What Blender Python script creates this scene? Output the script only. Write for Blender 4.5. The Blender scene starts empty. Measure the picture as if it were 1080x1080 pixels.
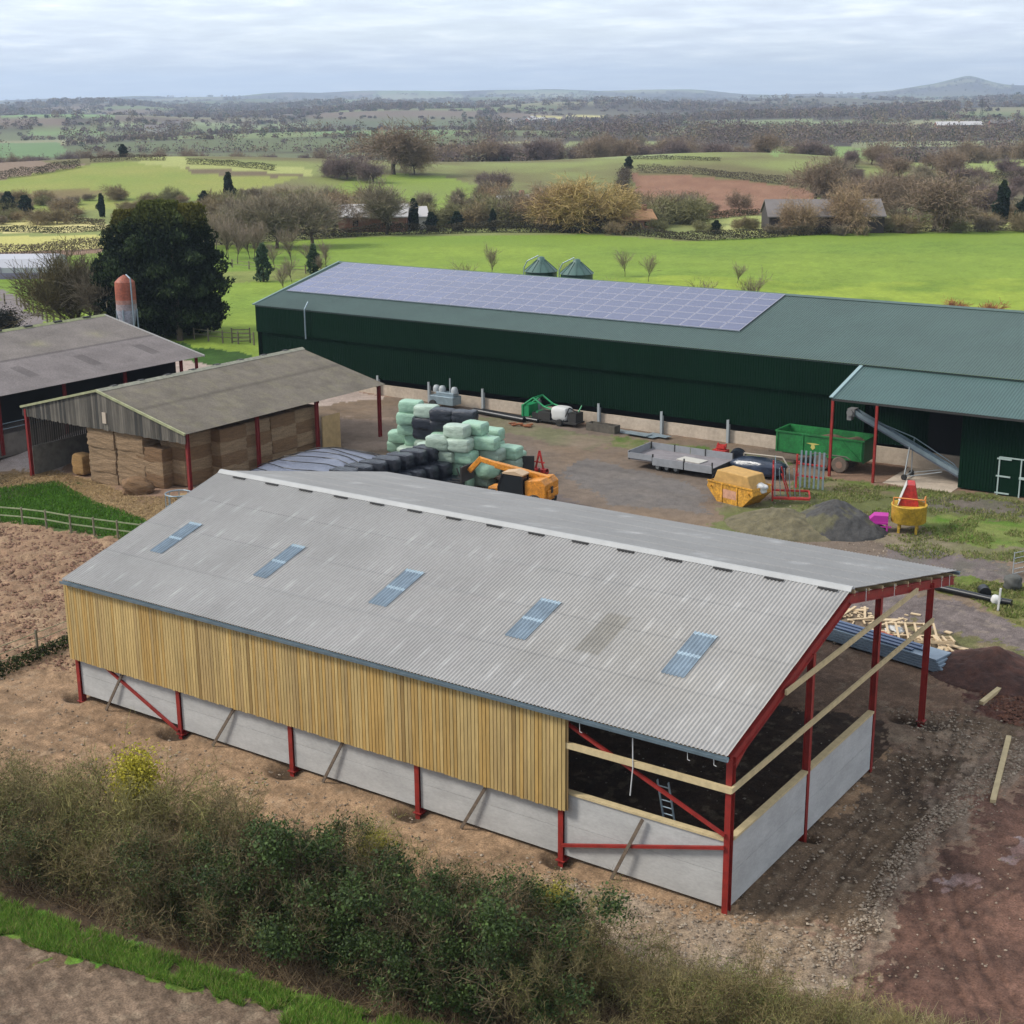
import bpy, math, random
import numpy as np
from mathutils import Vector, Matrix

# ------------------------------------------------------------------ camera, sky, sun, exposure
scene = bpy.context.scene
COL = scene.collection
cam_data = bpy.data.cameras.new('camera'); cam = bpy.data.objects.new('camera', cam_data); COL.objects.link(cam)
pitch, yaw, roll = 0.276936, 2.177051, -0.008409
fw = Vector((math.cos(yaw)*math.cos(pitch), math.sin(yaw)*math.cos(pitch), -math.sin(pitch)))
rt = Vector((math.sin(yaw), -math.cos(yaw), 0)); up = rt.cross(fw)
rt2 = rt*math.cos(roll)+up*math.sin(roll); up2 = -rt*math.sin(roll)+up*math.cos(roll)
cam.matrix_world = Matrix(((rt2.x, up2.x, -fw.x, 17.745), (rt2.y, up2.y, -fw.y, -37.199), (rt2.z, up2.z, -fw.z, 24.677), (0, 0, 0, 1)))
cam_data.sensor_width = 36; cam_data.lens = 36*1540.87/1080
cam_data.clip_start = 0.5; cam_data.clip_end = 60000
scene.camera = cam

SUN_DIR = Vector((-0.80, -0.60, 0)).normalized(); SUN_EL = math.radians(42)
world = bpy.data.worlds.new('World'); scene.world = world; world.use_nodes = True
nt = world.node_tree; nt.nodes.clear()
wo = nt.nodes.new('ShaderNodeOutputWorld'); mixs = nt.nodes.new('ShaderNodeMixShader')
sky = nt.nodes.new('ShaderNodeTexSky'); sky.sky_type = 'NISHITA'; sky.sun_disc = False
sky.sun_elevation = SUN_EL; sky.sun_rotation = math.atan2(SUN_DIR.x, SUN_DIR.y)
bgs = nt.nodes.new('ShaderNodeBackground'); bgs.inputs[1].default_value = 0.13
bgc = nt.nodes.new('ShaderNodeBackground'); bgc.inputs[1].default_value = 0.80
nt.links.new(sky.outputs[0], bgs.inputs[0])
tc = nt.nodes.new('ShaderNodeTexCoord'); sep = nt.nodes.new('ShaderNodeSeparateXYZ'); nt.links.new(tc.outputs['Generated'], sep.inputs[0])
def wmath(op, a, b=None, clamp=False):
    n = nt.nodes.new('ShaderNodeMath'); n.operation = op; n.use_clamp = clamp
    for i, q in enumerate((a, b)):
        if q is None: continue
        if isinstance(q, (int, float)): n.inputs[i].default_value = q
        else: nt.links.new(q, n.inputs[i])
    return n.outputs[0]
zz = wmath('ADD', wmath('MAXIMUM', sep.outputs[2], 0.0), 0.07)
cx = wmath('DIVIDE', sep.outputs[0], zz); cy = wmath('DIVIDE', sep.outputs[1], zz)
cmb = nt.nodes.new('ShaderNodeCombineXYZ'); nt.links.new(cx, cmb.inputs[0]); nt.links.new(cy, cmb.inputs[1])
def wnoise(scale, detail, rough, seedz, dist=0.0):
    n = nt.nodes.new('ShaderNodeTexNoise'); n.inputs['Scale'].default_value = scale; n.inputs['Detail'].default_value = detail
    n.inputs['Roughness'].default_value = rough; n.inputs['Distortion'].default_value = dist
    m = nt.nodes.new('ShaderNodeMapping'); m.inputs['Location'].default_value = (seedz, seedz*1.7, 0)
    nt.links.new(cmb.outputs[0], m.inputs[0]); nt.links.new(m.outputs[0], n.inputs[0]); return n.outputs[0]
def wramp(src, stops):
    r = nt.nodes.new('ShaderNodeValToRGB'); nt.links.new(src, r.inputs[0]); e = r.color_ramp.elements
    e[0].position, e[0].color = stops[0][0], (*stops[0][1], 1); e[1].position, e[1].color = stops[-1][0], (*stops[-1][1], 1)
    for p, c in stops[1:-1]:
        q = e.new(p); q.color = (*c, 1)
    return r.outputs[0]
ccol = wramp(wnoise(1.9, 9, 0.62, 3.1, 0.2), [(0.33, (0.56, 0.60, 0.69)), (0.46, (0.64, 0.69, 0.77)), (0.57, (0.76, 0.81, 0.87)), (0.70, (0.96, 0.97, 0.97))])
nt.links.new(ccol, bgc.inputs[0])
cover = wramp(wnoise(0.25, 5, 0.55, 11.0, 0.2), [(0.34, (0.72, 0.72, 0.72)), (0.60, (0.97, 0.97, 0.97))])
nt.links.new(cover, mixs.inputs[0]); nt.links.new(bgs.outputs[0], mixs.inputs[1]); nt.links.new(bgc.outputs[0], mixs.inputs[2])
nt.links.new(mixs.outputs[0], wo.inputs[0])

sun_data = bpy.data.lights.new('sun', 'SUN'); sun_data.energy = 2.1; sun_data.angle = math.radians(14); sun_data.color = (1.0, 0.95, 0.87)
sun = bpy.data.objects.new('sun', sun_data); COL.objects.link(sun)
tosun = Vector((SUN_DIR.x*math.cos(SUN_EL), SUN_DIR.y*math.cos(SUN_EL), math.sin(SUN_EL)))
sun.rotation_euler = tosun.to_track_quat('Z', 'Y').to_euler()
scene.view_settings.view_transform = 'Standard'; scene.view_settings.look = 'None'
scene.view_settings.exposure = 0.92; scene.view_settings.gamma = 1; scene.view_settings.use_curve_mapping = False
scene.cycles.volume_bounces = 0

# ------------------------------------------------------------------ helpers
KA = 1.55
def lin(c): return tuple((v/255/12.92 if v/255 <= 0.04045 else ((v/255+0.055)/1.055)**2.4) for v in c)
def S(r, g, b): return tuple(v/KA for v in lin((r, g, b)))     # picture colour of an open, level surface -> base colour

def mat(name, color, rough=0.8, nscale=0.0, namt=0.25, nscale2=0.0, namt2=0.2, bump=0.0, bscale=None, attr=None, metallic=0.0, spec=0.5,
        stretch=(1, 1, 1), color2=None, coord='Object', transl=0.0, spread=(0.35, 0.65)):
    m = bpy.data.materials.new(name); m.use_nodes = True; t = m.node_tree; b = t.nodes['Principled BSDF']
    b.inputs['Roughness'].default_value = rough; b.inputs['Metallic'].default_value = metallic; b.inputs['Specular IOR Level'].default_value = spec
    L = t.links.new
    if attr:
        a = t.nodes.new('ShaderNodeAttribute'); a.attribute_name = attr; col = a.outputs['Color']
    else:
        a = t.nodes.new('ShaderNodeRGB'); a.outputs[0].default_value = (*color, 1); col = a.outputs[0]
    tcn = t.nodes.new('ShaderNodeTexCoord'); mp = t.nodes.new('ShaderNodeMapping'); mp.inputs['Scale'].default_value = stretch
    L(tcn.outputs[coord], mp.inputs[0])
    def noise(sc, det=6, ro=0.6):
        n = t.nodes.new('ShaderNodeTexNoise'); n.inputs['Scale'].default_value = sc; n.inputs['Detail'].default_value = det
        n.inputs['Roughness'].default_value = ro; L(mp.outputs[0], n.inputs[0]); return n.outputs[0]
    def rng(src, lo, hi):
        r = t.nodes.new('ShaderNodeMapRange'); r.inputs[1].default_value, r.inputs[2].default_value = spread; r.inputs[3].default_value = lo; r.inputs[4].default_value = hi
        L(src, r.inputs[0]); return r.outputs[0]
    def mul(c, f):
        x = t.nodes.new('ShaderNodeMix'); x.data_type = 'RGBA'; x.blend_type = 'MULTIPLY'; x.inputs[0].default_value = 1
        L(c, x.inputs[6]); L(f, x.inputs[7]); return x.outputs[2]
    n1 = None
    if nscale:
        n1 = noise(nscale)
        if color2:
            x = t.nodes.new('ShaderNodeMix'); x.data_type = 'RGBA'; L(rng(n1, 0, 1), x.inputs[0]); L(col, x.inputs[6]); x.inputs[7].default_value = (*color2, 1); col = x.outputs[2]
        else: col = mul(col, rng(n1, 1-namt, 1+namt))
    if nscale2: col = mul(col, rng(noise(nscale2, 4), 1-namt2, 1+namt2))
    L(col, b.inputs['Base Color'])
    if bump:
        bn = t.nodes.new('ShaderNodeBump'); bn.inputs['Strength'].default_value = 1.0; bn.inputs['Distance'].default_value = bump
        L(noise(bscale or nscale or 5, 5, 0.65), bn.inputs['Height']); L(bn.outputs[0], b.inputs['Normal'])
    if transl:
        tr = t.nodes.new('ShaderNodeBsdfTranslucent'); L(col, tr.inputs[0]); ms = t.nodes.new('ShaderNodeMixShader'); ms.inputs[0].default_value = transl
        o = t.nodes['Material Output']; L(b.outputs[0], ms.inputs[1]); L(tr.outputs[0], ms.inputs[2]); L(ms.outputs[0], o.inputs[0])
    return m

def tag(o, label=None, cat=None, group=None, kind=None):
    if label:
        if len(label.replace('-', ' ').split()) > 16: print('LONG', len(label.split()), label)
        o['label'] = label
    if cat: o['category'] = cat
    if group: o['group'] = group
    if kind: o['kind'] = kind
    return o
def empty(name, loc=(0, 0, 0), rz=0.0, label=None, cat=None, group=None):
    o = bpy.data.objects.new(name, None); o.empty_display_size = 0.3; COL.objects.link(o); o.location = loc; o.rotation_euler = (0, 0, rz)
    return tag(o, label, cat, group)
def link(name, me, m=None, parent=None):
    o = bpy.data.objects.new(name, me); COL.objects.link(o)
    if m is not None and len(me.materials) == 0:
        me.materials.append(m)
    if parent is not None: o.parent = parent
    return o
def copy_tree(o, parent=None):
    c = o.copy(); COL.objects.link(c)
    if parent is not None: c.parent = parent
    for ch in list(o.children): copy_tree(ch, c)
    return c

class MB:
    def __init__(s): s.v = []; s.f = []; s.sm = []; s.c = []; s.cur = (1, 1, 1)
    def add(s, vs, fs, smooth=False):
        n = len(s.v); s.v += [tuple(p) for p in vs]
        for f in fs: s.f.append(tuple(i+n for i in f)); s.sm.append(smooth); s.c.append(s.cur)
        return s
    def box(s, c, size, rz=0.0, taper=1.0):
        hx, hy, hz = size[0]/2, size[1]/2, size[2]/2; co, si = math.cos(rz), math.sin(rz); vs = []
        for sx, sy, sz in ((-1,-1,-1),(1,-1,-1),(1,1,-1),(-1,1,-1),(-1,-1,1),(1,-1,1),(1,1,1),(-1,1,1)):
            k = taper if sz > 0 else 1
            x, y = sx*hx*k, sy*hy*k; vs.append((c[0]+x*co-y*si, c[1]+x*si+y*co, c[2]+sz*hz))
        return s.add(vs, ((0,3,2,1),(4,5,6,7),(0,1,5,4),(1,2,6,5),(2,3,7,6),(3,0,4,7)))
    def bb(s, x0, x1, y0, y1, z0, z1): return s.box(((x0+x1)/2, (y0+y1)/2, (z0+z1)/2), (abs(x1-x0), abs(y1-y0), abs(z1-z0)))
    def frame(s, p0, p1, upv=(0, 0, 1)):
        a, b = Vector(p0), Vector(p1); d = (b-a).normalized(); u = Vector(upv)
        if abs(d.dot(u)) > 0.99: u = Vector((0, 1, 0))
        r = d.cross(u).normalized(); u = r.cross(d).normalized(); return a, b, r, u
    def beam(s, p0, p1, w, h, upv=(0, 0, 1)):
        a, b, r, u = s.frame(p0, p1, upv); vs = [q+r*sx*w/2+u*sy*h/2 for q in (a, b) for sx, sy in ((-1,-1),(1,-1),(1,1),(-1,1))]
        return s.add(vs, ((0,3,2,1),(4,5,6,7),(0,1,5,4),(1,2,6,5),(2,3,7,6),(3,0,4,7)))
    def ibeam(s, p0, p1, w, h, t=0.02, upv=(0, 0, 1)):        # h along up, flanges at +-h/2
        a, b, r, u = s.frame(p0, p1, upv)
        for o in (1, -1): s.beam(a+u*o*(h/2-t/2), b+u*o*(h/2-t/2), w, t, u)
        return s.beam(a, b, t, h-2*t, u)
    def tube(s, p0, p1, r0, r1=None, n=10, caps=True):
        r1 = r0 if r1 is None else r1; a, b, r, u = s.frame(p0, p1); ring = []
        for q, rad in ((a, r0), (b, r1)):
            ring.append([q+(r*math.cos(2*math.pi*k/n)+u*math.sin(2*math.pi*k/n))*rad for k in range(n)])
        s.add(ring[0]+ring[1], [(k, (k+1) % n, (k+1) % n+n, k+n) for k in range(n)], True)
        if caps: s.add(ring[0], [tuple(reversed(range(n)))]); s.add(ring[1], [tuple(range(n))])
        return s
    def path(s, pts, r, n=8):
        for i in range(len(pts)-1): s.tube(pts[i], pts[i+1], r, r, n)
        return s
    def lathe(s, prof, c=(0, 0, 0), n=24, smooth=True):
        vs = [(c[0]+r*math.cos(2*math.pi*k/n), c[1]+r*math.sin(2*math.pi*k/n), c[2]+z) for r, z in prof for k in range(n)]
        fs = [(i*n+k, i*n+(k+1) % n, (i+1)*n+(k+1) % n, (i+1)*n+k) for i in range(len(prof)-1) for k in range(n)]
        s.add(vs, fs, smooth)
        if prof[0][0] > 0.01: s.add([vs[k] for k in range(n)], [tuple(reversed(range(n)))])
        if prof[-1][0] > 0.01: s.add([vs[(len(prof)-1)*n+k] for k in range(n)], [tuple(range(n))])
        return s
    def prism(s, pts, p0, p1, axis='y'):                   # closed 2d outline swept along an axis from p0 to p1
        n = len(pts)
        def P(a, b, t): return {'y': (a, t, b), 'x': (t, a, b), 'z': (a, b, t)}[axis]
        vs = [P(a, b, p0) for a, b in pts]+[P(a, b, p1) for a, b in pts]
        return s.add(vs, [tuple(range(n)), tuple(reversed(range(n, 2*n)))]+[(k, k+n, (k+1) % n+n, (k+1) % n) for k in range(n)])
    def wheel(s, c, r, w, axis='y', n=20):
        d = {'y': Vector((0, w/2, 0)), 'x': Vector((w/2, 0, 0))}[axis]; c = Vector(c)
        s.tube(c-d, c-d*.75, r*.9, r, n); s.tube(c-d*.75, c+d*.75, r, r, n, False); s.tube(c+d*.75, c+d, r, r*.9, n); return s
    def mesh(s, name, bevel=0):
        me = bpy.data.meshes.new(name); me.from_pydata([tuple(p) for p in s.v], [], s.f); me.polygons.foreach_set('use_smooth', s.sm)
        at = me.color_attributes.new('Col', 'FLOAT_COLOR', 'CORNER')
        cols = np.repeat(np.array([(*c[:3], 1.0) for c in s.c], np.float32), np.array([len(f) for f in s.f]), axis=0)
        at.data.foreach_set('color', cols.ravel())
        me.update(); return me
    def build(s, name, m, parent=None, bevel=0.0, normals=True):
        me = s.mesh(name); me.materials.append(m); o = link(name, me, None, parent)
        import bmesh
        bm = bmesh.new(); bm.from_mesh(me); bmesh.ops.recalc_face_normals(bm, faces=bm.faces); bm.to_mesh(me); bm.free()
        if bevel:
            bv = o.modifiers.new('bevel', 'BEVEL'); bv.width = bevel; bv.segments = 2; bv.limit_method = 'ANGLE'; bv.angle_limit = math.radians(40)
        return o

def grid_mesh(name, V, nu, nv, m, colors=None, smooth=True, wrap=False):
    """V: (nv*nu, 3) array of points in rows"""
    me = bpy.data.meshes.new(name); me.vertices.add(len(V)); me.vertices.foreach_set('co', np.asarray(V, np.float32).ravel())
    i = np.arange(nv-1)[:, None]*nu; j = np.arange(nu-1)[None]
    q = np.stack([i+j, i+j+1, i+j+1+nu, i+j+nu], -1).reshape(-1, 4)
    fill_quads(me, q, smooth)
    if colors is not None:
        at = me.color_attributes.new('Col', 'FLOAT_COLOR', 'POINT')
        at.data.foreach_set('color', np.hstack([colors, np.ones((len(colors), 1))]).astype(np.float32).ravel())
    me.materials.append(m); me.update(); return me
def fill_quads(me, q, smooth=False):
    n = len(q); me.loops.add(n*q.shape[1]); me.loops.foreach_set('vertex_index', q.astype(np.int32).ravel())
    me.polygons.add(n); me.polygons.foreach_set('loop_start', np.arange(0, n*q.shape[1], q.shape[1], dtype=np.int32))
    me.polygons.foreach_set('use_smooth', np.full(n, smooth)); me.update(calc_edges=True)
def quads_mesh(name, P, m, colors=None, k=4):
    """P: (n, k, 3) loose faces; colors (n, 3)"""
    n = len(P); me = bpy.data.meshes.new(name); me.vertices.add(n*k); me.vertices.foreach_set('co', P.astype(np.float32).ravel())
    fill_quads(me, np.arange(n*k).reshape(n, k))
    if colors is not None:
        at = me.color_attributes.new('Col', 'FLOAT_COLOR', 'POINT')
        c = np.repeat(np.hstack([colors, np.ones((n, 1))]), k, axis=0); at.data.foreach_set('color', c.astype(np.float32).ravel())
    if m is not None: me.materials.append(m)
    return me
def leaves(P, size, rng, flat=0.0):
    """random little faces at points P"""
    n = len(P); a = rng.normal(size=(n, 3)); a[:, 2] *= (1-flat); a /= np.linalg.norm(a, axis=1)[:, None]
    b = rng.normal(size=(n, 3)); b[:, 2] *= (1-flat); b -= a*(a*b).sum(1)[:, None]; b /= np.linalg.norm(b, axis=1)[:, None]
    sz = (size*rng.uniform(0.6, 1.35, n))[:, None]; a *= sz*0.5; b *= sz*0.5*rng.uniform(0.5, 0.9, n)[:, None]
    return np.stack([P-a-b*.3, P+b, P+a-b*.3, P-b], 1)
def ribbons(p0, p1, w0, w1, rng):
    d = p1-p0; a = rng.normal(size=p0.shape); c = np.cross(d, a); c /= np.linalg.norm(c, axis=1)[:, None]+1e-9
    return np.stack([p0-c*w0[:, None]/2, p0+c*w0[:, None]/2, p1+c*w1[:, None]/2, p1-c*w1[:, None]/2], 1)
def hash2(i, j, seed):
    h = np.sin(i*127.1+j*311.7+seed*74.7)*43758.5453; return h-np.floor(h)
def vnoise(x, y, seed=0):
    xi, yi = np.floor(x), np.floor(y); fx, fy = x-xi, y-yi; fx = fx*fx*(3-2*fx); fy = fy*fy*(3-2*fy)
    a, b, c, d = hash2(xi, yi, seed), hash2(xi+1, yi, seed), hash2(xi, yi+1, seed), hash2(xi+1, yi+1, seed)
    return (a*(1-fx)+b*fx)*(1-fy)+(c*(1-fx)+d*fx)*fy
def fbm(x, y, sc, oct=4, seed=0):
    t = 0; a = 1; n = 0
    for o in range(oct): t = t+a*vnoise(x/sc+17*o, y/sc-9*o, seed+o); n += a; a *= .55; sc /= 2.03
    return t/n
def inpoly(x, y, poly):
    r = np.zeros(x.shape, bool); n = len(poly)
    for k in range(n):
        x0, y0 = poly[k]; x1, y1 = poly[(k+1) % n]
        if y0 == y1: continue
        c = ((y0 > y) != (y1 > y)) & (x < (x1-x0)*(y-y0)/(y1-y0)+x0); r ^= c
    return r
def H(x, y): return float(terrain(x, y))
ORD = ['first','second','third','fourth','fifth','sixth','seventh','eighth','ninth','tenth','eleventh','twelfth','thirteenth','fourteenth','fifteenth','sixteenth','seventeenth','eighteenth','nineteenth','twentieth']
TENS = ['', '', 'twenty', 'thirty', 'forty', 'fifty', 'sixty', 'seventy', 'eighty', 'ninety']
def ordn(n):
    if n >= 100: return 'one hundred and '+ordn(n-100) if n > 100 else 'hundredth'
    if n <= 20: return ORD[n-1]
    t, u = divmod(n, 10)
    return TENS[t]+'-'+ORD[u-1] if u else TENS[t][:-1]+'ieth'

# terrain height, shared by ground, trees and far buildings. s = metres to the right, d = metres ahead of the viewpoint
def sm(t):
    t = np.clip(t, 0, 1); return t*t*(3-2*t)
def sd(x, y):
    dx, dy = x-17.745, y+37.199
    return dx*0.8219+dy*0.5696, dx*-0.5696+dy*0.8219
def terrain(x, y):
    x = np.asarray(x, float); y = np.asarray(y, float)
    s, d = sd(x, y)
    z = -1.0*sm((-51.5-x)/15)*sm((36-y)/9)*sm((y-3)/12)
    z += 1.0*sm((-58-x)/20)*sm((y-47)/10)*sm((d-110)/40)*(1-sm((d-190)/70))
    z += 8.0*np.exp(-((s+105)/115)**2-((d-450)/85)**2)
    z += 6.5*np.exp(-((s-75)/65)**2-((d-470)/80)**2)
    z += -5.0*sm((d-520)/150)
    far = sm((d-700)/900)
    z += far*(8*np.sin(s/310.0+1.3)*np.sin(d/420.0+.6)+5*np.sin(s/190.0-d/270.0)+3*np.sin(s/115.0+d/190.0+2))
    r = np.hypot(s, d)
    b = s/np.maximum(d, 1)
    ridge = np.exp(-((r-4200)/700)**2)*(10+9*np.sin(b*16+1)+6*np.sin(b*41))
    ridge += np.exp(-((r-6600)/900)**2)*(10+10*np.sin(b*9+2.2)+7*np.sin(b*27+1))
    u = 540+1541*b
    prof = 36+42*np.exp(-((u-480)/200)**2)+8*np.sin(b*23)+4*np.sin(b*71)+22*np.exp(-((u-1150)/140)**2)+50*np.exp(-(np.abs((u-1006)/26))**1.6)+34*np.exp(-((u-975)/60)**2)
    ridge += np.exp(-((r-9800)/1200)**2)*prof
    return z+ridge

# ------------------------------------------------------------------ ground: one sheet, finer near the yard, out to the horizon
CX, CY = 17.745, -37.199
base_az = yaw
az = np.concatenate([np.radians(np.arange(-75, -22, 1.2)), np.radians(np.arange(-22, 22.001, 0.05)), np.radians(np.arange(23.2, 76, 1.2))])
dep = np.concatenate([np.radians(np.array([86, 80, 74, 68, 62, 57, 52, 48, 45, 42, 40])), np.arange(math.radians(39), 0.0102, -0.0008), np.array([.0098,.0094,.009,.0086,.0082,.0078,.0074,.007,.0066,.0062,.0058,.0054,.005,.0046,.0042,.0038,.0034,.0031,.0028,.00255,.0023,.0021,.0019,.00175,.0016,.00148])])
R_ = 24.677/np.tan(dep)
R_ = np.concatenate([R_[R_ < 3000], np.geomspace(3100, 17000, 70)])
NA, NR = len(az), len(R_)
AZ, RR = np.meshgrid(az, R_); GX = (CX+RR*np.cos(base_az-AZ)).ravel(); GY = (CY+RR*np.sin(base_az-AZ)).ravel()
GZ = terrain(GX, GY)
gs, gd = sd(GX, GY)
col = np.zeros((len(GX), 3)); col[:] = lin((150, 122, 102))
rough_amp = np.full(len(GX), 0.03)
J = fbm(GX, GY, .28, 2, 71)-.5; J2 = fbm(GX, GY, .28, 2, 72)-.5
wx = GX+(fbm(GX, GY, 3.0, 4, 5)-.5)*3.0+J*1.1; wy = GY+(fbm(GX, GY, 3.0, 4, 9)-.5)*3.0+J2*1.1      # ragged edges
fwx = GX+(fbm(GX, GY, 25, 3, 5)-.5)*6; fwy = GY+(fbm(GX, GY, 25, 3, 9)-.5)*6
N1 = fbm(GX, GY, 1.3, 5, 21); N2 = fbm(GX, GY, 6.0, 4, 33); N3 = fbm(GX, GY, 30.0, 4, 41)
def paint(poly, c, c2=None, n=None, amp=None, far=False, raw=False, lo=.35, hi=.65):
    X, Y = (GX, GY) if raw else ((fwx, fwy) if far else (wx, wy))
    p = np.array(poly); bb = (X > p[:, 0].min()) & (X < p[:, 0].max()) & (Y > p[:, 1].min()) & (Y < p[:, 1].max())
    idx = np.nonzero(bb)[0]; idx = idx[inpoly(X[idx], Y[idx], poly)]
    a = np.array(lin(c)); v = np.tile(a, (len(idx), 1))
    if c2 is not None:
        nn = (N2 if n is None else n)[idx]; t = np.clip((nn-lo)/(hi-lo), 0, 1)[:, None]; v = v*(1-t)+np.array(lin(c2))*t
    col[idx] = v
    if amp is not None: rough_amp[idx] = amp
    return idx
# --- beyond the yard: pasture, then a patchwork of fields
far0 = gd > 255
col[far0] = lin((128, 130, 82)); 
t = np.clip((N3[far0]-.35)/.3, 0, 1)[:, None]; col[far0] = np.array(lin((122, 116, 78)))*(1-t)+np.array(lin((140, 148, 88)))*t
rs = np.random.RandomState(5)
far1 = np.nonzero(gd > 560)[0]
cell = np.where(gd[far1] < 3500, 300.0, 620.0)
ca, sa = math.cos(.35), math.sin(.35)
U = (GX[far1]*ca+GY[far1]*sa); Vv = (-GX[far1]*sa+GY[far1]*ca)*1.0
U = U+60*np.sin(Vv/170); Vv = Vv+40*np.sin(U/210)
ci, cj = np.floor(U/cell), np.floor(Vv/(cell*.8)); hcell = hash2(ci, cj, 3); fu = U/cell-ci; fv = Vv/(cell*.8)-cj
pal = np.array([lin(c) for c in [(122, 132, 90), (116, 122, 88), (140, 136, 106), (118, 106, 92), (150, 148, 114), (108, 116, 82), (128, 112, 98), (110, 104, 88), (130, 142, 96), (98, 92, 82)]])
col[far1] = pal[(hcell*9.99).astype(int)]
edge = np.minimum(np.minimum(fu, 1-fu)*cell, np.minimum(fv, 1-fv)*cell*.8)
k = np.clip(1-(edge-8)/8, 0, 1)[:, None]*.75; col[far1] = col[far1]*(1-k)+np.array(lin((84, 78, 68)))*k
# wooded areas painted as woodland floor
wood = fbm(GX[far1], GY[far1], 420, 3, 77) > .57
col[far1[wood]] = lin((86, 78, 70))
CLEAR = [[(-1062.78, 693.28),(-932.06, 720.31),(-706.06, 547.71),(-644.79, 490.29),(-693.77, 442.77)], [(-502.41, 780.70),(-458.26, 846.91),(-198.09, 363.93),(-220.37, 358.93),(-432.84, 661.58)], [(-350.31, 755.90),(-353.12, 826.99),(-283.15, 754.53),(-260.17, 681.60),(-173.49, 375.15)], [(-349.54, 878.74),(-242.21, 1117.39),(-195.50, 911.40),(-307.91, 775.38)],
    [(-202.81, 625.05),(-150.82, 715.21),(-94.02, 463.76),(-124.20, 389.61)], [(-1383.74, 1151.00),(-1420.68, 1553.78),(-1336.52, 1460.38),(-1318.50, 1095.25)], [(-876.21, 951.14),(-721.34, 951.75),(-652.40, 859.42),(-758.76, 821.10)], [(-1345.25, 1991.76),(-1326.17, 2197.18),(-1267.35, 2099.46),(-1286.25, 1903.92)], [(-1677.22, 1226.34),(-2549.46, 2167.38),(-1519.90, 1282.87),(-1563.68, 1141.28)], [(-946.63, 1711.03),(-604.68, 1511.68),(-576.24, 1441.34),(-855.45, 1545.87)], [(-558.63, 754.38),(-532.95, 782.45),(-508.07, 745.39),(-533.06, 719.21)], [(-1297.67, 976.50),(-1252.09, 1038.55),(-1195.75, 990.53),(-1249.85, 939.31)]]
CC = [(116, 142, 96), (146, 154, 104), (136, 158, 92), (146, 150, 112), (150, 162, 92), (146, 158, 116), (124, 148, 100), (214, 204, 136), (132, 160, 108), (140, 150, 110), (168, 164, 122), (126, 150, 96)]
for pl, cc_ in zip(CLEAR, CC): paint(pl, cc_, far=True)
# --- hills and fields in the middle distance
paint([(-333.38, 198.89),(-321.34, 232.42),(-320.85, 255.69),(-306.35, 264.10),(-268.88, 263.64),(-256.02, 264.73),(-240.10, 219.95),(-241.82, 191.75),(-261.87, 168.72),(-273.67, 157.83)], (140, 156, 76), (158, 158, 86), N3, far=True)
paint([(-307.95, 181.37),(-290.39, 195.77),(-284.18, 211.12),(-268.47, 206.64),(-265.97, 187.51),(-280.62, 162.59)], (128, 110, 78), (146, 142, 80), N3, far=True)
paint([(-623.53, 394.98),(-332.58, 242.17),(-320.31, 243.15),(-317.08, 210.42),(-318.38, 188.56)], (146, 126, 108), far=True)
paint([(-614.87, 503.74),(-306.83, 268.25),(-265.33, 275.09),(-253.19, 261.57),(-278.29, 251.45),(-308.59, 251.85)], (172, 176, 108), far=True)
paint([(-290.41, 252.60),(-256.02, 264.73),(-257.48, 251.54),(-279.21, 245.35)], (120, 106, 82), far=True)
paint([(-222.30, 214.20),(-239.52, 244.55),(-242.28, 284.25),(-227.30, 286.03),(-188.17, 262.95),(-165.56, 251.10),(-153.02, 216.83),(-161.41, 201.96),(-183.95, 193.21),(-202.49, 196.15)], (140, 160, 70), (132, 146, 76), N3, far=True)
paint([(-245.30, 225.21),(-254.92, 259.75),(-244.61, 270.92),(-228.37, 233.91),(-206.72, 200.68),(-217.15, 193.90)], (140, 150, 82), (122, 112, 84), N3, far=True)
paint([(-188.23, 318.60),(-179.56, 321.07),(-153.50, 319.83),(-134.53, 313.04),(-120.11, 283.44),(-118.63, 252.29),(-123.84, 236.35),(-137.32, 228.58)], (156, 118, 94), (144, 106, 84), N2, far=True)
paint([(-122.82, 234.39),(-117.65, 250.23),(-54.33, 289.76),(-43.89, 243.98),(-78.83, 224.12),(-99.63, 212.28),(-112.20, 213.99)], (170, 178, 104), (190, 190, 122), N3, far=True)
paint([(-131.74, 312.46),(-101.31, 321.99),(-72.04, 367.26),(-54.90, 292.26),(-109.21, 260.36)], (130, 132, 92), (118, 108, 84), N3, far=True)
paint([(-270.17, 155.43),(-238.07, 165.01),(-221.55, 163.57),(-210.99, 156.46),(-215.83, 147.15),(-238.72, 133.96)], (206, 196, 124), (214, 202, 140), N3, far=True)
paint([(-230.38, 128.28),(-211.23, 143.46),(-201.35, 155.57),(-184.69, 140.71),(-186.81, 127.86),(-203.89, 110.26)], (206, 196, 124), (196, 190, 112), N3, far=True)
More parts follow.
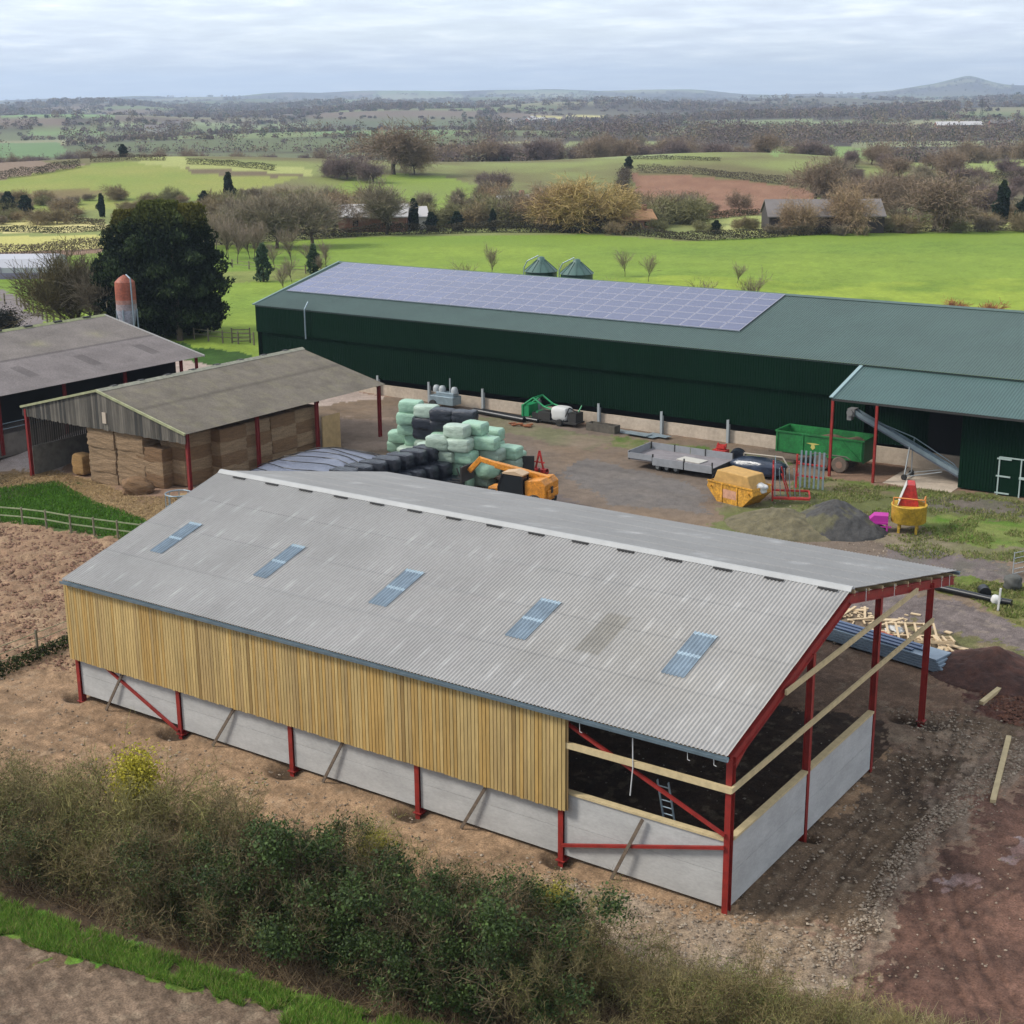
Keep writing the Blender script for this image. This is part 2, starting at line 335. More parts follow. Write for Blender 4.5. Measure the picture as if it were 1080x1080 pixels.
# --- bright grass field behind the green shed and round the dark tree
paint([(-135.41, 63.81),(-171.71, 98.00),(-178.09, 116.92),(-178.26, 128.77),(-172.63, 149.65),(-157.07, 172.85),(-127.31, 197.54),(-104.23, 195.08),(-90.68, 217.38),(-60.51, 243.35),(-29.08, 268.03), (60, 200), (60, 60), (-70, 60), (-77, 59), (-100, 60), (-118, 64), (-170, 60)],
      (140, 162, 62), (120, 146, 56), N3, .02, far=True, lo=.3, hi=.7)
paint([(-89.57, 122.38),(-80.10, 141.03),(-60.93, 148.36),(-29.35, 180.23),(-4.16, 114.93), (40, 70), (-60, 70)], (124, 150, 54), (150, 168, 62), N2, .02, far=True, lo=.2, hi=.6)
paint([(-137.96, 110.62),(-129.14, 123.89),(-128.12, 133.39),(-117.25, 116.56),(-125.94, 100.77)], (142, 150, 80), (120, 130, 66), N2, far=False)
# driveway and concrete yard on the left
paint([(-164.32, 83.46),(-146.92, 83.46),(-134.12, 76.06),(-112.94, 64.80),(-97.10, 56.09), (-92, 56), (-97, 44), (-120, 46), (-119.09, 52.65)], (142, 132, 130), (126, 118, 114), N2, .01)
paint([(-142.29, 71.12),(-139.19, 77.09),(-135.08, 73.48),(-136.31, 66.95)], (120, 130, 70))
paint([(-118.27, 54.38),(-121.31, 63.74),(-116.70, 62.49),(-107.27, 55.06),(-112.80, 50.50)], (90, 112, 52))
paint([(-140, 46), (-62, 46), (-61, 57.6), (-76, 58), (-90, 58.5), (-120, 60)], (190, 172, 160), (176, 158, 146), N2, .008)
paint([(-120, 20), (-66.8, 20.5), (-67.4, 26), (-67.6, 48), (-96, 48), (-120, 48)], (192, 178, 172), (178, 162, 152), N2, .008)
paint([(-76, 57.7), (-104, 58.2), (-112, 66), (-76, 63)], (62, 92, 38), (70, 104, 40), N2)
# --- yard between the sheds
paint([(-66, 44), (-61, 58.6), (-19, 58.6), (-19, 52.8), (20, 53), (20, 20), (-8, 20), (-30, 20), (-48, 20), (-52, 26)], (140, 120, 100), (122, 108, 96), N2, .025)
paint([(-59.60, 49.30),(-55.20, 52.09),(-47.98, 44.92),(-51.09, 39.41)], (158, 138, 122), (140, 122, 106), N2)
paint([(-34.87, 48.13),(-28.43, 47.48),(-22.98, 45.15),(-21.44, 39.56),(-27.94, 39.21),(-34.91, 43.31)], (126, 118, 112), (112, 106, 102), N1)
paint([(-57.37, 56.03),(-37.60, 55.26),(-36.54, 50.82),(-54.56, 52.50)], (144, 126, 110), (120, 118, 90), N2)
paint([(-38.01, 55.38),(-28.33, 55.74),(-21.95, 55.45),(-23.97, 52.86),(-31.35, 52.76),(-36.00, 52.59)], (96, 118, 56), (128, 122, 88), N1)
paint([(-20.07, 51.96),(-10.26, 53.37),(-3.50, 54.52),(-0.11, 41.32),(-4.44, 40.49),(-7.90, 38.23),(-12.60, 41.70),(-16.09, 44.29),(-18.17, 38.08),(-20.04, 36.86),(-21.44, 43.42),(-19.95, 44.39)], (112, 116, 72), (136, 124, 104), N2, .05, lo=.4, hi=.6)
paint([(-18.38, 52.75),(-10.34, 53.60),(-9.53, 51.13),(-15.84, 49.76),(-19.16, 49.88)], (110, 126, 60), (128, 118, 90), N1)
paint([(-10.16, 46.89),(-4.85, 49.11),(-1.98, 48.61),(-1.00, 44.82),(-5.09, 42.58),(-8.11, 43.48)], (98, 132, 48), (122, 132, 72), N1)
paint([(-10.47, 52.14),(-3.32, 53.85),(-2.61, 51.05),(-9.79, 48.38),(-12.99, 48.89)], (128, 118, 108), (112, 108, 94), N1)
paint([(-11.38, 35.96),(-7.63, 40.49),(-3.47, 40.72),(-2.59, 37.77),(-4.57, 36.10),(-9.62, 34.32)], (126, 114, 112), (110, 104, 96), N1)
paint([(-6.86, 35.35),(-1.67, 38.00),(1.49, 35.10),(3.18, 28.51),(-0.64, 31.24),(-2.04, 32.78)], (108, 122, 56), (124, 118, 72), N1, .06)
paint([(-21.90, 35.65),(-11.38, 35.96),(-7.89, 33.93),(-8.38, 31.23),(-14.14, 32.14),(-20.09, 32.36)], (110, 108, 88), (128, 118, 104), N1)
# farm track running past the new barn
paint([(-33.24, 38.51),(-22.38, 36.52),(-6.10, 33.26),(-0.64, 31.24),(2.99, 29.24),(3.93, 25.61),(-0.34, 27.33),(-7.02, 27.86),(-19.24, 30.82),(-28.46, 31.38)], (128, 116, 112), (114, 104, 100), N2, .02)
paint([(-4.60, 29.12),(-0.57, 28.06),(1.39, 27.33),(1.72, 26.16),(-4.00, 27.46)], (112, 112, 72), (128, 112, 88), N1, .05)
# timber and rubbish corner
paint([(-9.12, 28.13),(-5.76, 28.36),(-2.21, 27.58),(-0.75, 24.53),(-4.64, 21.95),(-7.01, 23.22)], (132, 116, 96), (116, 100, 84), N1, .05)
# straw spill, grass and ploughed ground in front of the hay barn
paint([(-72.15, 22.03),(-69.75, 27.43),(-66.42, 28.57),(-61.39, 26.51),(-54.67, 24.04),(-51.73, 23.80),(-53.52, 31.43), (-44, 24), (-44, 15), (-47.13, 19.23),(-49.73, 20.44),(-55.69, 21.78),(-64.28, 25.59),(-68.97, 19.81)], (176, 150, 112), (148, 122, 94), N1, .05)
paint([(-69.85, 20.43),(-67.18, 23.06),(-64.65, 26.05),(-55.93, 21.98),(-49.73, 20.44),(-45.94, 20.01),(-44.01, 16.76),(-60.60, 14.03)], (80, 106, 48), (76, 88, 48), N2, .06)
paint([(-70.76, 21.06),(-67.15, 24.62),(-63.50, 24.97),(-61.98, 22.21),(-64.64, 16.80)], (92, 80, 66), (84, 92, 56), N1, .05)
ip = paint([(-64.69, 15.45),(-57.43, 15.86),(-48.20, 16.91),(-42.92, 17.91), (-31, 14), (-31.5, 1), (-36.56, 0.32),(-37.28, -3.07)], (164, 136, 108), (142, 114, 90), N1, .10)
# --- building site: sandy subsoil
paint([(-38.34, -2.34),(-36.17, 4.00), (-32, 14), (-31, 21), (-8, 21), (1, 21), (1, -9), (-6, -7), (-21, -9.5), (-40, -16)], (174, 143, 112), (152, 124, 97), N2, .035, lo=.3, hi=.7)
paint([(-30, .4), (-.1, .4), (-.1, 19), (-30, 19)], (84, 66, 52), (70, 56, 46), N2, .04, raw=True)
paint([(-8, 16.5), (-1, 16.5), (4, 21), (4, 25), (-12, 26)], (118, 96, 80), (132, 106, 86), N2, .035)
paint([(-6.11, -1.89),(-2.44, -0.84),(0.06, -0.17),(3.41, 0.47),(4.58, -0.57),(4.29, -3.00),(0.31, -4.58),(-4.53, -4.23)], (176, 156, 134), (158, 136, 112), N1, .05)
paint([(-0.04, 0.23),(-0.02, 5.86),(-0.01, 18.11),(4.16, 20.31),(6.06, 17.31),(3.46, 11.77),(2.96, 6.42),(3.55, 0.87),(1.65, 0.23)], (122, 102, 82), (104, 86, 70), N2, .04)
paint([(-2.01, 18.55),(0.70, 18.93),(4.55, 16.30),(4.02, 14.47),(0.00, 14.30)], (136, 112, 94), (150, 130, 110), N1, .04)
paint([(3.39, -0.77),(3.46, 1.45),(2.86, 7.14),(3.00, 10.57),(3.30, 14.48),(3.92, 18.49),(5.10, 18.21),(4.61, 12.53),(3.94, 7.86),(3.89, 4.81),(4.39, 1.43),(4.38, -1.85)], (156, 136, 118), (132, 110, 94), N1, .06, lo=.4, hi=.6)
im = paint([(4.39, -0.10),(4.08, 3.88),(4.16, 7.22),(4.66, 11.24),(6.06, 17.31),(11.13, 5.03),(10.91, -1.59),(6.14, -4.80)], (128, 96, 82), (98, 74, 64), N1, .06)
paint([(-1.84, 25.19),(-0.22, 25.56),(4.48, 23.46),(5.83, 18.18),(2.94, 19.27),(0.48, 20.81)], (100, 66, 56), (84, 56, 48), N1, .10)
puddle = paint([(5.13, 8.50),(5.57, 9.59),(6.41, 9.35),(6.52, 8.34),(6.00, 7.54),(5.43, 7.76)], (158, 142, 142), (130, 104, 98), N1, .0)
puddle2 = paint([(4.43, 5.53),(4.71, 6.08),(5.32, 5.76),(5.26, 5.02),(4.77, 4.83)], (158, 142, 142), (130, 104, 98), N1, .0)
# --- below the hedge: litter, grass verge, stubble
paint([(-46, -9), (-30, -8.2), (-21, -8.0), (-6, -6.5), (3, -5.0), (12, -3.0), (16, -8), (8, -12), (-2, -12), (-12, -13.2), (-22, -14.6), (-46, -19)], (92, 78, 62), (112, 92, 72), N1, .05)
iv = paint([(-22.96, -12.80),(-19.36, -12.52),(-16.94, -12.23),(-13.52, -11.83),(-10.09, -11.29),(-6.97, -10.69),(-3.30, -9.79),(-1.55, -10.46),(-5.49, -13.11),(-9.48, -12.27),(-13.64, -12.81),(-17.65, -13.80),(-20.64, -14.38)], (92, 140, 46), (112, 126, 58), N1, .05)
is_ = paint([(-22.14, -14.72),(-19.76, -14.32),(-17.48, -13.93),(-13.41, -13.01),(-9.84, -12.29),(-6.53, -11.96),(-3.38, -12.16), (0, -30), (-40, -40), (-60, -20)], (132, 112, 94), (108, 90, 76), N2, .04)
far_tree_side = gd < 12
# row lines in the stubble, wheel ruts on the site
st = is_; rowc = (GX[st]*0.35+GY[st]*0.94); k = (0.5+0.5*np.sin(rowc*14.0+N2[st]*3))[:, None]
col[st] *= (0.92+0.12*k)*(.75+.5*fbm(GX[st], GY[st], .22, 3, 91))[:, None]*(.85+.3*fbm(rowc*3, GX[st]*.4, 1.0, 3, 92))[:, None]; GZ[st] += 0.02*k[:, 0]
col[ip] *= (0.78+0.5*fbm(GX[ip], GY[ip], .5, 3, 3))[:, None]; GZ[ip] += 0.26*(fbm(GX[ip], GY[ip], .55, 3, 13)-.5)
sitem = np.nonzero((GX > -42) & (GX < 12) & (GY > -9) & (GY < 30))[0]
for off, ang, ph in ((-3.1, 0.06, 0), (-3.7, .06, 0), (-4.9, 0.03, 2), (-5.5, .03, 2), (-6.4, .09, 4), (-2.2, .02, 1), (-1.5, -.02, 1), (-7.0, .09, 4)):
    yy = off+ang*(GX[sitem]+15)+.25*np.sin(GX[sitem]/4+ph)
    w = np.exp(-((GY[sitem]-yy)/.12)**2)*(GX[sitem] < 1.5)*np.clip(fbm(GX[sitem], GY[sitem], 2.0, 3, 5)*3-.9, 0, 1); col[sitem] *= (1-.26*w)[:, None]; GZ[sitem] -= .04*w
mudm = np.nonzero((gs > 5) & (gd > 28) & (gd < 60) & (GX > .5))[0]
for a0, b0, ang in ((3.2, 0, 1.75), (4.4, 0, 1.75), (6.3, 2, 2.05), (7.5, 2, 2.05), (5.6, 0, 1.35), (2.6, 5, 1.55), (1.3, 5, 1.55)):
    q = (GX[mudm]-a0)*math.sin(ang)-(GY[mudm]-b0)*math.cos(ang)+.35*np.sin(GY[mudm]/3.0)
    w = (np.exp(-(q/.13)**2)+np.exp(-((q-.45)/.1)**2)*.7)*(.3+1.0*fbm(GX[mudm], GY[mudm], .5, 3, 7)); col[mudm] *= np.clip(1-.34*w, .35, 1)[:, None]; GZ[mudm] -= .045*w
# tracks on the farm yard
yd = np.nonzero((GX > -62) & (GX < 10) & (GY > 22) & (GY < 58))[0]
for off in (36.5, 38.4, 47, 49, 43):
    yy = off-.12*(GX[yd]+30)+1.2*np.sin(GX[yd]/9+off)
    w = np.exp(-((GY[yd]-yy)/.45)**2); col[yd] *= (1-.10*w)[:, None]
nearm = gd < 255
col[nearm] *= (0.80+0.40*N1[nearm])[:, None]*(0.86+0.28*N2[nearm])[:, None]
col[~nearm] *= (0.88+0.24*N3[~nearm])[:, None]
fine = fbm(GX, GY, .35, 3, 51)-.5
bare = np.nonzero((gd < 75) & (GX > -62))[0]
f2 = fbm(GX[bare], GY[bare], .16, 2, 61); f3 = fbm(GX[bare], GY[bare], .8, 4, 62); f4 = fbm(GX[bare]*.5+GY[bare]*.15, GY[bare]*1.3, .5, 3, 63)
col[bare] *= ((.72+.56*f2)*(1-.22*np.clip((f3-.54)/.14, 0, 1))*(.82+.36*f4))[:, None]
light = np.clip((fbm(GX[bare], GY[bare], .45, 3, 66)-.64)/.06, 0, 1)*.16; light[np.isin(bare, im)] *= .15; col[bare] = col[bare]*(1-light)[:, None]+np.array(lin((196, 178, 152)))*light[:, None]*(.6+.6*f2)[:, None]
dist = np.hypot(gs, gd)
GZ = GZ+np.where(dist < 130, rough_amp*2.2*fine, 0)
# small holes dug round the column feet, mound of topsoil
for hx, hy, hr in ((-24.6, -.25, .7), (-18.5, -.3, .75), (-12.4, -.3, .7), (-6.1, -.2, .6), (-30.9, -.1, .5), (.2, 5.9, .4), (.3, 17.6, .8), (-.7, 17.4, .6)):
    w = np.exp(-(((GX-hx)**2+((GY-hy)*1.3)**2)/hr**2)**2); GZ -= .28*w; col *= (1-.75*w)[:, None]  # colour darkened as well: shade painted into the holes
puddles = np.concatenate([puddle, puddle2]); GZ[puddles] = 0.0
KAc = KA
ground_mat = mat('soil_and_grass', (0, 0, 0), rough=0.95, attr='Col', nscale=1.6, namt=0.16, nscale2=16, namt2=0.42, bump=0.025, bscale=9, spec=0.15, spread=(.3, .7))
GV = np.stack([GX, GY, GZ], 1)
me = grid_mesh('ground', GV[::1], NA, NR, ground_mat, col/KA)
me.flip_normals() if me.polygons[len(me.polygons)//2].normal.z < 0 else None
tag(link('ground', me), kind='structure')

# the air: far things fade to blue
hz = MB().bb(-16500, 16500, -16500, 16500, -60, 330)
hm = bpy.data.materials.new('haze'); hm.use_nodes = True; hn = hm.node_tree; hn.nodes.clear()
ho = hn.nodes.new('ShaderNodeOutputMaterial'); pv = hn.nodes.new('ShaderNodeVolumePrincipled')
pv.inputs['Density'].default_value = 1.1e-4; pv.inputs['Color'].default_value = (0.64, 0.78, 0.98, 1); pv.inputs['Anisotropy'].default_value = 0.2
hn.links.new(pv.outputs[0], ho.inputs['Volume'])
tag(hz.build('haze', hm), kind='stuff')

# ------------------------------------------------------------------ materials
red_steel = mat('red_oxide_steel', S(154, 40, 32), rough=0.55, nscale=3, namt=.2)
red_dark = mat('old_red_steel', S(140, 36, 34), rough=0.6, nscale=3, namt=.2)
concrete = mat('concrete_panel', S(198, 197, 194), rough=0.85, nscale=.7, namt=.10, nscale2=7, namt2=.07, bump=.004, bscale=20, stretch=(1, 1, 2.5))
timber_new = mat('new_timber', S(214, 192, 146), rough=0.8, nscale=4, namt=.12, stretch=(1, 1, 1))
timber_old = mat('weathered_timber', S(120, 104, 88), rough=0.9, nscale=5, namt=.25)
galv = mat('galvanised_steel', S(158, 176, 186), rough=0.4, nscale=3, namt=.12, metallic=.35)
black_plastic = mat('black_plastic', S(26, 28, 32), rough=0.35)
dark_rubber = mat('tyre_rubber', S(44, 42, 40), rough=0.85, nscale=8, namt=.2)
white_paint = mat('white_paint', S(225, 225, 222), rough=0.6)
glass = mat('dark_glass', S(30, 38, 44), rough=0.08)
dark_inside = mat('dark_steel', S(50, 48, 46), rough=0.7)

# corrugated sheeting; colour attribute carries the stains that belong to the sheets
def corrugated(name, o, ux, uv, L, W, pitch, amp, m, parent, nrows=24, seg=8, color=(.25, .25, .25), cfun=None, trap=False, lap=None):
    o, ux, uv = Vector(o), Vector(ux).normalized(), Vector(uv).normalized(); nrm = ux.cross(uv).normalized()
    if trap:
        base = np.array([0, .5, .62, .88]); hh = np.array([0, 0, 1, 1]); n = int(round(L/pitch))
        us = np.concatenate([(k+base)*pitch for k in range(n)]+[[n*pitch]]); hs = np.concatenate([np.tile(hh, n), [0]])*amp
    else:
        n = int(round(L/pitch)); us = np.linspace(0, n*pitch, n*seg+1); hs = amp*(0.5+0.5*np.cos(us/pitch*2*math.pi))
    vs = np.linspace(0, W, nrows+1)
    if lap: vs = np.sort(np.concatenate([vs]+[[q-.004, q+.004] for q in lap]))
    U, V = np.meshgrid(us, vs); Hh = np.tile(hs, (len(vs), 1))
    if lap:
        for i, q in enumerate(lap): Hh = Hh - (V > q)*0.012
        Hh = Hh + 0.012*len(lap)
    P = np.array(o)+U[..., None]*np.array(ux)+V[..., None]*np.array(uv)+Hh[..., None]*np.array(nrm)
    c = np.tile(np.array(color), (U.size, 1))
    if cfun is not None: c = cfun(U.ravel(), V.ravel(), c)
    me = grid_mesh(name, P.reshape(-1, 3), len(us), len(vs), m, c, smooth=not trap)
    ob = link(name, me, None, parent); return ob

# ------------------------------------------------------------------ new barn
L0, W0, EZ, RY, RZ, BY = -30.5, 17.69, 5.458, 8.943, 8.136, 20.926
barn = empty('new_barn', (0, 0, 0), 0, 'new barn with red steel frame, grey corrugated roof and fresh yellow timber boarding', 'barn')
sl = (RZ-EZ)/(RY+.397); slb = (RZ-EZ)/(BY-RY)
def zf(y): return EZ+sl*(y+.397)
def zb(y): return RZ-slb*(y-RY)
colx = [L0+6.1*k for k in range(6)]
for i, x in enumerate(colx):
    for y in (0, W0):
        top = (zf(0) if y == 0 else zb(W0))-.30
        m = MB(); m.ibeam((x, y, -.5), (x, y, top), .20, .26, .018, upv=(0, 1, 0)); m.bb(x-.17, x+.17, y-.19, y+.19, -.06, -.03)
        m.build('column', red_steel, barn)
    r = MB(); x_ = x
    r.ibeam((x_, -.05, zf(-.05)-.36), (x_, RY, RZ-.36), .17, .36, .02); r.ibeam((x_, RY, RZ-.36), (x_, BY-.35, zb(BY-.35)-.33), .17, .33, .02)
    r.prism([(0.05, zf(0)-.95), (0.05, zf(0)-.5), (1.5, zf(1.5)-.53)], x_-.01, x_+.01, 'x'); r.build('rafter', red_steel, barn)
for x in (L0, 0):
    for y in (5.87, 11.92):
        zt = (zf(y) if y < RY else zb(y))-.5
        m = MB(); m.ibeam((x, y, -.4), (x, y, zt), .2, .22, .016, upv=(1, 0, 0)); m.build('column', red_steel, barn)
# purlins under both slopes
for k in range(8):
    y = -.2+k*1.27; MB().bb(L0-.02, -.08, y-.035, y+.035, zf(y)-.27, zf(y)-.06).build('purlin', timber_new, barn)
for k in range(9):
    y = RY+.45+k*1.38; MB().bb(L0-.02, .02, y-.035, y+.035, zb(y)-.27, zb(y)-.06).build('purlin', timber_new, barn)
roof_mat = mat('fibre_cement_sheet', (.2, .2, .2), rough=.75, attr='Col', nscale=.35, namt=.06, nscale2=5, namt2=.05)
nvy = math.hypot(RY+.397, RZ-EZ); nvb = math.hypot(BY-RY, RZ-EZ)
rr = np.random.RandomState(3)
GREY = np.array(S(173, 170, 166))
streakU = []
for row, v0 in enumerate((1.0, 3.05, 5.2, 7.4)):
    for j in range(29): streakU.append((j*1.04+.55+rr.uniform(-.15, .15)+row*.27, v0+rr.uniform(-.12, .12), rr.uniform(.06, .10), rr.uniform(.28, .5), rr.uniform(.0, 1)))
def front_stain(U, V, c):
    c = c*(0.93+.14*fbm(U, V*.6, 1.6, 4, 5))[:, None]
    sheet = hash2(np.floor(U/1.02), np.floor(V/2.45), 9); c = c*(0.975+.05*sheet)[:, None]
    for u0, v0, w, l, a in streakU:
        g = np.exp(-((U-u0)/w)**2-((V-v0)/l)**2); c = c+g[:, None]*np.array([.10, .10, .098])*(.25+.75*a)
    g = (np.abs(U-23.75) < .5)*(V > 3.1)*(V < 5.5); c = c*(1-.22*g*(.6+.8*fbm(U, V, .5, 2, 4)))[:, None]*np.where(g[:, None] > 0, [1, .98, .93], 1)
    g = np.exp(-((U-26)/6)**2-((V-4)/3)**2)*fbm(U, V, 2, 3, 8); c = c*(1-g[:, None]*np.array([0, .03, .10]))
    return c
corrugated('front_roof_slope', (L0-.08, -.397, EZ), (1, 0, 0), (0, RY+.397, RZ-EZ), 30.66, nvy-.02, .146, .05, roof_mat, barn, 60, 8, GREY, front_stain, lap=(2.45, 4.9, 7.35))
def back_stain(U, V, c):
    c = c*(0.95+.1*fbm(U, V*.6, 1.9, 4, 15))[:, None]
    for k in range(40):
        u0, v0 = (k*1.9) % 30+.4*math.sin(k*3.1), 1.3+3.1*(k % 4)+.3*math.sin(k*5.)
        g = np.exp(-((U-u0)/.22)**2-((V-v0)/.45)**2); c = c+g[:, None]*.07
    return c
corrugated('back_roof_slope', (.08, BY, EZ), (-1, 0, 0), (0, RY-BY, RZ-EZ), 30.66, nvb-.02, .146, .05, roof_mat, barn, 50, 6, GREY, back_stain, lap=(2.45, 4.9, 7.35, 9.8))
cap_mat = mat('ridge_capping', S(184, 184, 182), rough=.7, nscale=2, namt=.06)
m = MB(); t = .22
m.prism([(RY-.21, RZ-.02), (RY-.06, RZ+.11), (RY+.06, RZ+.11), (RY+.21, RZ-.02), (RY+.18, RZ-.05), (RY, RZ+.04), (RY-.18, RZ-.05)], L0-.1, .1, 'x'); m.build('ridge_capping', cap_mat, barn)
for k in range(15):
    x = -29.1+k*2.03; MB().box((x, RY-.33, zf(RY-.33)+.075), (.72, .10, .05)).build('ridge_vent', dark_inside, barn)
rl_mat = mat('rooflight_sheet', S(130, 147, 160), rough=.35, nscale=2.5, namt=.22, stretch=(1, .5, 1), spread=(.3, .7))
rlw_mat = mat('rooflight_lap', S(176, 196, 208), rough=.45, nscale=5, namt=.1)
unit = Vector((0, RY+.397, RZ-EZ)).normalized(); nrm = Vector((0, -unit.z, unit.y))
for x in (-28.35, -22.35, -16.35, -10.1, -3.9):
    kk = round((x-(L0-.08))/.146); x = L0-.08+kk*.146
    y0 = 2.52; v0 = math.hypot(y0+.397, sl*(y0+.397)); ob0 = Vector((x, y0, zf(y0)))+nrm*.045
    n = 5 if x < -20 else 6
    a = corrugated('rooflight', ob0, (1, 0, 0), unit, n*.146, 2.5, .146, .05, rl_mat, barn, 12, 8)
    for dv, l in ((1.12, .16), (2.34, .16)):
        b = corrugated('lap_strip', ob0+unit*dv+nrm*.005, (1, 0, 0), unit, n*.146, l, .146, .05, rlw_mat, a, 2, 8)
# eaves gutters, verge trim
for (yy, zz_) in ((-.46, EZ-.05), (BY+.06, EZ-.05)):
    m = MB(); m.prism([(yy-.085, zz_+.06), (yy-.075, zz_-.05), (yy, zz_-.09), (yy+.075, zz_-.05), (yy+.085, zz_+.06), (yy+.07, zz_+.06), (yy+.06, zz_-.04), (yy, zz_-.07), (yy-.06, zz_-.04), (yy-.07, zz_+.06)], L0-.1, .1, 'x')
    m.build('gutter', mat('gutter_steel', S(124, 142, 152), rough=.35, metallic=.3, nscale=2, namt=.15), barn)
# boarding on the long side
board_mat = mat('fresh_yellow_boarding', (.3, .2, .1), rough=.8, attr='Col', nscale=2.2, namt=.12, nscale2=12, namt2=.08, stretch=(1, 1, .18))
m = MB(); x = L0-.2; rb = random.Random(4); k = 0; group_c = 1.0
while x < -5.86:
    w = .125+rb.uniform(-.004, .004); gx = rb.uniform(.86, 1.08)
    if k % 9 == 0: group_c = rb.uniform(.97, 1.02)
    tone = S(204, 174, 112) if rb.random() < .5 else (S(200, 162, 92) if rb.random() < .6 else S(190, 160, 104))
    if rb.random() < .03: tone = S(158, 128, 74)
    m.cur = tuple(q*gx*group_c for q in tone); z0, z1 = 1.93+rb.uniform(-.02, .02), 5.30
    m.bb(x, x+w, -.30, -.278, z0, z1); m.cur = tuple(q*gx*.9 for q in S(160, 130, 82)); m.bb(x+w*.75, x+w*.75+.12, -.255, -.235, z0+.02, z1)
    x += w+.028; k += 1
m.build('timber_boarding', board_mat, barn)
for z in (2.2, 3.6, 4.95): MB().bb(L0-.1, -5.9, -.233, -.135, z-.05, z+.05).build('sheeting_rail', timber_new, barn)
# boarding on the far gable and the back wall's far end
m = MB(); y = .1
while y < 8.8:
    w = .13; m.cur = S(200, 168, 98); m.bb(L0-.22, L0-.2, y, y+w, 2.5, zf(y)-.1); y += .15
while y < 17.6:
    m.bb(L0-.22, L0-.2, y, y+.13, 2.5, zb(y)-.1); y += .15
m.build('gable_boarding', board_mat, barn)
# precast panels between columns: long side, near gable, far gable, rear
def panel(x0, x1, y0, y1, z0=.17, z1=2.46):
    m = MB(); zm = (z0+z1)/2; m.bb(x0, x1, y0, y1, z0, zm-.006); m.bb(x0, x1, y0, y1, zm+.006, z1); m.build('concrete_panel', concrete, barn)
for i in range(5): panel(colx[i]+.11, colx[i+1]-.11, -.04, .09, .17 if i else .3, 2.1 if i < 4 else 2.46)
for i in range(4): panel(colx[i]+.11, colx[i+1]-.11, W0-.09, W0+.04)
for a, b in ((.14, 5.75), (5.99, 11.80)):
    panel(-.05, .08, a, b); panel(L0-.08, L0+.05, a, b)
panel(L0-.08, L0+.05, 12.05, W0-.15)
m = MB(); m.bb(-6.0, -.12, -.10, .14, 2.462, 2.545); m.build('sheeting_rail', timber_new, barn)
for a, b in ((.14, 5.75), (5.99, 11.80)): MB().bb(-.11, .13, a, b, 2.462, 2.545).build('sheeting_rail', timber_new, barn)
MB().bb(-5.85, .14, -.26, -.135, 4.20, 4.40).build('sheeting_rail', timber_new, barn)
m = MB(); m.bb(.115, .20, -.28, W0+.1, 4.24, 4.42); m.build('sheeting_rail', timber_new, barn)
m = MB(); m.bb(.115, .20, 3.5, 15.6, 6.13, 6.31); m.build('sheeting_rail', timber_new, barn)
# braces
def brace(a, b): MB().beam(a, b, .10, .10).build('wind_brace', red_steel, barn)
brace((-6.0, -.02, 5.0), (-.05, -.17, 2.72)); brace((-6.0, -.17, .58), (-.05, -.17, 2.30)); brace((-30.4, -.05, 2.6), (-24.45, -.17, .1))
for i in (0, 4): brace((colx[i]+.1, 1.0, zf(1.0)-.3), (colx[i+1]-.1, 8.4, zf(8.4)-.3)); brace((colx[i+1]-.1, 1.0, zf(1)-.3), (colx[i]+.1, 8.4, zf(8.4)-.3))
# white ties left hanging at the eaves
for x, l in ((-5.2, .35), (-1.3, .3), (-.4, .25)): MB().path([(x, -.4, 5.35), (x+.02, -.41, 5.35-l), (x+.1, -.4, 5.33-l)], .012, 6).build('cable_tie', white_paint, barn)
for y in (10.2, 13.1, 18.6, 19.6): MB().path([(.12, y, zb(y)-.04), (.13, y, zb(y)-.5)], .014, 6).build('cable_tie', white_paint, barn)
# loose timbers leaning along the long side
names = ['nearest the far left corner', 'second from the far left corner', 'in the middle of the boarded wall', 'fourth from the far left corner', 'in the open bay']
for i, (xt, xb) in enumerate(((-27.55, -28.7), (-21.1, -22.4), (-15.55, -16.6), (-9.05, -10.15), (-2.95, -4.0))):
    top = 2.0 if i < 4 else 2.4
    o = MB().beam((0, 0, 0), (xt-xb, .16, top), .11, .05, (0, 1, 0)).build('timber_prop', timber_old)
    o.location = (xb, -.27 if i < 4 else -.33, .02)
    tag(o, 'brown timber batten leaning on the grey concrete panels, '+names[i], 'timber prop', 'timber battens leaning on the barn panels')
o = MB().path([(0, 0, 0), (.02, .01, -1.0), (-.06, 0, -2.0)], .022, 6).build('hanging_strap', white_paint); o.location = (-3.3, -.28, 5.2)
tag(o, 'long white strap hanging from the eaves in the open bay', 'strap')
lad = empty('ladder', (-2.45, 1.35, 0), 0, 'grey aluminium ladder leaning on the concrete panel inside the open bay', 'ladder')
m = MB(); 
for sx in (-.2, .2): m.beam((sx, 0, 0), (sx, -1.15, 3.75), .03, .07, (0, 1, 0))
m.build('stile', galv, lad)
for k in range(13): t = (k+.6)/13.4; MB().tube((-.2, -1.15*t, 3.75*t), (.2, -1.15*t, 3.75*t), .022, n=6).build('rung', galv, lad)

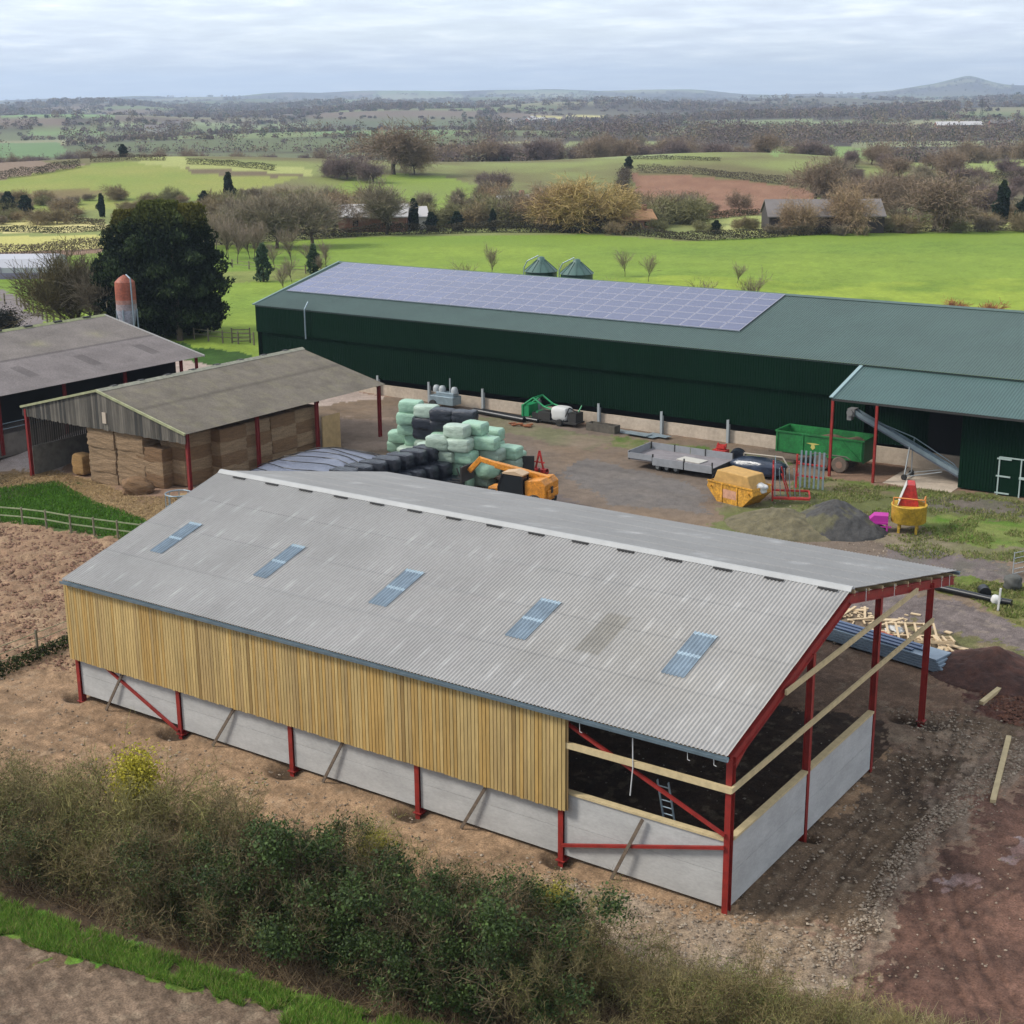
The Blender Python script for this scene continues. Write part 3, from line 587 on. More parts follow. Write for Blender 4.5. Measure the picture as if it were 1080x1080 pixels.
# ------------------------------------------------------------------ green shed with solar roof
green_roof = mat('green_roof_sheet', S(84, 106, 100), rough=.65, nscale=.25, namt=.08, nscale2=3, namt2=.06, spec=.5)
green_wall = mat('dark_green_cladding', S(11, 42, 27), rough=.8, spec=.06, nscale=.3, namt=.08)
shed = empty('green_shed', (-32, 58, 0), 0, 'very long dark green steel shed with a solar array on its roof behind the yard', 'shed')
def SH(o): o.matrix_parent_inverse = Matrix.Translation((32, -58, 0)); return o
GX0, GX1, GY0, GRY, GRZ, GEZ = -76.4, 26.0, 58.0, 69.8, 9.5, 6.82
gu = Vector((0, GRY-GY0+.1, GRZ-GEZ))
SH(corrugated('roof_front', (GX0, GY0-.1, GEZ), (1, 0, 0), gu, GX1-GX0, gu.length, .20, .035, green_roof, shed, 6, trap=True))
SH(corrugated('roof_back', (GX1, 2*GRY-GY0+.1, GEZ), (-1, 0, 0), Vector((0, -gu.y, gu.z)), GX1-GX0, gu.length, .20, .035, green_roof, shed, 6, trap=True))
SH(MB().prism([(GRY-.3, GRZ), (GRY, GRZ+.12), (GRY+.3, GRZ), (GRY, GRZ+.03)], GX0-.05, GX1, 'x').build('ridge_capping', green_roof, shed))
for sgn in (1, -1):
    SH(MB().beam((GX0+.02, GRY-sgn*(GRY-GY0+.12), GEZ+.05), (GX0+.02, GRY, GRZ+.09), .22, .10).build('verge_flashing', mat('verge_flashing', S(120, 146, 138), rough=.5), shed))
SH(corrugated('upper_wall', (GX0+.15, GY0, 4.42), (1, 0, 0), (0, 0, 1), GX1-GX0-.2, GEZ-4.42, .20, .03, green_wall, shed, 2, trap=True))
SH(corrugated('lower_wall', (GX0+.6, GY0+.22, 1.42), (1, 0, 0), (0, 0, 1), 57.2, 3.05, .20, .03, green_wall, shed, 2, trap=True))
SH(corrugated('gable_wall', (GX0+.3, 2*GRY-GY0, 1.6), (0, -1, 0), (0, 0, 1), 23.6, GEZ-1.6, .20, .03, green_wall, shed, 2, trap=True))
SH(MB().prism([(GY0+.1, GEZ-.02), (GRY, GRZ-.05), (2*GRY-GY0-.1, GEZ-.02)], GX0+.28, GX0+.34, 'x').build('gable_panel', green_wall, shed))
SH(MB().bb(GX0+.2, GX1, GY0-.06, GY0+.02, GEZ-.12, GEZ-.02).build('eaves_trim', mat('dark_trim', S(30, 52, 46), rough=.5), shed))
plinth = mat('pale_concrete', S(205, 188, 168), rough=.9, nscale=.5, namt=.12, nscale2=4, namt2=.08)
SH(MB().bb(GX0+.6, -19.6, GY0+.30, GY0+.5, -.3, .92).build('plinth_wall', plinth, shed))
post_m = mat('galvanised_post', S(176, 182, 184), rough=.5)
for k in range(11):
    x = -23.4-5.55*k
    if x < GX0+1: break
    SH(MB().ibeam((x, GY0+.14, -.2), (x, GY0+.14, 1.75), .2, .24, .03, upv=(0, 1, 0)).build('plinth_post', post_m, shed))
SH(MB().bb(GX0+.7, GX1, GY0+2.5, GY0+2.6, 0, 4.0).build('inner_lining', dark_inside, shed))
# solar array: rails, then panels; the nearest hundred as single panels
arr = SH(MB().bb(-75.7, -29.95, 61.55, 61.6, 7.72, 7.76).build('solar_array', galv, shed))
pan_mat = mat('solar_cells', S(92, 98, 134), rough=.24, nscale=.12, namt=.14, nscale2=1.2, namt2=.08, spec=.8, coord='Object')
pan_frame = mat('panel_frame', S(170, 170, 186), rough=.4)
NC, NROW = 27, 6; cw = (75.6-29.95)/NC; su = gu.normalized(); nn = Vector((0, -su.z, su.y)); y0 = 61.55; s_len = (69.55-61.55)/su.y/NROW
far_m, far_f = MB(), MB()
def panel_geo(c, r, mc, mf, org=Vector((0, 0, 0))):
    a = Vector((-29.95-(c+1)*cw, y0, GEZ+(y0-GY0+.1)*gu.z/gu.y))+su*(r*s_len)+nn*.12-org
    pts = lambda g, z: [a+Vector((g, 0, 0))+su*g+nn*z, a+Vector((cw-g, 0, 0))+su*g+nn*z, a+Vector((cw-g, 0, 0))+su*(s_len-g)+nn*z, a+Vector((g, 0, 0))+su*(s_len-g)+nn*z]
    lo, hi = pts(.02, 0), pts(.02, .04); mf.add(lo+hi, ((0,1,5,4),(1,2,6,5),(2,3,7,6),(3,0,4,7),(4,5,6,7)))
    ins = pts(.075, .043)
    mc.add(ins, ((0, 1, 2, 3),))
m1, m2 = MB(), MB(); panel_geo(0, 0, m1, m2)
me_f = m2.mesh('solar_panel'); me_f.materials.append(pan_frame)
nf = len(me_f.polygons)
# one mesh with two materials
m3 = MB(); panel_geo(0, 0, m3, m3); me_p = m3.mesh('solar_panel'); me_p.materials.append(pan_frame); me_p.materials.append(pan_mat); me_p.polygons[5].material_index = 1
cnt = 0; ff, fm = MB(), []
for c in range(NC):
    for r in range(NROW):
        if cnt < 100:
            o = link('solar_panel', me_p, None, arr)
            o.location = Vector((-c*cw, 0, 0))+su*(r*s_len)
            if c or r: o['group'] = 'panels of the solar array'
            cnt += 1
        else: panel_geo(c, r, ff, ff)
me = ff.mesh('solar_panels_far'); me.materials.append(pan_frame); me.materials.append(pan_mat)
mi = np.zeros(len(me.polygons), np.int32); mi[5::6] = 1; me.polygons.foreach_set('material_index', mi)
o = link('solar_panels', me, None, arr); tag(o, kind='stuff')
SH(MB().path([(-70.0, 57.7, 4.3), (-70.0, 57.7, 6.9), (-70.0, 58.2, 7.5)], .06, 8).build('flue_pipe', galv, shed))
# lean-to over the loading bay
lean = SH(corrugated('lean_to_roof', (-19.0, 52.85, 5.33), (1, 0, 0), (0, 5.15, 1.35), 45, 5.32, .20, .035, mat('lean_to_sheet', S(82, 110, 106), rough=.6, nscale=.4, namt=.08), shed, 4, trap=True))
SH(MB().beam((-18.95, 52.83, 5.40), (-18.95, 58.0, 6.76), .24, .07).build('verge_flashing', mat('pale_flashing', S(150, 176, 178), rough=.45), shed))
SH(MB().bb(-18.9, GX1, 52.86, 52.94, 5.18, 5.33).build('eaves_trim', dark_inside, shed))
for (x, y) in ((-18.85, 52.98), (-15.79, 52.96)):
    SH(MB().ibeam((x, y, -.1), (x, y, 5.25), .16, .16, .014).build('canopy_post', red_steel if x else red_steel, shed))
SH(corrugated('lean_to_wall', (-10.6, 54.4, .1), (1, 0, 0), (0, 0, 1), 36, 5.45, .20, .03, green_wall, shed, 2, trap=True))
SH(corrugated('lean_to_end_wall', (-10.6, 58.0, .1), (0, -1, 0), (0, 0, 1), 3.6, 5.4, .20, .03, green_wall, shed, 2, trap=True))
SH(corrugated('bay_back_wall', (-19.4, 58.75, 1.3), (1, 0, 0), (0, 0, 1), 5.2, 4.9, .20, .03, green_wall, shed, 2, trap=True))
SH(MB().bb(-19.4, -10.9, 58.4, 58.6, -.2, 1.15).build('bay_plinth_wall', plinth, shed))
SH(MB().bb(-14.2, -10.9, 58.62, 58.70, 1.2, 6.2).build('bay_shade_panel', mat('unlit_interior', S(14, 16, 18), rough=.95), shed))  # near-black panel, painted as the shade inside the open bay
slab = MB().bb(-15.2, -10.65, 53.2, 58.35, -.1, .03).build('concrete_slab', plinth); slab['kind'] = 'structure'
db = MB().bb(-8.05, -6.62, 54.32, 54.38, .03, 2.47).build('side_door', green_wall, shed); SH(db)
fr = MB(); wf = S(170, 188, 182)
for x in (-8.05, -6.68, -5.3): fr.bb(x-.04, x+.04, 54.26, 54.33, 0, 2.5)
fr.bb(-8.05, -5.3, 54.27, 54.32, 2.44, 2.52); 
for z in (.15, 1.25, 2.38): fr.bb(-8.2, -7.3, 54.24, 54.30, z-.045, z+.045)
fr.bb(-6.75, -6.4, 54.22, 54.28, 1.2, 1.36)
f_ = fr.build('door_frame', mat('white_door_steel', S(186, 204, 198), rough=.5), db)
f_.matrix_parent_inverse = Matrix.Translation((0, 0, 0))
MBs = MB().bb(-5.28, -3.9, 54.33, 54.38, .03, 2.47).build('side_door', green_wall, shed); SH(MBs)

# ------------------------------------------------------------------ hay barn
old_roof_c = np.array(S(120, 113, 103)); old_mat = mat('mossy_asbestos_roof', (.2, .2, .2), rough=.95, attr='Col', nscale=.9, namt=.16, nscale2=7, namt2=.14, spec=.2, spread=(.3, .7))
grey_board = mat('silver_grey_boards', (.2, .2, .2), rough=.9, attr='Col', nscale=3, namt=.25, stretch=(1, 1, .2))
def moss(U, V, c):
    n = fbm(U, V, 2.2, 5, 3); n2 = fbm(U, V, .6, 3, 8); c = c*(.8+.4*n)[:, None]
    t = np.clip((n2-.55)/.15, 0, 1)[:, None]*.45; c = c*(1-t*.6)+np.array(S(140, 134, 108))*t*.6
    t = (np.exp(-(((V % 2.35)-2.3)/.05)**2))[:, None]*.4; return c*(1-t)
hay = empty('hay_barn', (-59.9, 36, 0), 0, 'old hay barn with mossy grey roof and silvery gable boards, full of straw bales', 'barn')
def HB(o): o.matrix_parent_inverse = Matrix.Translation((59.9, -36, 0)); return o
hx0, hx1, hrx, hy0, hy1, he_, hr_ = -68.1, -51.6, -59.9, 26.1, 46.3, 3.98, 5.95
uL = Vector((hrx-hx0, 0, hr_-he_)); uR = Vector((hrx-hx1, 0, hr_-he_))
HB(corrugated('roof_slope', (hx0, hy1, he_), (0, -1, 0), uL, hy1-hy0, uL.length, .146, .04, old_mat, hay, 24, 6, old_roof_c, moss))
HB(corrugated('roof_slope', (hx1, hy0, he_), (0, 1, 0), uR, hy1-hy0, uR.length, .146, .04, old_mat, hay, 24, 6, old_roof_c, moss))
HB(MB().prism([(hrx-.3, hr_-.02), (hrx, hr_+.14), (hrx+.3, hr_-.02), (hrx, hr_+.05)], hy0-.05, hy1+.05).build('ridge_capping', mat('mossy_ridge', S(158, 156, 138), rough=.95, nscale=3, namt=.2), hay))
for k in range(8): HB(MB().box((hrx-.1, hy0+1.6+k*2.4, hr_+.09), (.3, .5, .12)).build('ridge_vent', dark_inside, hay))
for sgn, hx in ((1, hx1), (-1, hx0)):
    HB(MB().beam((hx, hy0-.03, he_+.02), (hrx, hy0-.03, hr_+.05), .12, .16).build('bargeboard', mat('lichen_bargeboard', S(168, 170, 130), rough=.9, nscale=2, namt=.2), hay))
m = MB(); rb = random.Random(8); x = hx0+.05
while x < hx1-.1:
    w = rb.uniform(.17, .26); zt = min(he_+(x+w/2-hx0)*uL.z/uL.x, he_+(hx1-x-w/2)*uR.z/abs(uR.x))-.06
    g = rb.uniform(.4, 1.2); m.cur = tuple(q*g for q in S(112, 106, 96)) if rb.random() > .2 else S(62, 60, 56)
    if zt > 3.45: m.bb(x, x+w-.015, hy0+.03, hy0+.055, 3.34+rb.uniform(-.04, .04), zt)
    x += w
HB(m.build('gable_boards', grey_board, hay))
HB(MB().box((-59.3, hy0-.02, 4.2), (.35, .06, .75)).build('sign_board', mat('faded_board', S(206, 190, 170), rough=.8), hay))
for (x, y, z0) in ((-67.7, 26.2, -1.1), (-52.0, 26.6, 0), (-52.0, 33.0, 0), (-52.0, 39.0, 0), (-51.95, 45.9, 0), (-67.7, 33, -.4), (-67.7, 39.4, 0), (-67.7, 45.9, 0)):
    HB(MB().ibeam((x, y, z0-.3), (x, y, he_-.1), .2, .24, .02).build('post', red_dark, hay))
for y in (26.5, 33.0, 39.2, 45.9):
    HB(MB().ibeam((hx0+.3, y, he_-.12), (hrx, y, hr_-.15), .12, .24, .02).build('roof_beam', red_dark, hay)); HB(MB().ibeam((hrx, y, hr_-.15), (hx1-.3, y, he_-.12), .12, .24, .02).build('roof_beam', red_dark, hay))
m = MB(); y = hy0+.3; rb = random.Random(2)
while y < hy1:
    g = rb.uniform(.5, 1.0); m.cur = tuple(q*g for q in S(90, 84, 76)); m.bb(hx0+.2, hx0+.23, y, y+.14, 1.1, he_-.2); y += .19
HB(m.build('spaced_side_boards', grey_board, hay))
HB(MB().bb(hx0+.15, hx0+.3, hy0+.4, hy1, -1.2, 1.1).build('side_wall', mat('block_wall', S(128, 124, 116), rough=.95, nscale=2, namt=.2), hay))

# ------------------------------------------------------------------ cattle barn at the left edge
cat_b = empty('cattle_barn', (-84.5, 25, 0), 0, 'low wide grey-roofed cattle barn with dark open side at the left edge', 'barn')
def CB(o): o.matrix_parent_inverse = Matrix.Translation((84.5, -25, 0)); return o
cy0, cy1, cex, crx, cez, crz = -2.0, 47.8, -72.4, -84.6, 4.0, 6.5
old_mat2 = mat('purple_grey_asbestos', (.2, .2, .2), rough=.95, attr='Col', nscale=.5, namt=.12, nscale2=6, namt2=.12, spec=.2)
def moss2(U, V, c):
    c = c*(.86+.28*fbm(U, V, 2.5, 4, 31))[:, None]; k = (V > 6.25)[:, None]
    c = np.where(k, c*np.array([1.0, 1.0, .94]), c)
    t = (k[:, 0]*(np.exp(-(((U % 6.1)-3)/.9)**2)*np.exp(-((V-8.6)/.8)**2)))[:, None]*.5*np.clip(fbm(U, V, .7, 3, 2)*2-.4, 0, 1)[:, None]; c = c*(1-t)+np.array(S(160, 156, 116))*t
    g = ((np.abs((U % 6.1)-4.0) < .5)*(V > 2.3)*(V < 4.9))[:, None]; c = np.where(g, c*.72, c)
    e = np.exp(-((V-6.25)/.08)**2)[:, None]; return c*(1-.45*e)
uR2 = Vector((crx-cex, 0, crz-cez)); uL2 = Vector((-(crx-cex), 0, crz-cez))
CB(corrugated('roof_slope', (cex, cy0, cez), (0, 1, 0), uR2, cy1-cy0, uR2.length, .146, .04, old_mat2, cat_b, 40, 6, np.array(S(128, 121, 120)), moss2))
CB(corrugated('roof_slope', (2*crx-cex, cy1, cez), (0, -1, 0), uL2, cy1-cy0, uL2.length, .146, .04, old_mat2, cat_b, 20, 6, np.array(S(132, 128, 120)), moss2))
CB(MB().prism([(crx-.3, crz-.02), (crx, crz+.14), (crx+.3, crz-.02), (crx, crz+.05)], cy0, cy1+.05).build('ridge_capping', mat('mossy_ridge_cap', S(150, 154, 112), rough=.95, nscale=3, namt=.2), cat_b))
for k in range(12): CB(MB().box((crx+.05, cy1-2.0-k*3.05, crz+.10), (.3, .8, .13)).build('ridge_vent', dark_inside, cat_b))
CB(MB().beam((cex, cy1+.03, cez+.02), (crx, cy1+.03, crz+.04), .10, .18).build('verge_trim', mat('verge_trim', S(176, 174, 170), rough=.8), cat_b))
for y in np.arange(cy0, cy1, 6.0):
    y = min(y, cy1-.6); CB(MB().ibeam((cex-.9, y, -.6), (cex-.9, y, cez), .2, .22, .02).build('post', red_dark, cat_b))
CB(MB().ibeam((cex-.35, 47.2, -.1), (cex-.35, 47.2, cez-.05), .18, .2, .02).build('post', red_dark, cat_b))
CB(MB().bb(cex-1.15, cex-1.0, cy0, 45.2, -.8, .9).build('feed_wall', mat('stained_wall', S(120, 112, 104), rough=.95, nscale=1, namt=.3), cat_b))
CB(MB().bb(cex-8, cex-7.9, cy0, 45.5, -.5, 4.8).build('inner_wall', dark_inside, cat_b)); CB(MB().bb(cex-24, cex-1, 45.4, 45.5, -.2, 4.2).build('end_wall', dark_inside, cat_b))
for z in (1.3, 1.7): CB(MB().tube((cex-1.05, cy0, z), (cex-1.05, 45, z), .035, n=6).build('feed_rail', galv, cat_b))

# ------------------------------------------------------------------ straw bales in the hay barn
def soft_box(sx, sy, sz, n=6, p=5.0, noise=0.02, seed=0, flat=1.0):
    """box with rounded, slightly lumpy faces, centred in x and y, standing on z=0"""
    V, F = [], []; rng = np.random.RandomState(seed)
    def face(fu):
        b = len(V)
        for i in range(n+1):
            for j in range(n+1): V.append(fu(-1+2*i/n, -1+2*j/n))
        for i in range(n):
            for j in range(n): F.append((b+i*(n+1)+j, b+(i+1)*(n+1)+j, b+(i+1)*(n+1)+j+1, b+i*(n+1)+j+1))
    face(lambda a, b: (a, b, 1)); face(lambda a, b: (b, a, -1)); face(lambda a, b: (1, a, b)); face(lambda a, b: (-1, b, a)); face(lambda a, b: (b, 1, a)); face(lambda a, b: (a, -1, b))
    A = np.array(V, float); r = (np.abs(A)**p).sum(1)**(1/p); A = A/r[:, None]
    ph = rng.uniform(0, 6, 6)
    k = 1+noise*(.7*np.sin(A[:, 0]*17+ph[5])*np.sin(A[:, 1]*15+A[:, 2]*13)+np.sin(A[:, 0]*5+ph[0])*np.sin(A[:, 1]*4+ph[1])+np.sin(A[:, 2]*6+ph[2]+A[:, 0]*3)+.6*np.sin(A[:, 1]*11+ph[3])*np.sin(A[:, 0]*9+A[:, 2]*8+ph[4]))
    A = A*k[:, None]*np.array([sx/2, sy/2, sz/2])+np.array([0, 0, sz/2])
    m = MB(); m.add([tuple(q) for q in A], F, True); return m
straw_m = [mat('weathered_straw', S(164, 136, 104), rough=.95, nscale=2.2, namt=.25, nscale2=14, namt2=.3, bump=.10, bscale=7, stretch=(.5, .5, 3.2), spread=(.3, .7)),
           mat('brown_straw', S(140, 108, 76), rough=.95, nscale=2.2, namt=.25, nscale2=14, namt2=.3, bump=.10, bscale=7, stretch=(.5, .5, 3.2), spread=(.3, .7)),
           mat('golden_straw', S(186, 146, 92), rough=.95, nscale=2.2, namt=.25, nscale2=14, namt2=.3, bump=.10, bscale=7, stretch=(.5, .5, 3.2), spread=(.3, .7))]
def variants(name, dims, mats, cnt=3, **kw):
    out = []
    for i in range(cnt):
        me = soft_box(*dims, seed=i+3, **kw).mesh(name); me.materials.append(mats[i % len(mats)]); out.append(me)
    return out
sb = variants('straw_bale', (2.74, 2.4, .92), [straw_m[0]], 3, p=30, noise=.015, n=9)
sb2 = variants('straw_bale', (2.52, 2.3, .93), [straw_m[1], straw_m[0]], 4, p=30, noise=.015, n=9)
LAY = ['bottom layer', 'second layer up', 'third layer up', 'fourth layer up', 'top layer', 'topmost layer']
rb = random.Random(12)
def place(name, me, x, y, z, rz, label, cat, group):
    o = link(name, me); o.location = (x, y, z); o.rotation_euler = (rb.uniform(-.015, .015), rb.uniform(-.015, .015), rz); return tag(o, label, cat, group)
for c, x in enumerate((-60.75, -57.95)):
    for l in range(5):
        zb0 = -.62 if c == 0 else -.5
        place('straw_bale', sb[(l+c) % 3], x+.55+rb.uniform(-.05, .05), 27.55+rb.uniform(-.1, .1), zb0+.06+l*.84, rb.choice([0, math.pi]), 'weathered straw bale, %s, %s tall column under the gable boards' % (LAY[l], ('left', 'right')[c]), 'straw bale', 'straw bales in the hay barn')
for d in range(2):
    for c, x in enumerate((-60.7, -58.0)):
        for l in (2, 3): place('straw_bale', sb[(l+c+d) % 3], x, 30.1+2.5*d, -.5+.84*l if l else 0, 0, 'straw bale behind the tall front columns, %s, %s side, %s row' % (LAY[l], ('left', 'right')[c], ('nearer', 'farther')[d]), 'straw bale', 'straw bales in the hay barn')
        for l in (0, 1): place('straw_bale', sb[(l+c+d) % 3], x, 30.1+2.5*d, -.5+.84*l, 0, 'straw bale behind the tall front columns, %s, %s side, %s row' % (LAY[l], ('left', 'right')[c], ('nearer', 'farther')[d]), 'straw bale', 'straw bales in the hay barn')
for c, y in enumerate((28.6, 31.05, 33.5, 35.95, 38.4)):
    for l in range(4 if c else 4):
        place('straw_bale', sb2[(l*3+c) % 4], -53.5-(.8 if c == 0 else 0)+rb.uniform(-.08, .08), y, l*.86-.02, math.pi/2+rb.choice([0, math.pi]), 'brown straw bale, %s, %s column along the yard side of the hay barn' % (LAY[l], ORD[c]), 'straw bale', 'straw bales in the hay barn')
for l in range(3):
    place('straw_bale', sb2[l], -55.6, 27.6, -.1+l*.86, 0, 'brown straw bale set back right of the tall front columns, %s' % LAY[l], 'straw bale', 'straw bales in the hay barn')
me = soft_box(1.3, 1.1, 1.5, p=6, noise=.03, seed=9).mesh('straw_bale'); me.materials.append(straw_m[2])
o = link('straw_bale', me); o.location = (-64.6, 28.2, -.85); tag(o, 'single golden straw bale in the dark left part of the hay barn', 'straw bale')
me = soft_box(2.0, 1.4, 1.2, p=3.0, noise=.09, seed=11).mesh('straw_bale'); me.materials.append(straw_m[1])
o = link('straw_bale', me); o.location = (-55.3, 24.9, -.35); o.rotation_euler = (.1, .25, .6); tag(o, 'burst brown straw bale slumped on the ground by the right red post', 'straw bale')
tag(MB().bb(-51.95, -51.85, 39.4, 41.3, 0, 2.7).build('plywood_sheet', mat('tan_plywood', S(188, 158, 112), rough=.8, nscale=2, namt=.15)), 'tan plywood sheet standing against the last bales of the hay barn', 'board')
# feed ring leaning by the hay barn
m = MB(); R0 = .8
for zc in (0, .9):
    m.path([(R0*math.cos(a), R0*math.sin(a), zc) for a in np.linspace(0, 2*math.pi, 17)], .05, 6)
for a in np.linspace(0, 2*math.pi, 9)[:-1]: m.tube((R0*math.cos(a), R0*math.sin(a), 0), (R0*math.cos(a), R0*math.sin(a), .9), .03, n=6)
o = m.build('ring_feeder', galv); o.location = (-49.64, 23.40, 0.10); tag(o, 'round grey ring feeder beside the right red post of the hay barn', 'ring feeder')

# ------------------------------------------------------------------ silos
fsm = mat('rust_and_white_paint', (.3, .3, .3), rough=.6, attr='Col', nscale=1.5, namt=.2, nscale2=6, namt2=.15)
m = MB(); prof = [(.12, 7.55), (.55, 7.3), (.95, 6.9), (.98, 6.3), (.98, 5.6), (.98, 5.2), (.98, 4.8), (.98, 4.2), (.95, 3.9), (.7, 2.8), (.45, 1.7), (.28, 1.2)]
for i in range(len(prof)-1):
    z = prof[i][1]; m.cur = S(160, 84, 58) if z > 5.3 else (S(160, 118, 104) if z > 4.9 else (S(156, 144, 144) if z > 4.3 else S(158, 162, 174))); m.lathe([prof[i+1], prof[i]], n=20)
o = empty('feed_silo', (-93.6, 58.1, .9), 0, 'narrow feed silo, rusty orange top and pale cone, in front of the dark conifer', 'silo')
m.build('hopper', fsm, o)
m = MB()
for a in range(4): ca_, sa_ = math.cos(a*math.pi/2+.5), math.sin(a*math.pi/2+.5); m.tube((1.05*ca_, 1.05*sa_, 0), (1.02*ca_, 1.02*sa_, 4.3), .07, n=6)
m.build('legs', galv, o); MB().path([(1.25, -.3, 0), (1.2, -.3, 7.3), (.3, 0, 7.6)], .07, 8).build('filling_pipe', galv, o)
gs_roof = mat('silo_cone', S(70, 104, 96), rough=.5, nscale=1, namt=.1); gs_wall = mat('silo_wall', S(24, 62, 50), rough=.4, nscale=1, namt=.1)
for i, (x, lab) in enumerate(((-65.2, 'left'), (-60.9, 'right'))):
    s_ = empty('grain_silo', (x, 88, 0), 0, '%s of two dark green round silos with cone roofs behind the solar roof' % lab, 'silo', 'grain silos behind the green shed')
    MB().lathe([(1.62, 0), (1.62, 2.3), (1.65, 2.35), (1.62, 2.4), (1.62, 4.6), (1.65, 4.65), (1.62, 4.7), (1.62, 7.6)], n=32).build('shell', gs_wall, s_)
    m = MB().lathe([(1.72, 7.55), (1.1, 8.1), (.42, 8.66), (.34, 8.95), (.1, 9.02), (.02, 9.03)], n=32)
    for a in range(12): ca_, sa_ = math.cos(a*math.pi/6), math.sin(a*math.pi/6); m.beam((1.69*ca_, 1.69*sa_, 7.62), (.44*ca_, .44*sa_, 8.70), .05, .05)
    m.build('cone_roof', gs_roof, s_)
    MB().path([(-1.85, -.4, 0), (-1.85, -.4, 7.8), (-1.5, -.3, 8.5), (-.3, 0, 9.1)], .055, 8).build('filling_pipe', galv, s_)

# ------------------------------------------------------------------ wrapped silage bales
def wrap_mat(n, c, r=.38): return mat(n, c, rough=r, nscale=1.5, namt=.10, nscale2=9, namt2=.08, bump=.05, bscale=5, stretch=(1, 1, 1.6), spec=.5)
mint = [wrap_mat('mint_wrap', S(168, 208, 180)), wrap_mat('pale_mint_wrap', S(186, 206, 188)), wrap_mat('grey_mint_wrap', S(158, 178, 160))]
blackw = wrap_mat('black_wrap', S(40, 44, 54), .25)
ml = [soft_box(1.66, 1.2, .86, p=6.5, noise=.022, seed=i).mesh('silage_bale') for i in range(9)]
for i, me in enumerate(ml): me.materials.append(mint[i % 3])
bl = [soft_box(1.7, 1.2, .87, p=6.5, noise=.03, seed=20+i).mesh('silage_bale') for i in range(3)]
for me in bl: me.materials.append(blackw)
placed = []
def silage(p, l, me, rz, label, grp):
    o = link('silage_bale', me); o.location = (p[0], p[1], l*.83); o.rotation_euler = (rb.uniform(-.02, .02), rb.uniform(-.02, .02), rz); placed.append((p[0], p[1], l)); return tag(o, label, 'silage bale', grp)
W_, E_ = 'mint and black wrapped bales stacked in the yard', 'mint and black wrapped bales stacked in the yard'
left = [((-45.70, 41.92, 3.70), 4, 0, 'top of the tall left column'), ((-45.81, 41.75, 2.90), 3, 0, 'second from the top of the tall left column'), ((-45.99, 42.05, 2.10), 2, 0, 'middle of the tall left column'),
        ((-47.31, 42.58, 1.25), 1, 3, 'low on the far left edge of the stack'), ((-45.71, 42.53, 1.25), 1, 0, 'under the tall left column, beside the black bales'), ((-47.79, 43.03, 0.40), 0, 3, 'bottom left corner of the whole stack'), ((-46.07, 42.73, 0.40), 0, 0, 'bottom course under the tall left column'),
        ((-43.78, 41.23, 3.70), 4, 1, 'on top between the left column and the black bales')]
for p, l, c, d in left: silage(p, l, ml[c], .35 if c != 1 else .25, 'mint green wrapped bale, '+d, W_)
for p, l, d in (((-42.07, 40.83, 3.70), 4, 'left of the two on top'), ((-40.44, 41.14, 3.70), 4, 'right of the two on top, with a pale sheen'), ((-43.88, 41.12, 2.90), 3, 'in the third course below the mint bale'), ((-42.45, 41.31, 2.90), 3, 'third course, below the two top ones'), ((-44.18, 41.59, 2.10), 2, 'rounded end facing out of the middle of the stack'), ((-40.52, 41.12, 2.90), 3, 'third course at the right, below the pale sheen one')):
    silage(p, l, bl[len(placed) % 3], .3, 'black wrapped bale, '+d, W_)
right = [((-38.24, 37.33, 3.70), 4, 1, 'top of the right stack'), ((-37.75, 38.65, 3.70), 4, 0, 'behind the topmost bale of the right stack'), ((-39.43, 36.95, 3.50), 3, 4, 'left shoulder of the right stack'), ((-37.92, 40.71, 2.90), 3, 0, 'back edge of the right stack'),
         ((-39.21, 36.74, 2.90), 3, 2, 'third course, far left of the right stack'), ((-37.87, 37.11, 2.90), 3, 1, 'third course, under the topmost bale'), ((-36.73, 38.49, 2.90), 3, 0, 'third course at the right, bright in the light'), ((-35.98, 40.02, 2.50), 2, 3, 'right end of the stack, top'),
         ((-38.92, 36.94, 2.10), 2, 5, 'second course, below the left shoulder'), ((-37.71, 37.40, 2.10), 2, 0, 'second course, bulging outwards above the loader boom'), ((-36.50, 38.80, 2.10), 2, 5, 'second course, behind the loader boom'), ((-36.92, 41.81, 1.30), 1, 3, 'right end of the stack, middle'),
         ((-40.91, 37.89, 2.10), 2, 4, 'tucked behind the black clamp bales'), ((-39.34, 37.36, 1.25), 1, 2, 'first course up, left'), ((-38.03, 37.59, 1.25), 1, 0, 'first course up, beside the loader carriage'), ((-37.00, 40.69, 0.80), 0, 5, 'right end of the stack, lowest'),
         ((-41.15, 38.38, 1.25), 1, 7, 'first course up, far left'), ((-39.52, 37.88, 0.40), 0, 8, 'bottom course, left'), ((-38.31, 38.06, 0.40), 0, 5, 'bottom course, centre'), ((-37.16, 38.50, 0.40), 0, 2, 'bottom course, under the loader boom')]
for p, l, c, d in right: silage(p, l, ml[c], .22 if l % 2 else .12, 'pale mint wrapped bale, '+d, E_)
inner = []
for x, y, l in list(placed):                                   # the bales that carry those
    for k in range(l):
        if all((x-a)**2+(y-b)**2 > .95**2 or q != k for a, b, q in placed): placed.append((x, y, k)); inner.append((k, sd(x, y)[0], x, y))
inner.sort(); ck = {}
for k, s_, x, y in inner:
    ck[k] = ck.get(k, 0)+1
    silage((x, y), k, ml[(k+ck[k]) % 9], .2, 'wrapped bale inside the stack seen in gaps, %s, %s from the left' % (LAY[k], ordn(ck[k])), E_)
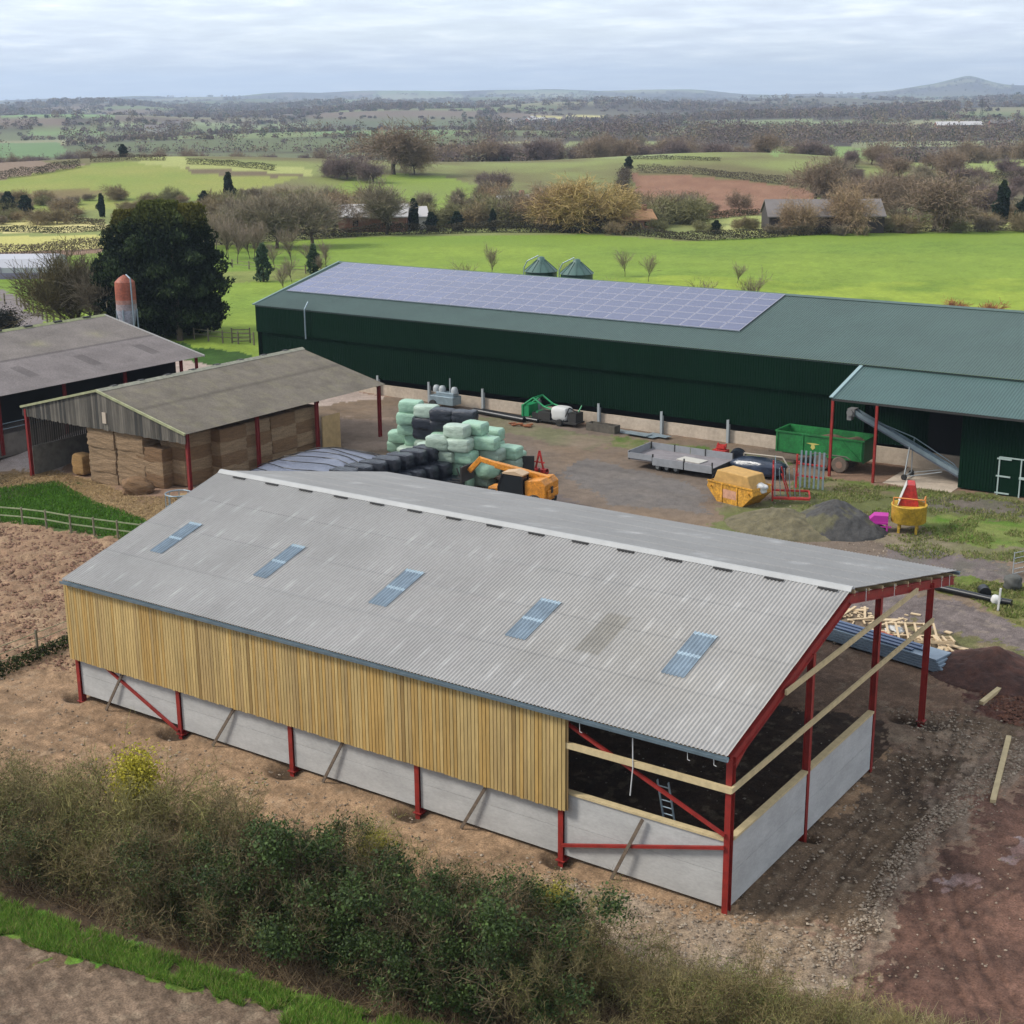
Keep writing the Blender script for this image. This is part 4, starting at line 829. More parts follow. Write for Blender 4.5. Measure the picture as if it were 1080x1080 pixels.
o = link('silage_bale', soft_box(1.5, 1.5, 1.25, p=2.4, noise=.02, seed=33).mesh('silage_bale'), mint[0]); o.location = (-36.39, 38.08, 0.60); tag(o, 'single rounded mint bale held in front of the stack under the loader boom', 'silage bale')
# black wrapped rows on the clamp
k = 0
rows = [((-39.9, 36.2, 2.0), 7, 'top black row'), ((-38.9, 36.1, 1.1), 6, 'middle black row'), ((-38.0, 36.3, .2), 5, 'lowest black row'), ((-40.9, 36.2, 1.1), 7, 'back black row')]
brm = [soft_box(1.15, 1.75, .95, p=6, noise=.03, seed=40+i).mesh('silage_bale') for i in range(3)]
for me in brm: me.materials.append(blackw)
for (x, y, z), n, nm in rows:
    for i in range(n):
        yy = y-i*1.25; o = link('silage_bale', brm[(i+k) % 3]); o.location = (x-(.10*i), yy, z-.2 if z > .5 else 0); k += 1
        o.rotation_euler = (rb.uniform(-.03, .03), rb.uniform(-.03, .03), math.pi/2+.08+rb.uniform(-.05, .05))
        tag(o, 'black wrapped bale, %s from the yard end of the %s' % (ORD[i], nm), 'silage bale', 'black wrapped bales in rows')
for (x, y, z), n, nm in rows:
    if z > 1.5:
        for lv in (0, 1):
            for i in range(n):
                o = link('silage_bale', brm[i % 3]); o.location = (x-.1*i, y-i*1.25, lv*.9); o.rotation_euler = (0, 0, math.pi/2+.08); tag(o, 'black wrapped bale under the top black row, %s, %s from the yard' % (LAY[lv], ORD[i]), 'silage bale', 'black wrapped bales in rows')
# silage clamp under grey sheets
def sheet_mound(name, x0, x1, y0, y1, h, m, seed, nx=60, ny=60, pw=4):
    X, Y = np.meshgrid(np.linspace(x0, x1, nx), np.linspace(y0, y1, ny)); u = 2*(X-x0)/(x1-x0)-1; v = 2*(Y-y0)/(y1-y0)-1
    Z = h*(1-np.abs(u)**pw)*(1-np.abs(v)**pw); Z = Z*(.9+.2*fbm(X, Y, 3, 3, seed))+.10*(fbm(X+Y*.5, Y*2, .8, 4, seed)-.5)*(Z > .1)+.0
    return grid_mesh(name, np.stack([X.ravel(), Y.ravel(), Z.ravel()-.02], 1), nx, ny, m)
clamp = link('silage_clamp', sheet_mound('silage_clamp', -51.0, -41.4, 27.5, 38.6, 1.75, wrap_mat('grey_silage_sheet', S(122, 128, 146), .35), 4))
tag(clamp, 'low silage clamp under creased blue-grey sheets behind the new barn', 'silage clamp')
m = MB(); rb2 = random.Random(5)
for k in range(9):
    a0 = (-50.6+rb2.uniform(0, 1), 28+k*1.15); pts = []
    for i in range(10):
        x = a0[0]+i*1.0; y = a0[1]+.4*math.sin(i*.8+k); u = 2*(x+51)/9.6-1; v = 2*(y-27.5)/11.1-1
        pts.append((x, y, max(0, 1.75*(1-abs(u)**4)*(1-abs(v)**4))*1.02+.06))
    m.path(pts, .035, 5)
m.build('ropes', black_plastic, clamp)
# fresh boarded end standing up past the ridge
m = MB(); rb2 = random.Random(6); x = 0
while x < 2.4:
    g = rb2.uniform(.85, 1.1); m.cur = tuple(q*g for q in S(202, 172, 84)); m.bb(x, x+.13, 0, .03, 0, 3.3); x += .155
o = m.build('boarded_screen', board_mat); o.location = (-38.6, 22.35, 0); o.rotation_euler = (0, 0, .35)
o.location = ((-44.24, 23.00, 3.61)[0], 23.0, 0); tag(o, 'upright yellow boarded screen showing above the far end of the ridge', 'screen')
m = MB()
# ------------------------------------------------------------------ machinery
orange = mat('loader_orange', S(220, 142, 40), rough=.5, nscale=3, namt=.3, nscale2=11, namt2=.25); red_p = mat('red_paint', S(196, 50, 44), rough=.55, nscale=3, namt=.3, nscale2=11, namt2=.25)
# orange telehandler, boom towards the bales; +x is the front in its own frame
th = empty('telehandler', (-32.24, 35.63, 0.00), math.radians(186), 'orange telehandler with dark cab, its boom reaching towards the mint bales', 'telehandler')
th.scale = (.92, .92, .92)
m = MB(); m.box((-.2, 0, .95), (4.6, 1.0, .5)); m.prism([(-2.55, .85), (-2.55, 1.9), (-2.2, 2.25), (-1.0, 2.05), (-1.0, .8)], -1.0, 1.0); m.prism([(-1.0, .85), (-1.0, 1.75), (.9, 1.55), (.9, .85)], -1.15, -.35); m.box((-2.62, 0, 1.25), (.12, 1.5, .5)); m.build('chassis', orange, th, .05)
MB().box((-2.69, .25, 1.5), (.05, .25, .45)).build('rear_grille', dark_inside, th)
m = MB(); m.prism([(-.95, 1.0), (-.85, 2.5), (-.2, 2.62), (.55, 2.5), (.95, 1.5), (.95, 1.0)], .28, 1.12); m.build('cab_glass', glass, th)
m = MB(); m.prism([(-.95, 2.48), (-.3, 2.68), (.62, 2.52), (.6, 2.44), (-.95, 2.40)], .2, 1.18); m.build('cab_roof', mat('faded_cab_roof', S(206, 176, 140), rough=.6), th)
m = MB()
for y in (.26, 1.14):
    m.beam((-.95, y, 1), (-.88, y, 2.45), .07, .07); m.beam((.95, y, 1), (.97, y, 1.5), .07, .07); m.beam((.97, y, 1.5), (.6, y, 2.5), .07, .07)
m.build('cab_frame', black_plastic, th)
m = MB(); m.beam((-2.3, -.25, 2.05), (1.9, -.25, 2.6), .38, .42); m.build('boom', orange, th, .04)
m = MB(); m.beam((1.7, -.25, 2.6), (3.1, -.25, 2.85), .28, .32); m.beam((3.0, -.25, 2.95), (4.0, -.25, 1.9), .26, .36); m.build('boom_head', orange, th, .04)
m = MB(); m.box((4.2, -.25, 1.75), (.12, 1.7, 1.1)); 
for y in (-.95, -.5, 0, .45): m.beam((4.25, y, 1.25), (4.6, y, 2.2), .07, .07)
for y in (-.9, -.25, .4): m.beam((4.25, y, 1.2), (5.4, y, 1.15), .08, .06)
m.build('bale_grab', dark_inside, th)
MB().path([(-1.2, -.75, 1.9), (-1.2, -.75, 2.6)], .05, 8).build('exhaust', black_plastic, th)
for x in (-1.75, 1.55):
    for y in (-1.0, 1.0):
        w = MB().wheel((x, y, .6), .6, .42).build('wheel', dark_rubber, th); MB().wheel((x, y, .6), .28, .44).build('rim', mat('rim_paint', S(196, 186, 170), rough=.5), w)
# dark panel and red implement beyond the loader
m = MB(); m.box((0, 0, 1.0), (1.1, .12, 1.3)); m.box((0, .4, .3), (1.2, .8, .1)); m.beam((-.5, .4, 0), (-.5, 0, 1.5), .06, .06); m.beam((.5, .4, 0), (.5, 0, 1.5), .06, .06)
o = m.build('loader_bucket', dark_inside); o.location = (-35.38, 41.13, 0.60); o.location.z = 0; o.rotation_euler = (0, 0, .6); tag(o, 'dark steel loader bucket stood on end beyond the telehandler', 'bucket')
m = MB(); m.beam((-.4, 0, .1), (0, 0, 1.7), .1, .1); m.beam((.4, 0, .1), (0, 0, 1.7), .1, .1); m.box((0, 0, .35), (1.0, .5, .22)); m.beam((-.4, 0, .9), (.4, 0, .9), .08, .08); m.beam((0, 0, .4), (0, -.7, .5), .1, .1); m.tube((-.5, .2, .25), (.5, .2, .25), .2, n=10)
o = m.build('linkage_implement', red_p); o.location = (-35.36, 42.71, 0.00); tag(o, 'small red tractor implement with a-frame behind the telehandler', 'implement')
# pallets and crates in front of the loader
m = MB()
for i in range(5): m.box((-.4+i*.2, 0, .14), (.12, 1.2, .03)); 
for y in (-.5, 0, .5): m.box((0, y, .06), (1.0, .1, .12))
pal = m.mesh('pallet'); pal.materials.append(timber_old)
for i, (p, nm) in enumerate((((-37.48, 38.93, 0.00), 'near the mint bales'), ((-36.45, 39.01, 0.00), 'between bales and loader'), ((-35.40, 38.82, 0.00), 'beside the loader wheel'))):
    o = link('pallet', pal); o.location = p; o.rotation_euler = (0, 0, .4*i); tag(o, 'grey wooden pallet on the ground '+nm, 'pallet', 'pallets by the loader')
    m2 = MB(); rp = random.Random(i)
    for k in range(5): m2.box((rp.uniform(-.3, .3), rp.uniform(-.4, .4), .34+.1*k), (rp.uniform(.4, .7), rp.uniform(.3, .6), .16), rp.uniform(0, 3))
    o2 = m2.build('scrap_pile', mat('mixed_scrap', S(150, 120, 100), rough=.8, nscale=3, namt=.6, spread=(.4, .6))); o2.location = (p[0], p[1], .0); tag(o2, 'pile of scrap pieces on the pallet '+nm, 'scrap', 'scrap on the pallets')
# green implement and parked tank trailer by the plinth wall
grn = mat('implement_green', S(30, 150, 92), rough=.5, nscale=2, namt=.15)
p = (-44.84, 56.58, 0.00)
o = empty('field_implement', (p[0], p[1], 0), 0, 'green hooped farm implement by the pale plinth of the green shed', 'implement')
m = MB()
for y in (0, 1.3):
    m.path([(-1.3, y, 0), (-1.3, y, 1.2), (-.3, y, 1.9), (.7, y, 1.3), (1.7, y, 1.1)], .08, 8)
for x, z in ((-1.3, 1.2), (-.3, 1.9), (.7, 1.3), (1.7, 1.1)): m.tube((x, 0, z), (x, 1.3, z), .07, n=8)
m.box((-1.1, .65, .8), (.7, 1.3, .9)); m.box((.6, .65, .75), (1.6, .9, .12)); m.beam((1.7, .6, 1.1), (3.3, .6, .9), .12, .12); m.beam((3.3, .2, .4), (3.5, 1.1, 1.5), .08, .08); m.build('frame', grn, o)
m = MB(); m.box((-.1, .6, .45), (.8, 1.0, .5)); m.wheel((.3, -.1, .3), .3, .2); m.wheel((.3, 1.3, .3), .3, .2); m.build('axle', dark_rubber, o)
p = (-42.58, 56.39, 0.00)
o = empty('tank_trailer', (p[0], p[1], 0), 0, 'small trailer with pale tank and black boxes beside the green implement', 'trailer')
me = soft_box(1.5, 1.2, 1.1, p=5, noise=.01, seed=3); t_ = me.build('tank', white_paint, o); t_.location = (-.1, .5, .35)
m = MB(); m.box((0, .5, .3), (3.2, 1.3, .12)); m.box((-1.35, .3, .65), (1.1, .9, .6)); m.box((1.1, .6, .7), (.7, 1.1, .75)); m.path([(.3, 0, .3), (.9, 0, 1.5), (1.6, .3, 1.1)], .05, 6); m.build('frame', dark_inside, o)
m = MB(); m.wheel((.1, -.2, .28), .28, .2); m.wheel((.1, 1.2, .28), .28, .2); m.build('wheel', dark_rubber, o)
# low concrete trough by the wall
p = (-38.68, 56.49, 0.00); m = MB(); m.bb(-1.3, 1.3, -.4, .4, 0, .12); m.bb(-1.3, 1.3, -.4, -.3, .12, .6); m.bb(-1.3, 1.3, .3, .4, .12, .6); m.bb(-1.3, -1.2, -.3, .3, .12, .6); m.bb(1.2, 1.3, -.3, .3, .12, .6)
o = m.build('water_trough', mat('mossy_trough', S(96, 90, 80), rough=.9, nscale=2, namt=.3)); o.location = p; o.rotation_euler = (0, 0, -.05); tag(o, 'dark mossy concrete trough in front of the shed plinth', 'trough')
# pump unit and pipes along the plinth
p = (-54.23, 57.11, 0.00); o = empty('pump_unit', (p[0], p[1], 0), 0, 'grey pump unit with domes and a white mast behind the wrapped bales', 'pump')
m = MB(); m.box((0, 0, .7), (2.4, 1.2, .7)); m.box((.2, 0, 1.2), (1.8, .8, .3)); m.build('casing', galv, o, .04)
m = MB(); [m.lathe([(.3, 1.3), (.3, 1.6), (.2, 1.8), (.02, 1.85)], (x, 0, 0), 14) for x in (-.9, -.3, .95)]; m.tube((.5, 0, 1.3), (.5, 0, 2.5), .06); m.build('domes', post_m, o); MB().wheel((-.8, -.7, .35), .35, .2).build('wheel', dark_rubber, o)
p1, p2 = (-51.01, 56.68, 0.20), (-45.54, 55.88, 0.20)
tag(MB().path([p1, p2], .24, 10).path([(p1[0]+.5, p1[1]+.5, .15), (p2[0]+1, p2[1]+.5, .15)], .2, 10).build('pipe_bundle', black_plastic), 'black plastic pipes lying along the shed plinth', 'pipes')
# rusty scrap
m = MB(); rp = random.Random(4)
for k in range(14): m.box((rp.uniform(-.9, .9), rp.uniform(-.4, .4), .06+rp.uniform(0, .12)), (rp.uniform(.2, .6), rp.uniform(.1, .3), .08), rp.uniform(0, 3))
o = m.build('rusty_scrap', mat('rust', S(158, 96, 60), rough=.9, nscale=4, namt=.3)); o.location = (-45.07, 54.80, 0.00); tag(o, 'scatter of rusty scrap left of the green implement', 'scrap')
# grey sheets lying along the plinth
m = MB(); rp = random.Random(14)
for k in range(6): m.box((rp.uniform(-3.4, 3.4), rp.uniform(-.5, .4), .05+.03*k), (rp.uniform(1.6, 3.2), rp.uniform(.4, .9), .025), rp.uniform(-.25, .15))
o = m.build('metal_sheets', galv); o.location = (-34.44, 56.90, 0.00); o.rotation_euler = (0, 0, -.02); tag(o, 'loose grey metal sheets lying in the grass by the shed plinth', 'metal sheets')
# flatbed trailer with dropsides
fb = empty('flatbed_trailer', (-28.25, 49.35, 0), 0, 'long grey flatbed trailer with low dropsides parked in the yard', 'trailer')
alloy = mat('trailer_alloy', S(158, 160, 164), rough=.5, nscale=2, namt=.10)
m = MB(); m.bb(-3.1, 3.3, -1.6, 1.5, .62, .74); m.build('deck', mat('worn_deck', S(138, 132, 134), rough=.8, nscale=1.5, namt=.15), fb)
for nm, a in (('dropside', (-3.1, -1.25, -1.66, -1.61, .72, 1.12)), ('dropside', (-1.2, 1.15, -1.67, -1.62, .45, .98)), ('dropside', (1.25, 3.3, -1.67, -1.62, .45, .95)), ('dropside', (-3.1, 0, 1.5, 1.55, .74, 1.2)), ('dropside', (.05, 3.3, 1.5, 1.55, .74, 1.2)), ('headboard', (-3.16, -3.11, -1.6, 1.5, .72, 1.2))):
    MB().bb(*a).build(nm, alloy, fb)
MB().bb(3.31, 3.36, -1.6, 1.5, .2, .78).build('tailboard', dark_inside, fb)
m = MB(); m.bb(-3.0, 3.2, -.7, -.58, .45, .62); m.bb(-3.0, 3.2, .5, .62, .45, .62); m.beam((-3.1, 0, .5), (-4.0, 0, .45), .12, .12)
for x in (-3.05, -1.2, 1.2, 3.3): m.bb(x-.04, x+.04, -1.64, -1.56, .6, 1.2); m.bb(x-.04, x+.04, 1.48, 1.56, .6, 1.25)
m.build('frame', dark_inside, fb)
for x in (-1.0, -.3, .4):
    for y in (-1.2, 1.1): w = MB().wheel((x, y, .28), .28, .2).build('wheel', dark_rubber, fb); MB().wheel((x, y, .28), .15, .22).build('rim', post_m, w)
o = MB().bb(-.95, .95, -.5, .5, 0, .07).build('white_board', mat('cream_board', S(206, 202, 192), rough=.6), None, .01); o.location = (-27.2, 49.2, .745); o.rotation_euler = (0, 0, -.12); tag(o, 'cream white board lying on the deck of the flatbed trailer', 'board')
m = MB(); m.box((0, 0, .4), (1.0, .7, .3)); m.beam((-.4, 0, .3), (-.2, 0, 1.0), .1, .1); m.beam((.2, 0, .3), (.4, 0, 1.0), .1, .1); m.box((0, .1, .75), (.6, .4, .25)); m.wheel((-.4, -.4, .2), .2, .12); m.wheel((.4, -.4, .2), .2, .12)
o = m.build('garden_tractor', red_p); o.location = (-27.41, 53.93, 0.00); tag(o, 'small bright red machine just behind the flatbed trailer', 'machine')
m = MB().tube((0, -.5, .62), (0, .5, .62), .6, n=20); o = m.build('wrapped_round_bale', blackw); o.location = (-25.23, 52.05, 0.00); o.rotation_euler = (0, 0, .3); tag(o, 'round black bale between the flatbed trailer and the sheeted machine', 'bale')
# machine under a glossy dark cover
ca = soft_box(3.9, 1.9, 1.15, p=3.0, noise=.035, seed=7).build('sheeted_machine', mat('navy_cover', S(48, 58, 76), rough=.16, nscale=1.3, namt=.35, bump=.05, bscale=2.4)); ca.location = (-22.9, 50.6, .05); ca.rotation_euler = (0, 0, -.04)
tag(ca, 'low long machine under a glossy navy cover beside the yellow skip', 'covered machine')
MB().path([(-1.7, .95, .3), (-1.6, .9, 1.1), (1.3, .9, 1.2), (1.8, .8, .6)], .05, 6).build('cover_frame', mat('cover_edge', S(190, 178, 160), rough=.7), ca)
# yellow skip piled with a straw coloured load
sk = empty('skip', (-21.1, 43.9, 0), math.radians(-13), 'yellow builders skip with tapered ends standing in the yard', 'skip')
skm = mat('skip_yellow', S(218, 158, 52), rough=.6, nscale=2.2, namt=.3, nscale2=9, namt2=.28)
m = MB(); hw = .9; pr = [(-1.0, 0), (-1.85, .85), (-1.75, 1.25), (1.75, 1.25), (1.85, .85), (1.0, 0)]
m.prism(pr, -hw, -hw+.05); m.prism(pr, hw-.05, hw); m.beam((-1.0, 0, .03), (1.0, 0, .03), 1.75, .06); m.beam((-1.0, 0, .03), (-1.83, 0, .85), 1.75, .05, (0, 0, 1)); m.beam((1.0, 0, .03), (1.83, 0, .85), 1.75, .05); m.beam((-1.83, 0, .85), (-1.73, 0, 1.25), 1.75, .05, (1, 0, 0)); m.beam((1.83, 0, .85), (1.73, 0, 1.25), 1.75, .05, (1, 0, 0))
m.build('skip_body', skm, sk)
m = MB(); m.beam((-1.8, -hw-.02, 1.25), (1.8, -hw-.02, 1.25), .08, .09); m.beam((-1.8, hw+.02, 1.25), (1.8, hw+.02, 1.25), .08, .09)
for x in (-.6, .6): m.beam((x, -hw-.03, .05), (x, -hw-.03, 1.2), .07, .05, (0, 1, 0))
for x in (-1.5, 1.5): m.tube((x, -hw-.15, .95), (x, -hw, .95), .06)
m.build('ribs', skm, sk)
MB().bb(-.55, .55, -hw-.012, -hw, .35, .9).build('faded_sign', mat('faded_patch', S(214, 160, 130), rough=.7, nscale=5, namt=.2), sk)
ld = MB(); ld.prism([(-1.55, 1.0), (-1.15, 2.0), (1.25, 1.95), (1.65, 1.05)], -.8, .8); o = ld.build('skip_load', mat('straw_sheet', S(206, 162, 92), rough=.8, nscale=3, namt=.14), None, .06); o.location = (-21.1, 43.9, 0); o.rotation_euler = (0, 0, math.radians(-13))
o.location.z = .02; tag(o, 'straw coloured boxy load heaped in the yellow skip', 'load')
o = soft_box(.9, .7, .6, p=2.2, noise=.15, seed=2).build('plastic_sack', white_paint); o.location = (-19.55, 43.65, .85); tag(o, 'crumpled white plastic sack hanging over the right end of the skip', 'sack')
# folding harrow, red frames with grey tines
hr = empty('folding_harrow', (-18.6, 46.1, 0), math.radians(25), 'red folding harrow with upright grey tines between the skip and the green trailer', 'harrow')
m = MB()
for y in (-.9, .9):
    m.beam((-1.1, y, .1), (-1.1, y, 2.3), .1, .1); m.beam((-1.1, y, .35), (1.2, y, .35), .12, .12); m.beam((-.1, y, .4), (-.6, y, 1.9), .08, .08)
for z in (.3, 1.0, 2.0): m.beam((-1.1, -.9, z), (-1.1, .9, z), .09, .09)
m.beam((-1.1, -1.1, .35), (1.2, -1.1, .35), .12, .12); m.beam((1.2, -.9, .35), (1.2, .9, .35), .1, .1); m.build('frame', red_p, hr)
m = MB()
for i in range(7):
    y = -.9+i*.3; m.beam((-.95, y, .4), (-1.0, y, 2.6), .05, .12)
for i in range(5): m.beam((-.6+.3*i, -.7, .4), (-.75+.3*i, -.7, 2.2), .05, .1)
m.build('tines', galv, hr)
h2 = empty('tine_rack', (-18.5, 48.9, 0), math.radians(5), 'upright rack of grey tines on red bars in front of the green trailer wheels', 'harrow')
m = MB(); 
for z in (.9, 1.7): m.beam((-.9, 0, z), (1.0, 0, z), .1, .1); m.beam((-.9, .5, z), (-.9, 0, z), .1, .1)
m.beam((-.9, 0, .05), (-.9, 0, 2.3), .1, .1); m.build('frame', red_p, h2)
m = MB(); [m.beam((-.6+.3*i, -.06, .15), (-.6+.3*i, -.06, 2.6), .12, .05) for i in range(6)]; m.build('tines', galv, h2)
# green tipping trailer
tr = empty('tipping_trailer', (-20.15, 55.3, 0), 0, 'green twin-axle tipping trailer loaded with soil under the lean-to', 'trailer')
tg = mat('trailer_green', S(32, 122, 58), rough=.5, nscale=1.2, namt=.3, nscale2=7, namt2=.22)
m = MB(); m.bb(-3.2, 3.1, -1.15, -1.08, .95, 2.35); m.bb(-3.2, 3.1, 1.08, 1.15, .95, 2.35); m.bb(-3.2, -3.13, -1.08, 1.08, .95, 2.35); m.bb(-3.2, 3.1, -1.08, 1.08, .95, 1.02)
m.beam((-3.25, -1.16, 2.37), (3.2, -1.16, 2.37), .12, .10); m.beam((-3.25, 1.16, 2.37), (3.2, 1.16, 2.37), .12, .10); m.beam((-3.22, -1.1, 2.37), (-3.22, 1.1, 2.37), .12, .1)
for x in (-3.1, -1.2, .7, 3.0): m.bb(x-.05, x+.05, -1.21, -1.15, .95, 2.32)
m.beam((1.6, -1.19, 2.2), (2.9, -1.19, 1.05), .08, .05, (0, 1, 0)); m.build('body', tg, tr)
MB().bb(3.11, 3.18, -1.12, 1.12, .85, 2.4).build('tailgate', mat('dark_green_gate', S(24, 84, 46), rough=.5), tr)
m = MB(); m.add([(-.95, -1.165, 1.78), (-.55, -1.165, 1.70), (-.62, -1.165, 1.5), (-.45, -1.165, 1.35), (-.28, -1.165, 1.5), (-.35, -1.165, 1.70), (.05, -1.165, 1.78), (-.3, -1.165, 1.82), (-.6, -1.165, 1.82)], [tuple(range(9))])
m.build('emblem', mat('emblem_yellow', S(214, 200, 110), rough=.5), tr)
X, Y = np.meshgrid(np.linspace(-3.1, 3.05, 40), np.linspace(-1.07, 1.07, 18)); Z = 1.75+.5*np.exp(-((X-.3)/1.1)**2)*np.cos(Y)+.3*np.exp(-((X-1.9)/.5)**2)+.1*fbm(X, Y, .4, 3, 3)
o = link('soil_load', grid_mesh('soil_load', np.stack([X.ravel(), Y.ravel(), Z.ravel()], 1), 40, 18, mat('load_soil', S(104, 82, 62), rough=.95, nscale=4, namt=.3, bump=.05))); o.location = (-20.15, 55.3, 0); tag(o, 'brown soil heaped inside the green tipping trailer', 'soil')
m = MB(); m.bb(-3.0, 3.0, -.45, -.3, .7, .93); m.bb(-3.0, 3.0, .3, .45, .7, .93); m.beam((-3.0, 0, .75), (-4.2, 0, .6), .15, .15); m.build('chassis', mat('chassis_paint', S(120, 104, 90), rough=.7), tr)
m = MB(); m.prism([(-.6, 1.02), (-.3, 1.2), (2.0, 1.2), (2.3, 1.02), (2.3, .98), (1.95, 1.15), (-.25, 1.15), (-.6, .98)], -1.2, -.7); m.build('mudguard', mat('dusty_guard', S(126, 118, 108), rough=.8), tr)
for x in (.2, 1.5):
    for y in (-1.0, 1.0): w = MB().wheel((x, y, .56), .56, .42, n=28).build('wheel', mat('dusty_tyre', S(112, 98, 86), rough=.95, nscale=4, namt=.2), tr); MB().wheel((x, y, .56), .26, .44).build('rim', mat('rim_brown', S(150, 118, 100), rough=.7), w)
# grain elevator
el = empty('grain_elevator', (-14.1, 55.3, 0), 0, 'long grey grain elevator slanting up over the green trailer', 'elevator')
a, b = Vector((-4.1, 0, 4.05)), Vector((3.25, 0, .75)); d = (b-a).normalized()
m = MB(); m.beam(a, b, .5, .14); m.beam(a+Vector((0, -.25, .14)), b+Vector((0, -.25, .14)), .04, .2); m.beam(a+Vector((0, .25, .14)), b+Vector((0, .25, .14)), .04, .2); m.build('trough', galv, el)
MB().beam(a+Vector((0, 0, -.16)), b+Vector((0, 0, -.16)), .3, .12).build('belt_return', mat('elevator_underside', S(110, 116, 130), rough=.5), el)
m = MB(); m.box(a+Vector((-.15, 0, 0)), (.5, .7, .5)); m.tube(a+Vector((-.2, -.45, 0)), a+Vector((-.2, .45, 0)), .22, n=14); m.box(a+Vector((-.3, 0, -.35)), (.3, .5, .4)); m.build('head', mat('elevator_head', S(136, 134, 134), rough=.6), el)
q = a+d*4.6; q2 = a+d*7.6
MB().path([a+d*1.5+Vector((0, 0, .2)), q+Vector((0, 0, .65)), q2+Vector((0, 0, .45)), b+Vector((0, 0, .2))], .035, 6).path([q+Vector((0, 0, .65)), q+Vector((0, 0, .1))], .035, 6).build('stay_rods', galv, el)
q = a+d*4.3
m = MB(); 
for y in (-.7, .7): m.beam((q.x, y, .2), (q.x+.1, y*.4, q.z-.1), .07, .07); m.beam((q.x, y, .25), (q.x+2.4, y*.6, .85), .05, .05)
m.beam((q.x, -.7, .25), (q.x, .7, .25), .07, .07); m.build('undercarriage', post_m, el)
for y in (-.7, .7): MB().wheel((q.x, y, .22), .2, .12).build('wheel', dark_rubber, el)
# mixer: yellow drum, red and white hopper, magenta frame
mx = empty('feed_mixer', (-9.9, 43.3, 0), math.radians(20), 'yellow mixing drum on legs with a red and white tipping hopper', 'mixer')
ym = mat('mixer_yellow', S(226, 184, 62), rough=.55, nscale=2, namt=.25, nscale2=10, namt2=.2)
m = MB().lathe([(.93, .62), (1.0, .66), (1.0, 1.6), (1.03, 1.63), (1.03, 1.68), (.97, 1.68), (.95, 1.5), (.0, 1.45)], n=32)
for a in range(4): m.box((.7*math.cos(a*1.57+.7), .7*math.sin(a*1.57+.7), .3), (.14, .14, .65))
m.build('drum', ym, mx); m = MB(); m.path([(-.9, -.3, 1.68), (-.9, -.3, 2.1), (.8, -.6, 2.1), (.9, .3, 2.1), (.9, .3, 1.68)], .04, 6); m.build('guard_rail', mat('orange_rail', S(238, 150, 70), rough=.5), mx)
m = MB(); m.prism([(-.65, 1.5), (.55, 1.4), (.25, 2.75), (-.2, 2.75)], .2, 1.4); o = m.build('hopper', red_p, mx)
MB().add([(-.67, .15, 1.45), (-.67, 1.42, 1.45), (-.22, 1.42, 2.78), (-.22, .15, 2.78)], [(0, 1, 2, 3)]).add([(-.64, .15, 1.45), (-.64, 1.42, 1.45), (-.19, 1.42, 2.78), (-.19, .15, 2.78)], [(3, 2, 1, 0)]).build('hopper_side', white_paint, mx)
MB().box((-.1, .8, 1.1), (.9, .9, .8)).build('gearbox', mat('orange_gearbox', S(204, 92, 50), rough=.6), mx)
pk = empty('steel_stillage', (-11.5, 42.6, 0), math.radians(20), 'magenta painted low steel frame beside the yellow mixer', 'stillage')
m = MB(); m.box((0, 0, .55), (1.2, .9, .12)); m.prism([(-.6, .6), (-.2, 1.0), (.6, 1.0), (.6, .6)], -.4, .4)
for x in (-.55, .55):
    for y in (-.4, .4): m.box((x, y, .27), (.1, .1, .54))
m.beam((-.8, -.4, .35), (.8, -.4, .35), .07, .07); m.build('body', mat('magenta_paint', S(204, 50, 170), rough=.5), pk)
# heap of dark gravel
def heap(name, c, rx, ry, h, m, seed, n=90, cfun=None):
    X, Y = np.meshgrid(np.linspace(-1, 1, n), np.linspace(-1, 1, n)); r = np.sqrt(X**2+Y**2)
    Z = h*np.clip(1-r, 0, 1)**.9*(.75+.5*fbm(X, Y, .6, 3, seed)); Z += .22*(fbm(X*rx, Y*ry, .4, 4, seed+3)-.5)*(r < .97)-.06*(r > .98)
    co = None if cfun is None else cfun(X, Y, Z)
    o = link(name, grid_mesh(name, np.stack([X.ravel()*rx, Y.ravel()*ry, Z.ravel()], 1), n, n, m, co)); o.location = c; return o
gm = mat('heap_surface', (0, 0, 0), rough=.95, attr='Col', nscale=3, namt=.15, nscale2=18, namt2=.25, bump=.03, bscale=12)
def gcol(X, Y, Z):
    n = fbm(X, Y, .35, 4, 6).ravel(); t = np.clip((n-.5)/.12-X.ravel()*1.2, 0, 1)[:, None]*.8
    return np.array(S(76, 74, 72))*(1-t)*(.7+.6*fbm(X, Y, .06, 3, 12).ravel())[:, None]+np.array(S(104, 100, 70))*t
o = heap('gravel_heap', (-13.7, 41.7, -.02), 3.1, 2.7, 2.1, gm, 3, 110, gcol); tag(o, 'steep conical heap of dark grey gravel left of the yellow mixer', 'gravel heap')
o = heap('gravel_heap', (-16.3, 40.2, -.03), 3.8, 2.7, 1.3, gm, 5, 90, lambda X, Y, Z: np.array(S(112, 104, 78))*(.6+.8*fbm(X, Y, .10, 4, 9).ravel())[:, None]); tag(o, 'low weedy spoil heap beside the dark gravel heap', 'spoil heap')
o = heap('soil_heap', (1.0, 24.3, -.05), 3.4, 2.6, 1.15, gm, 8, 90, lambda X, Y, Z: np.array(S(82, 52, 42))*(.4+1.2*fbm(X, Y, .12, 4, 9).ravel())[:, None]); tag(o, 'lumpy heap of dark red-brown soil by the farm track', 'soil heap')
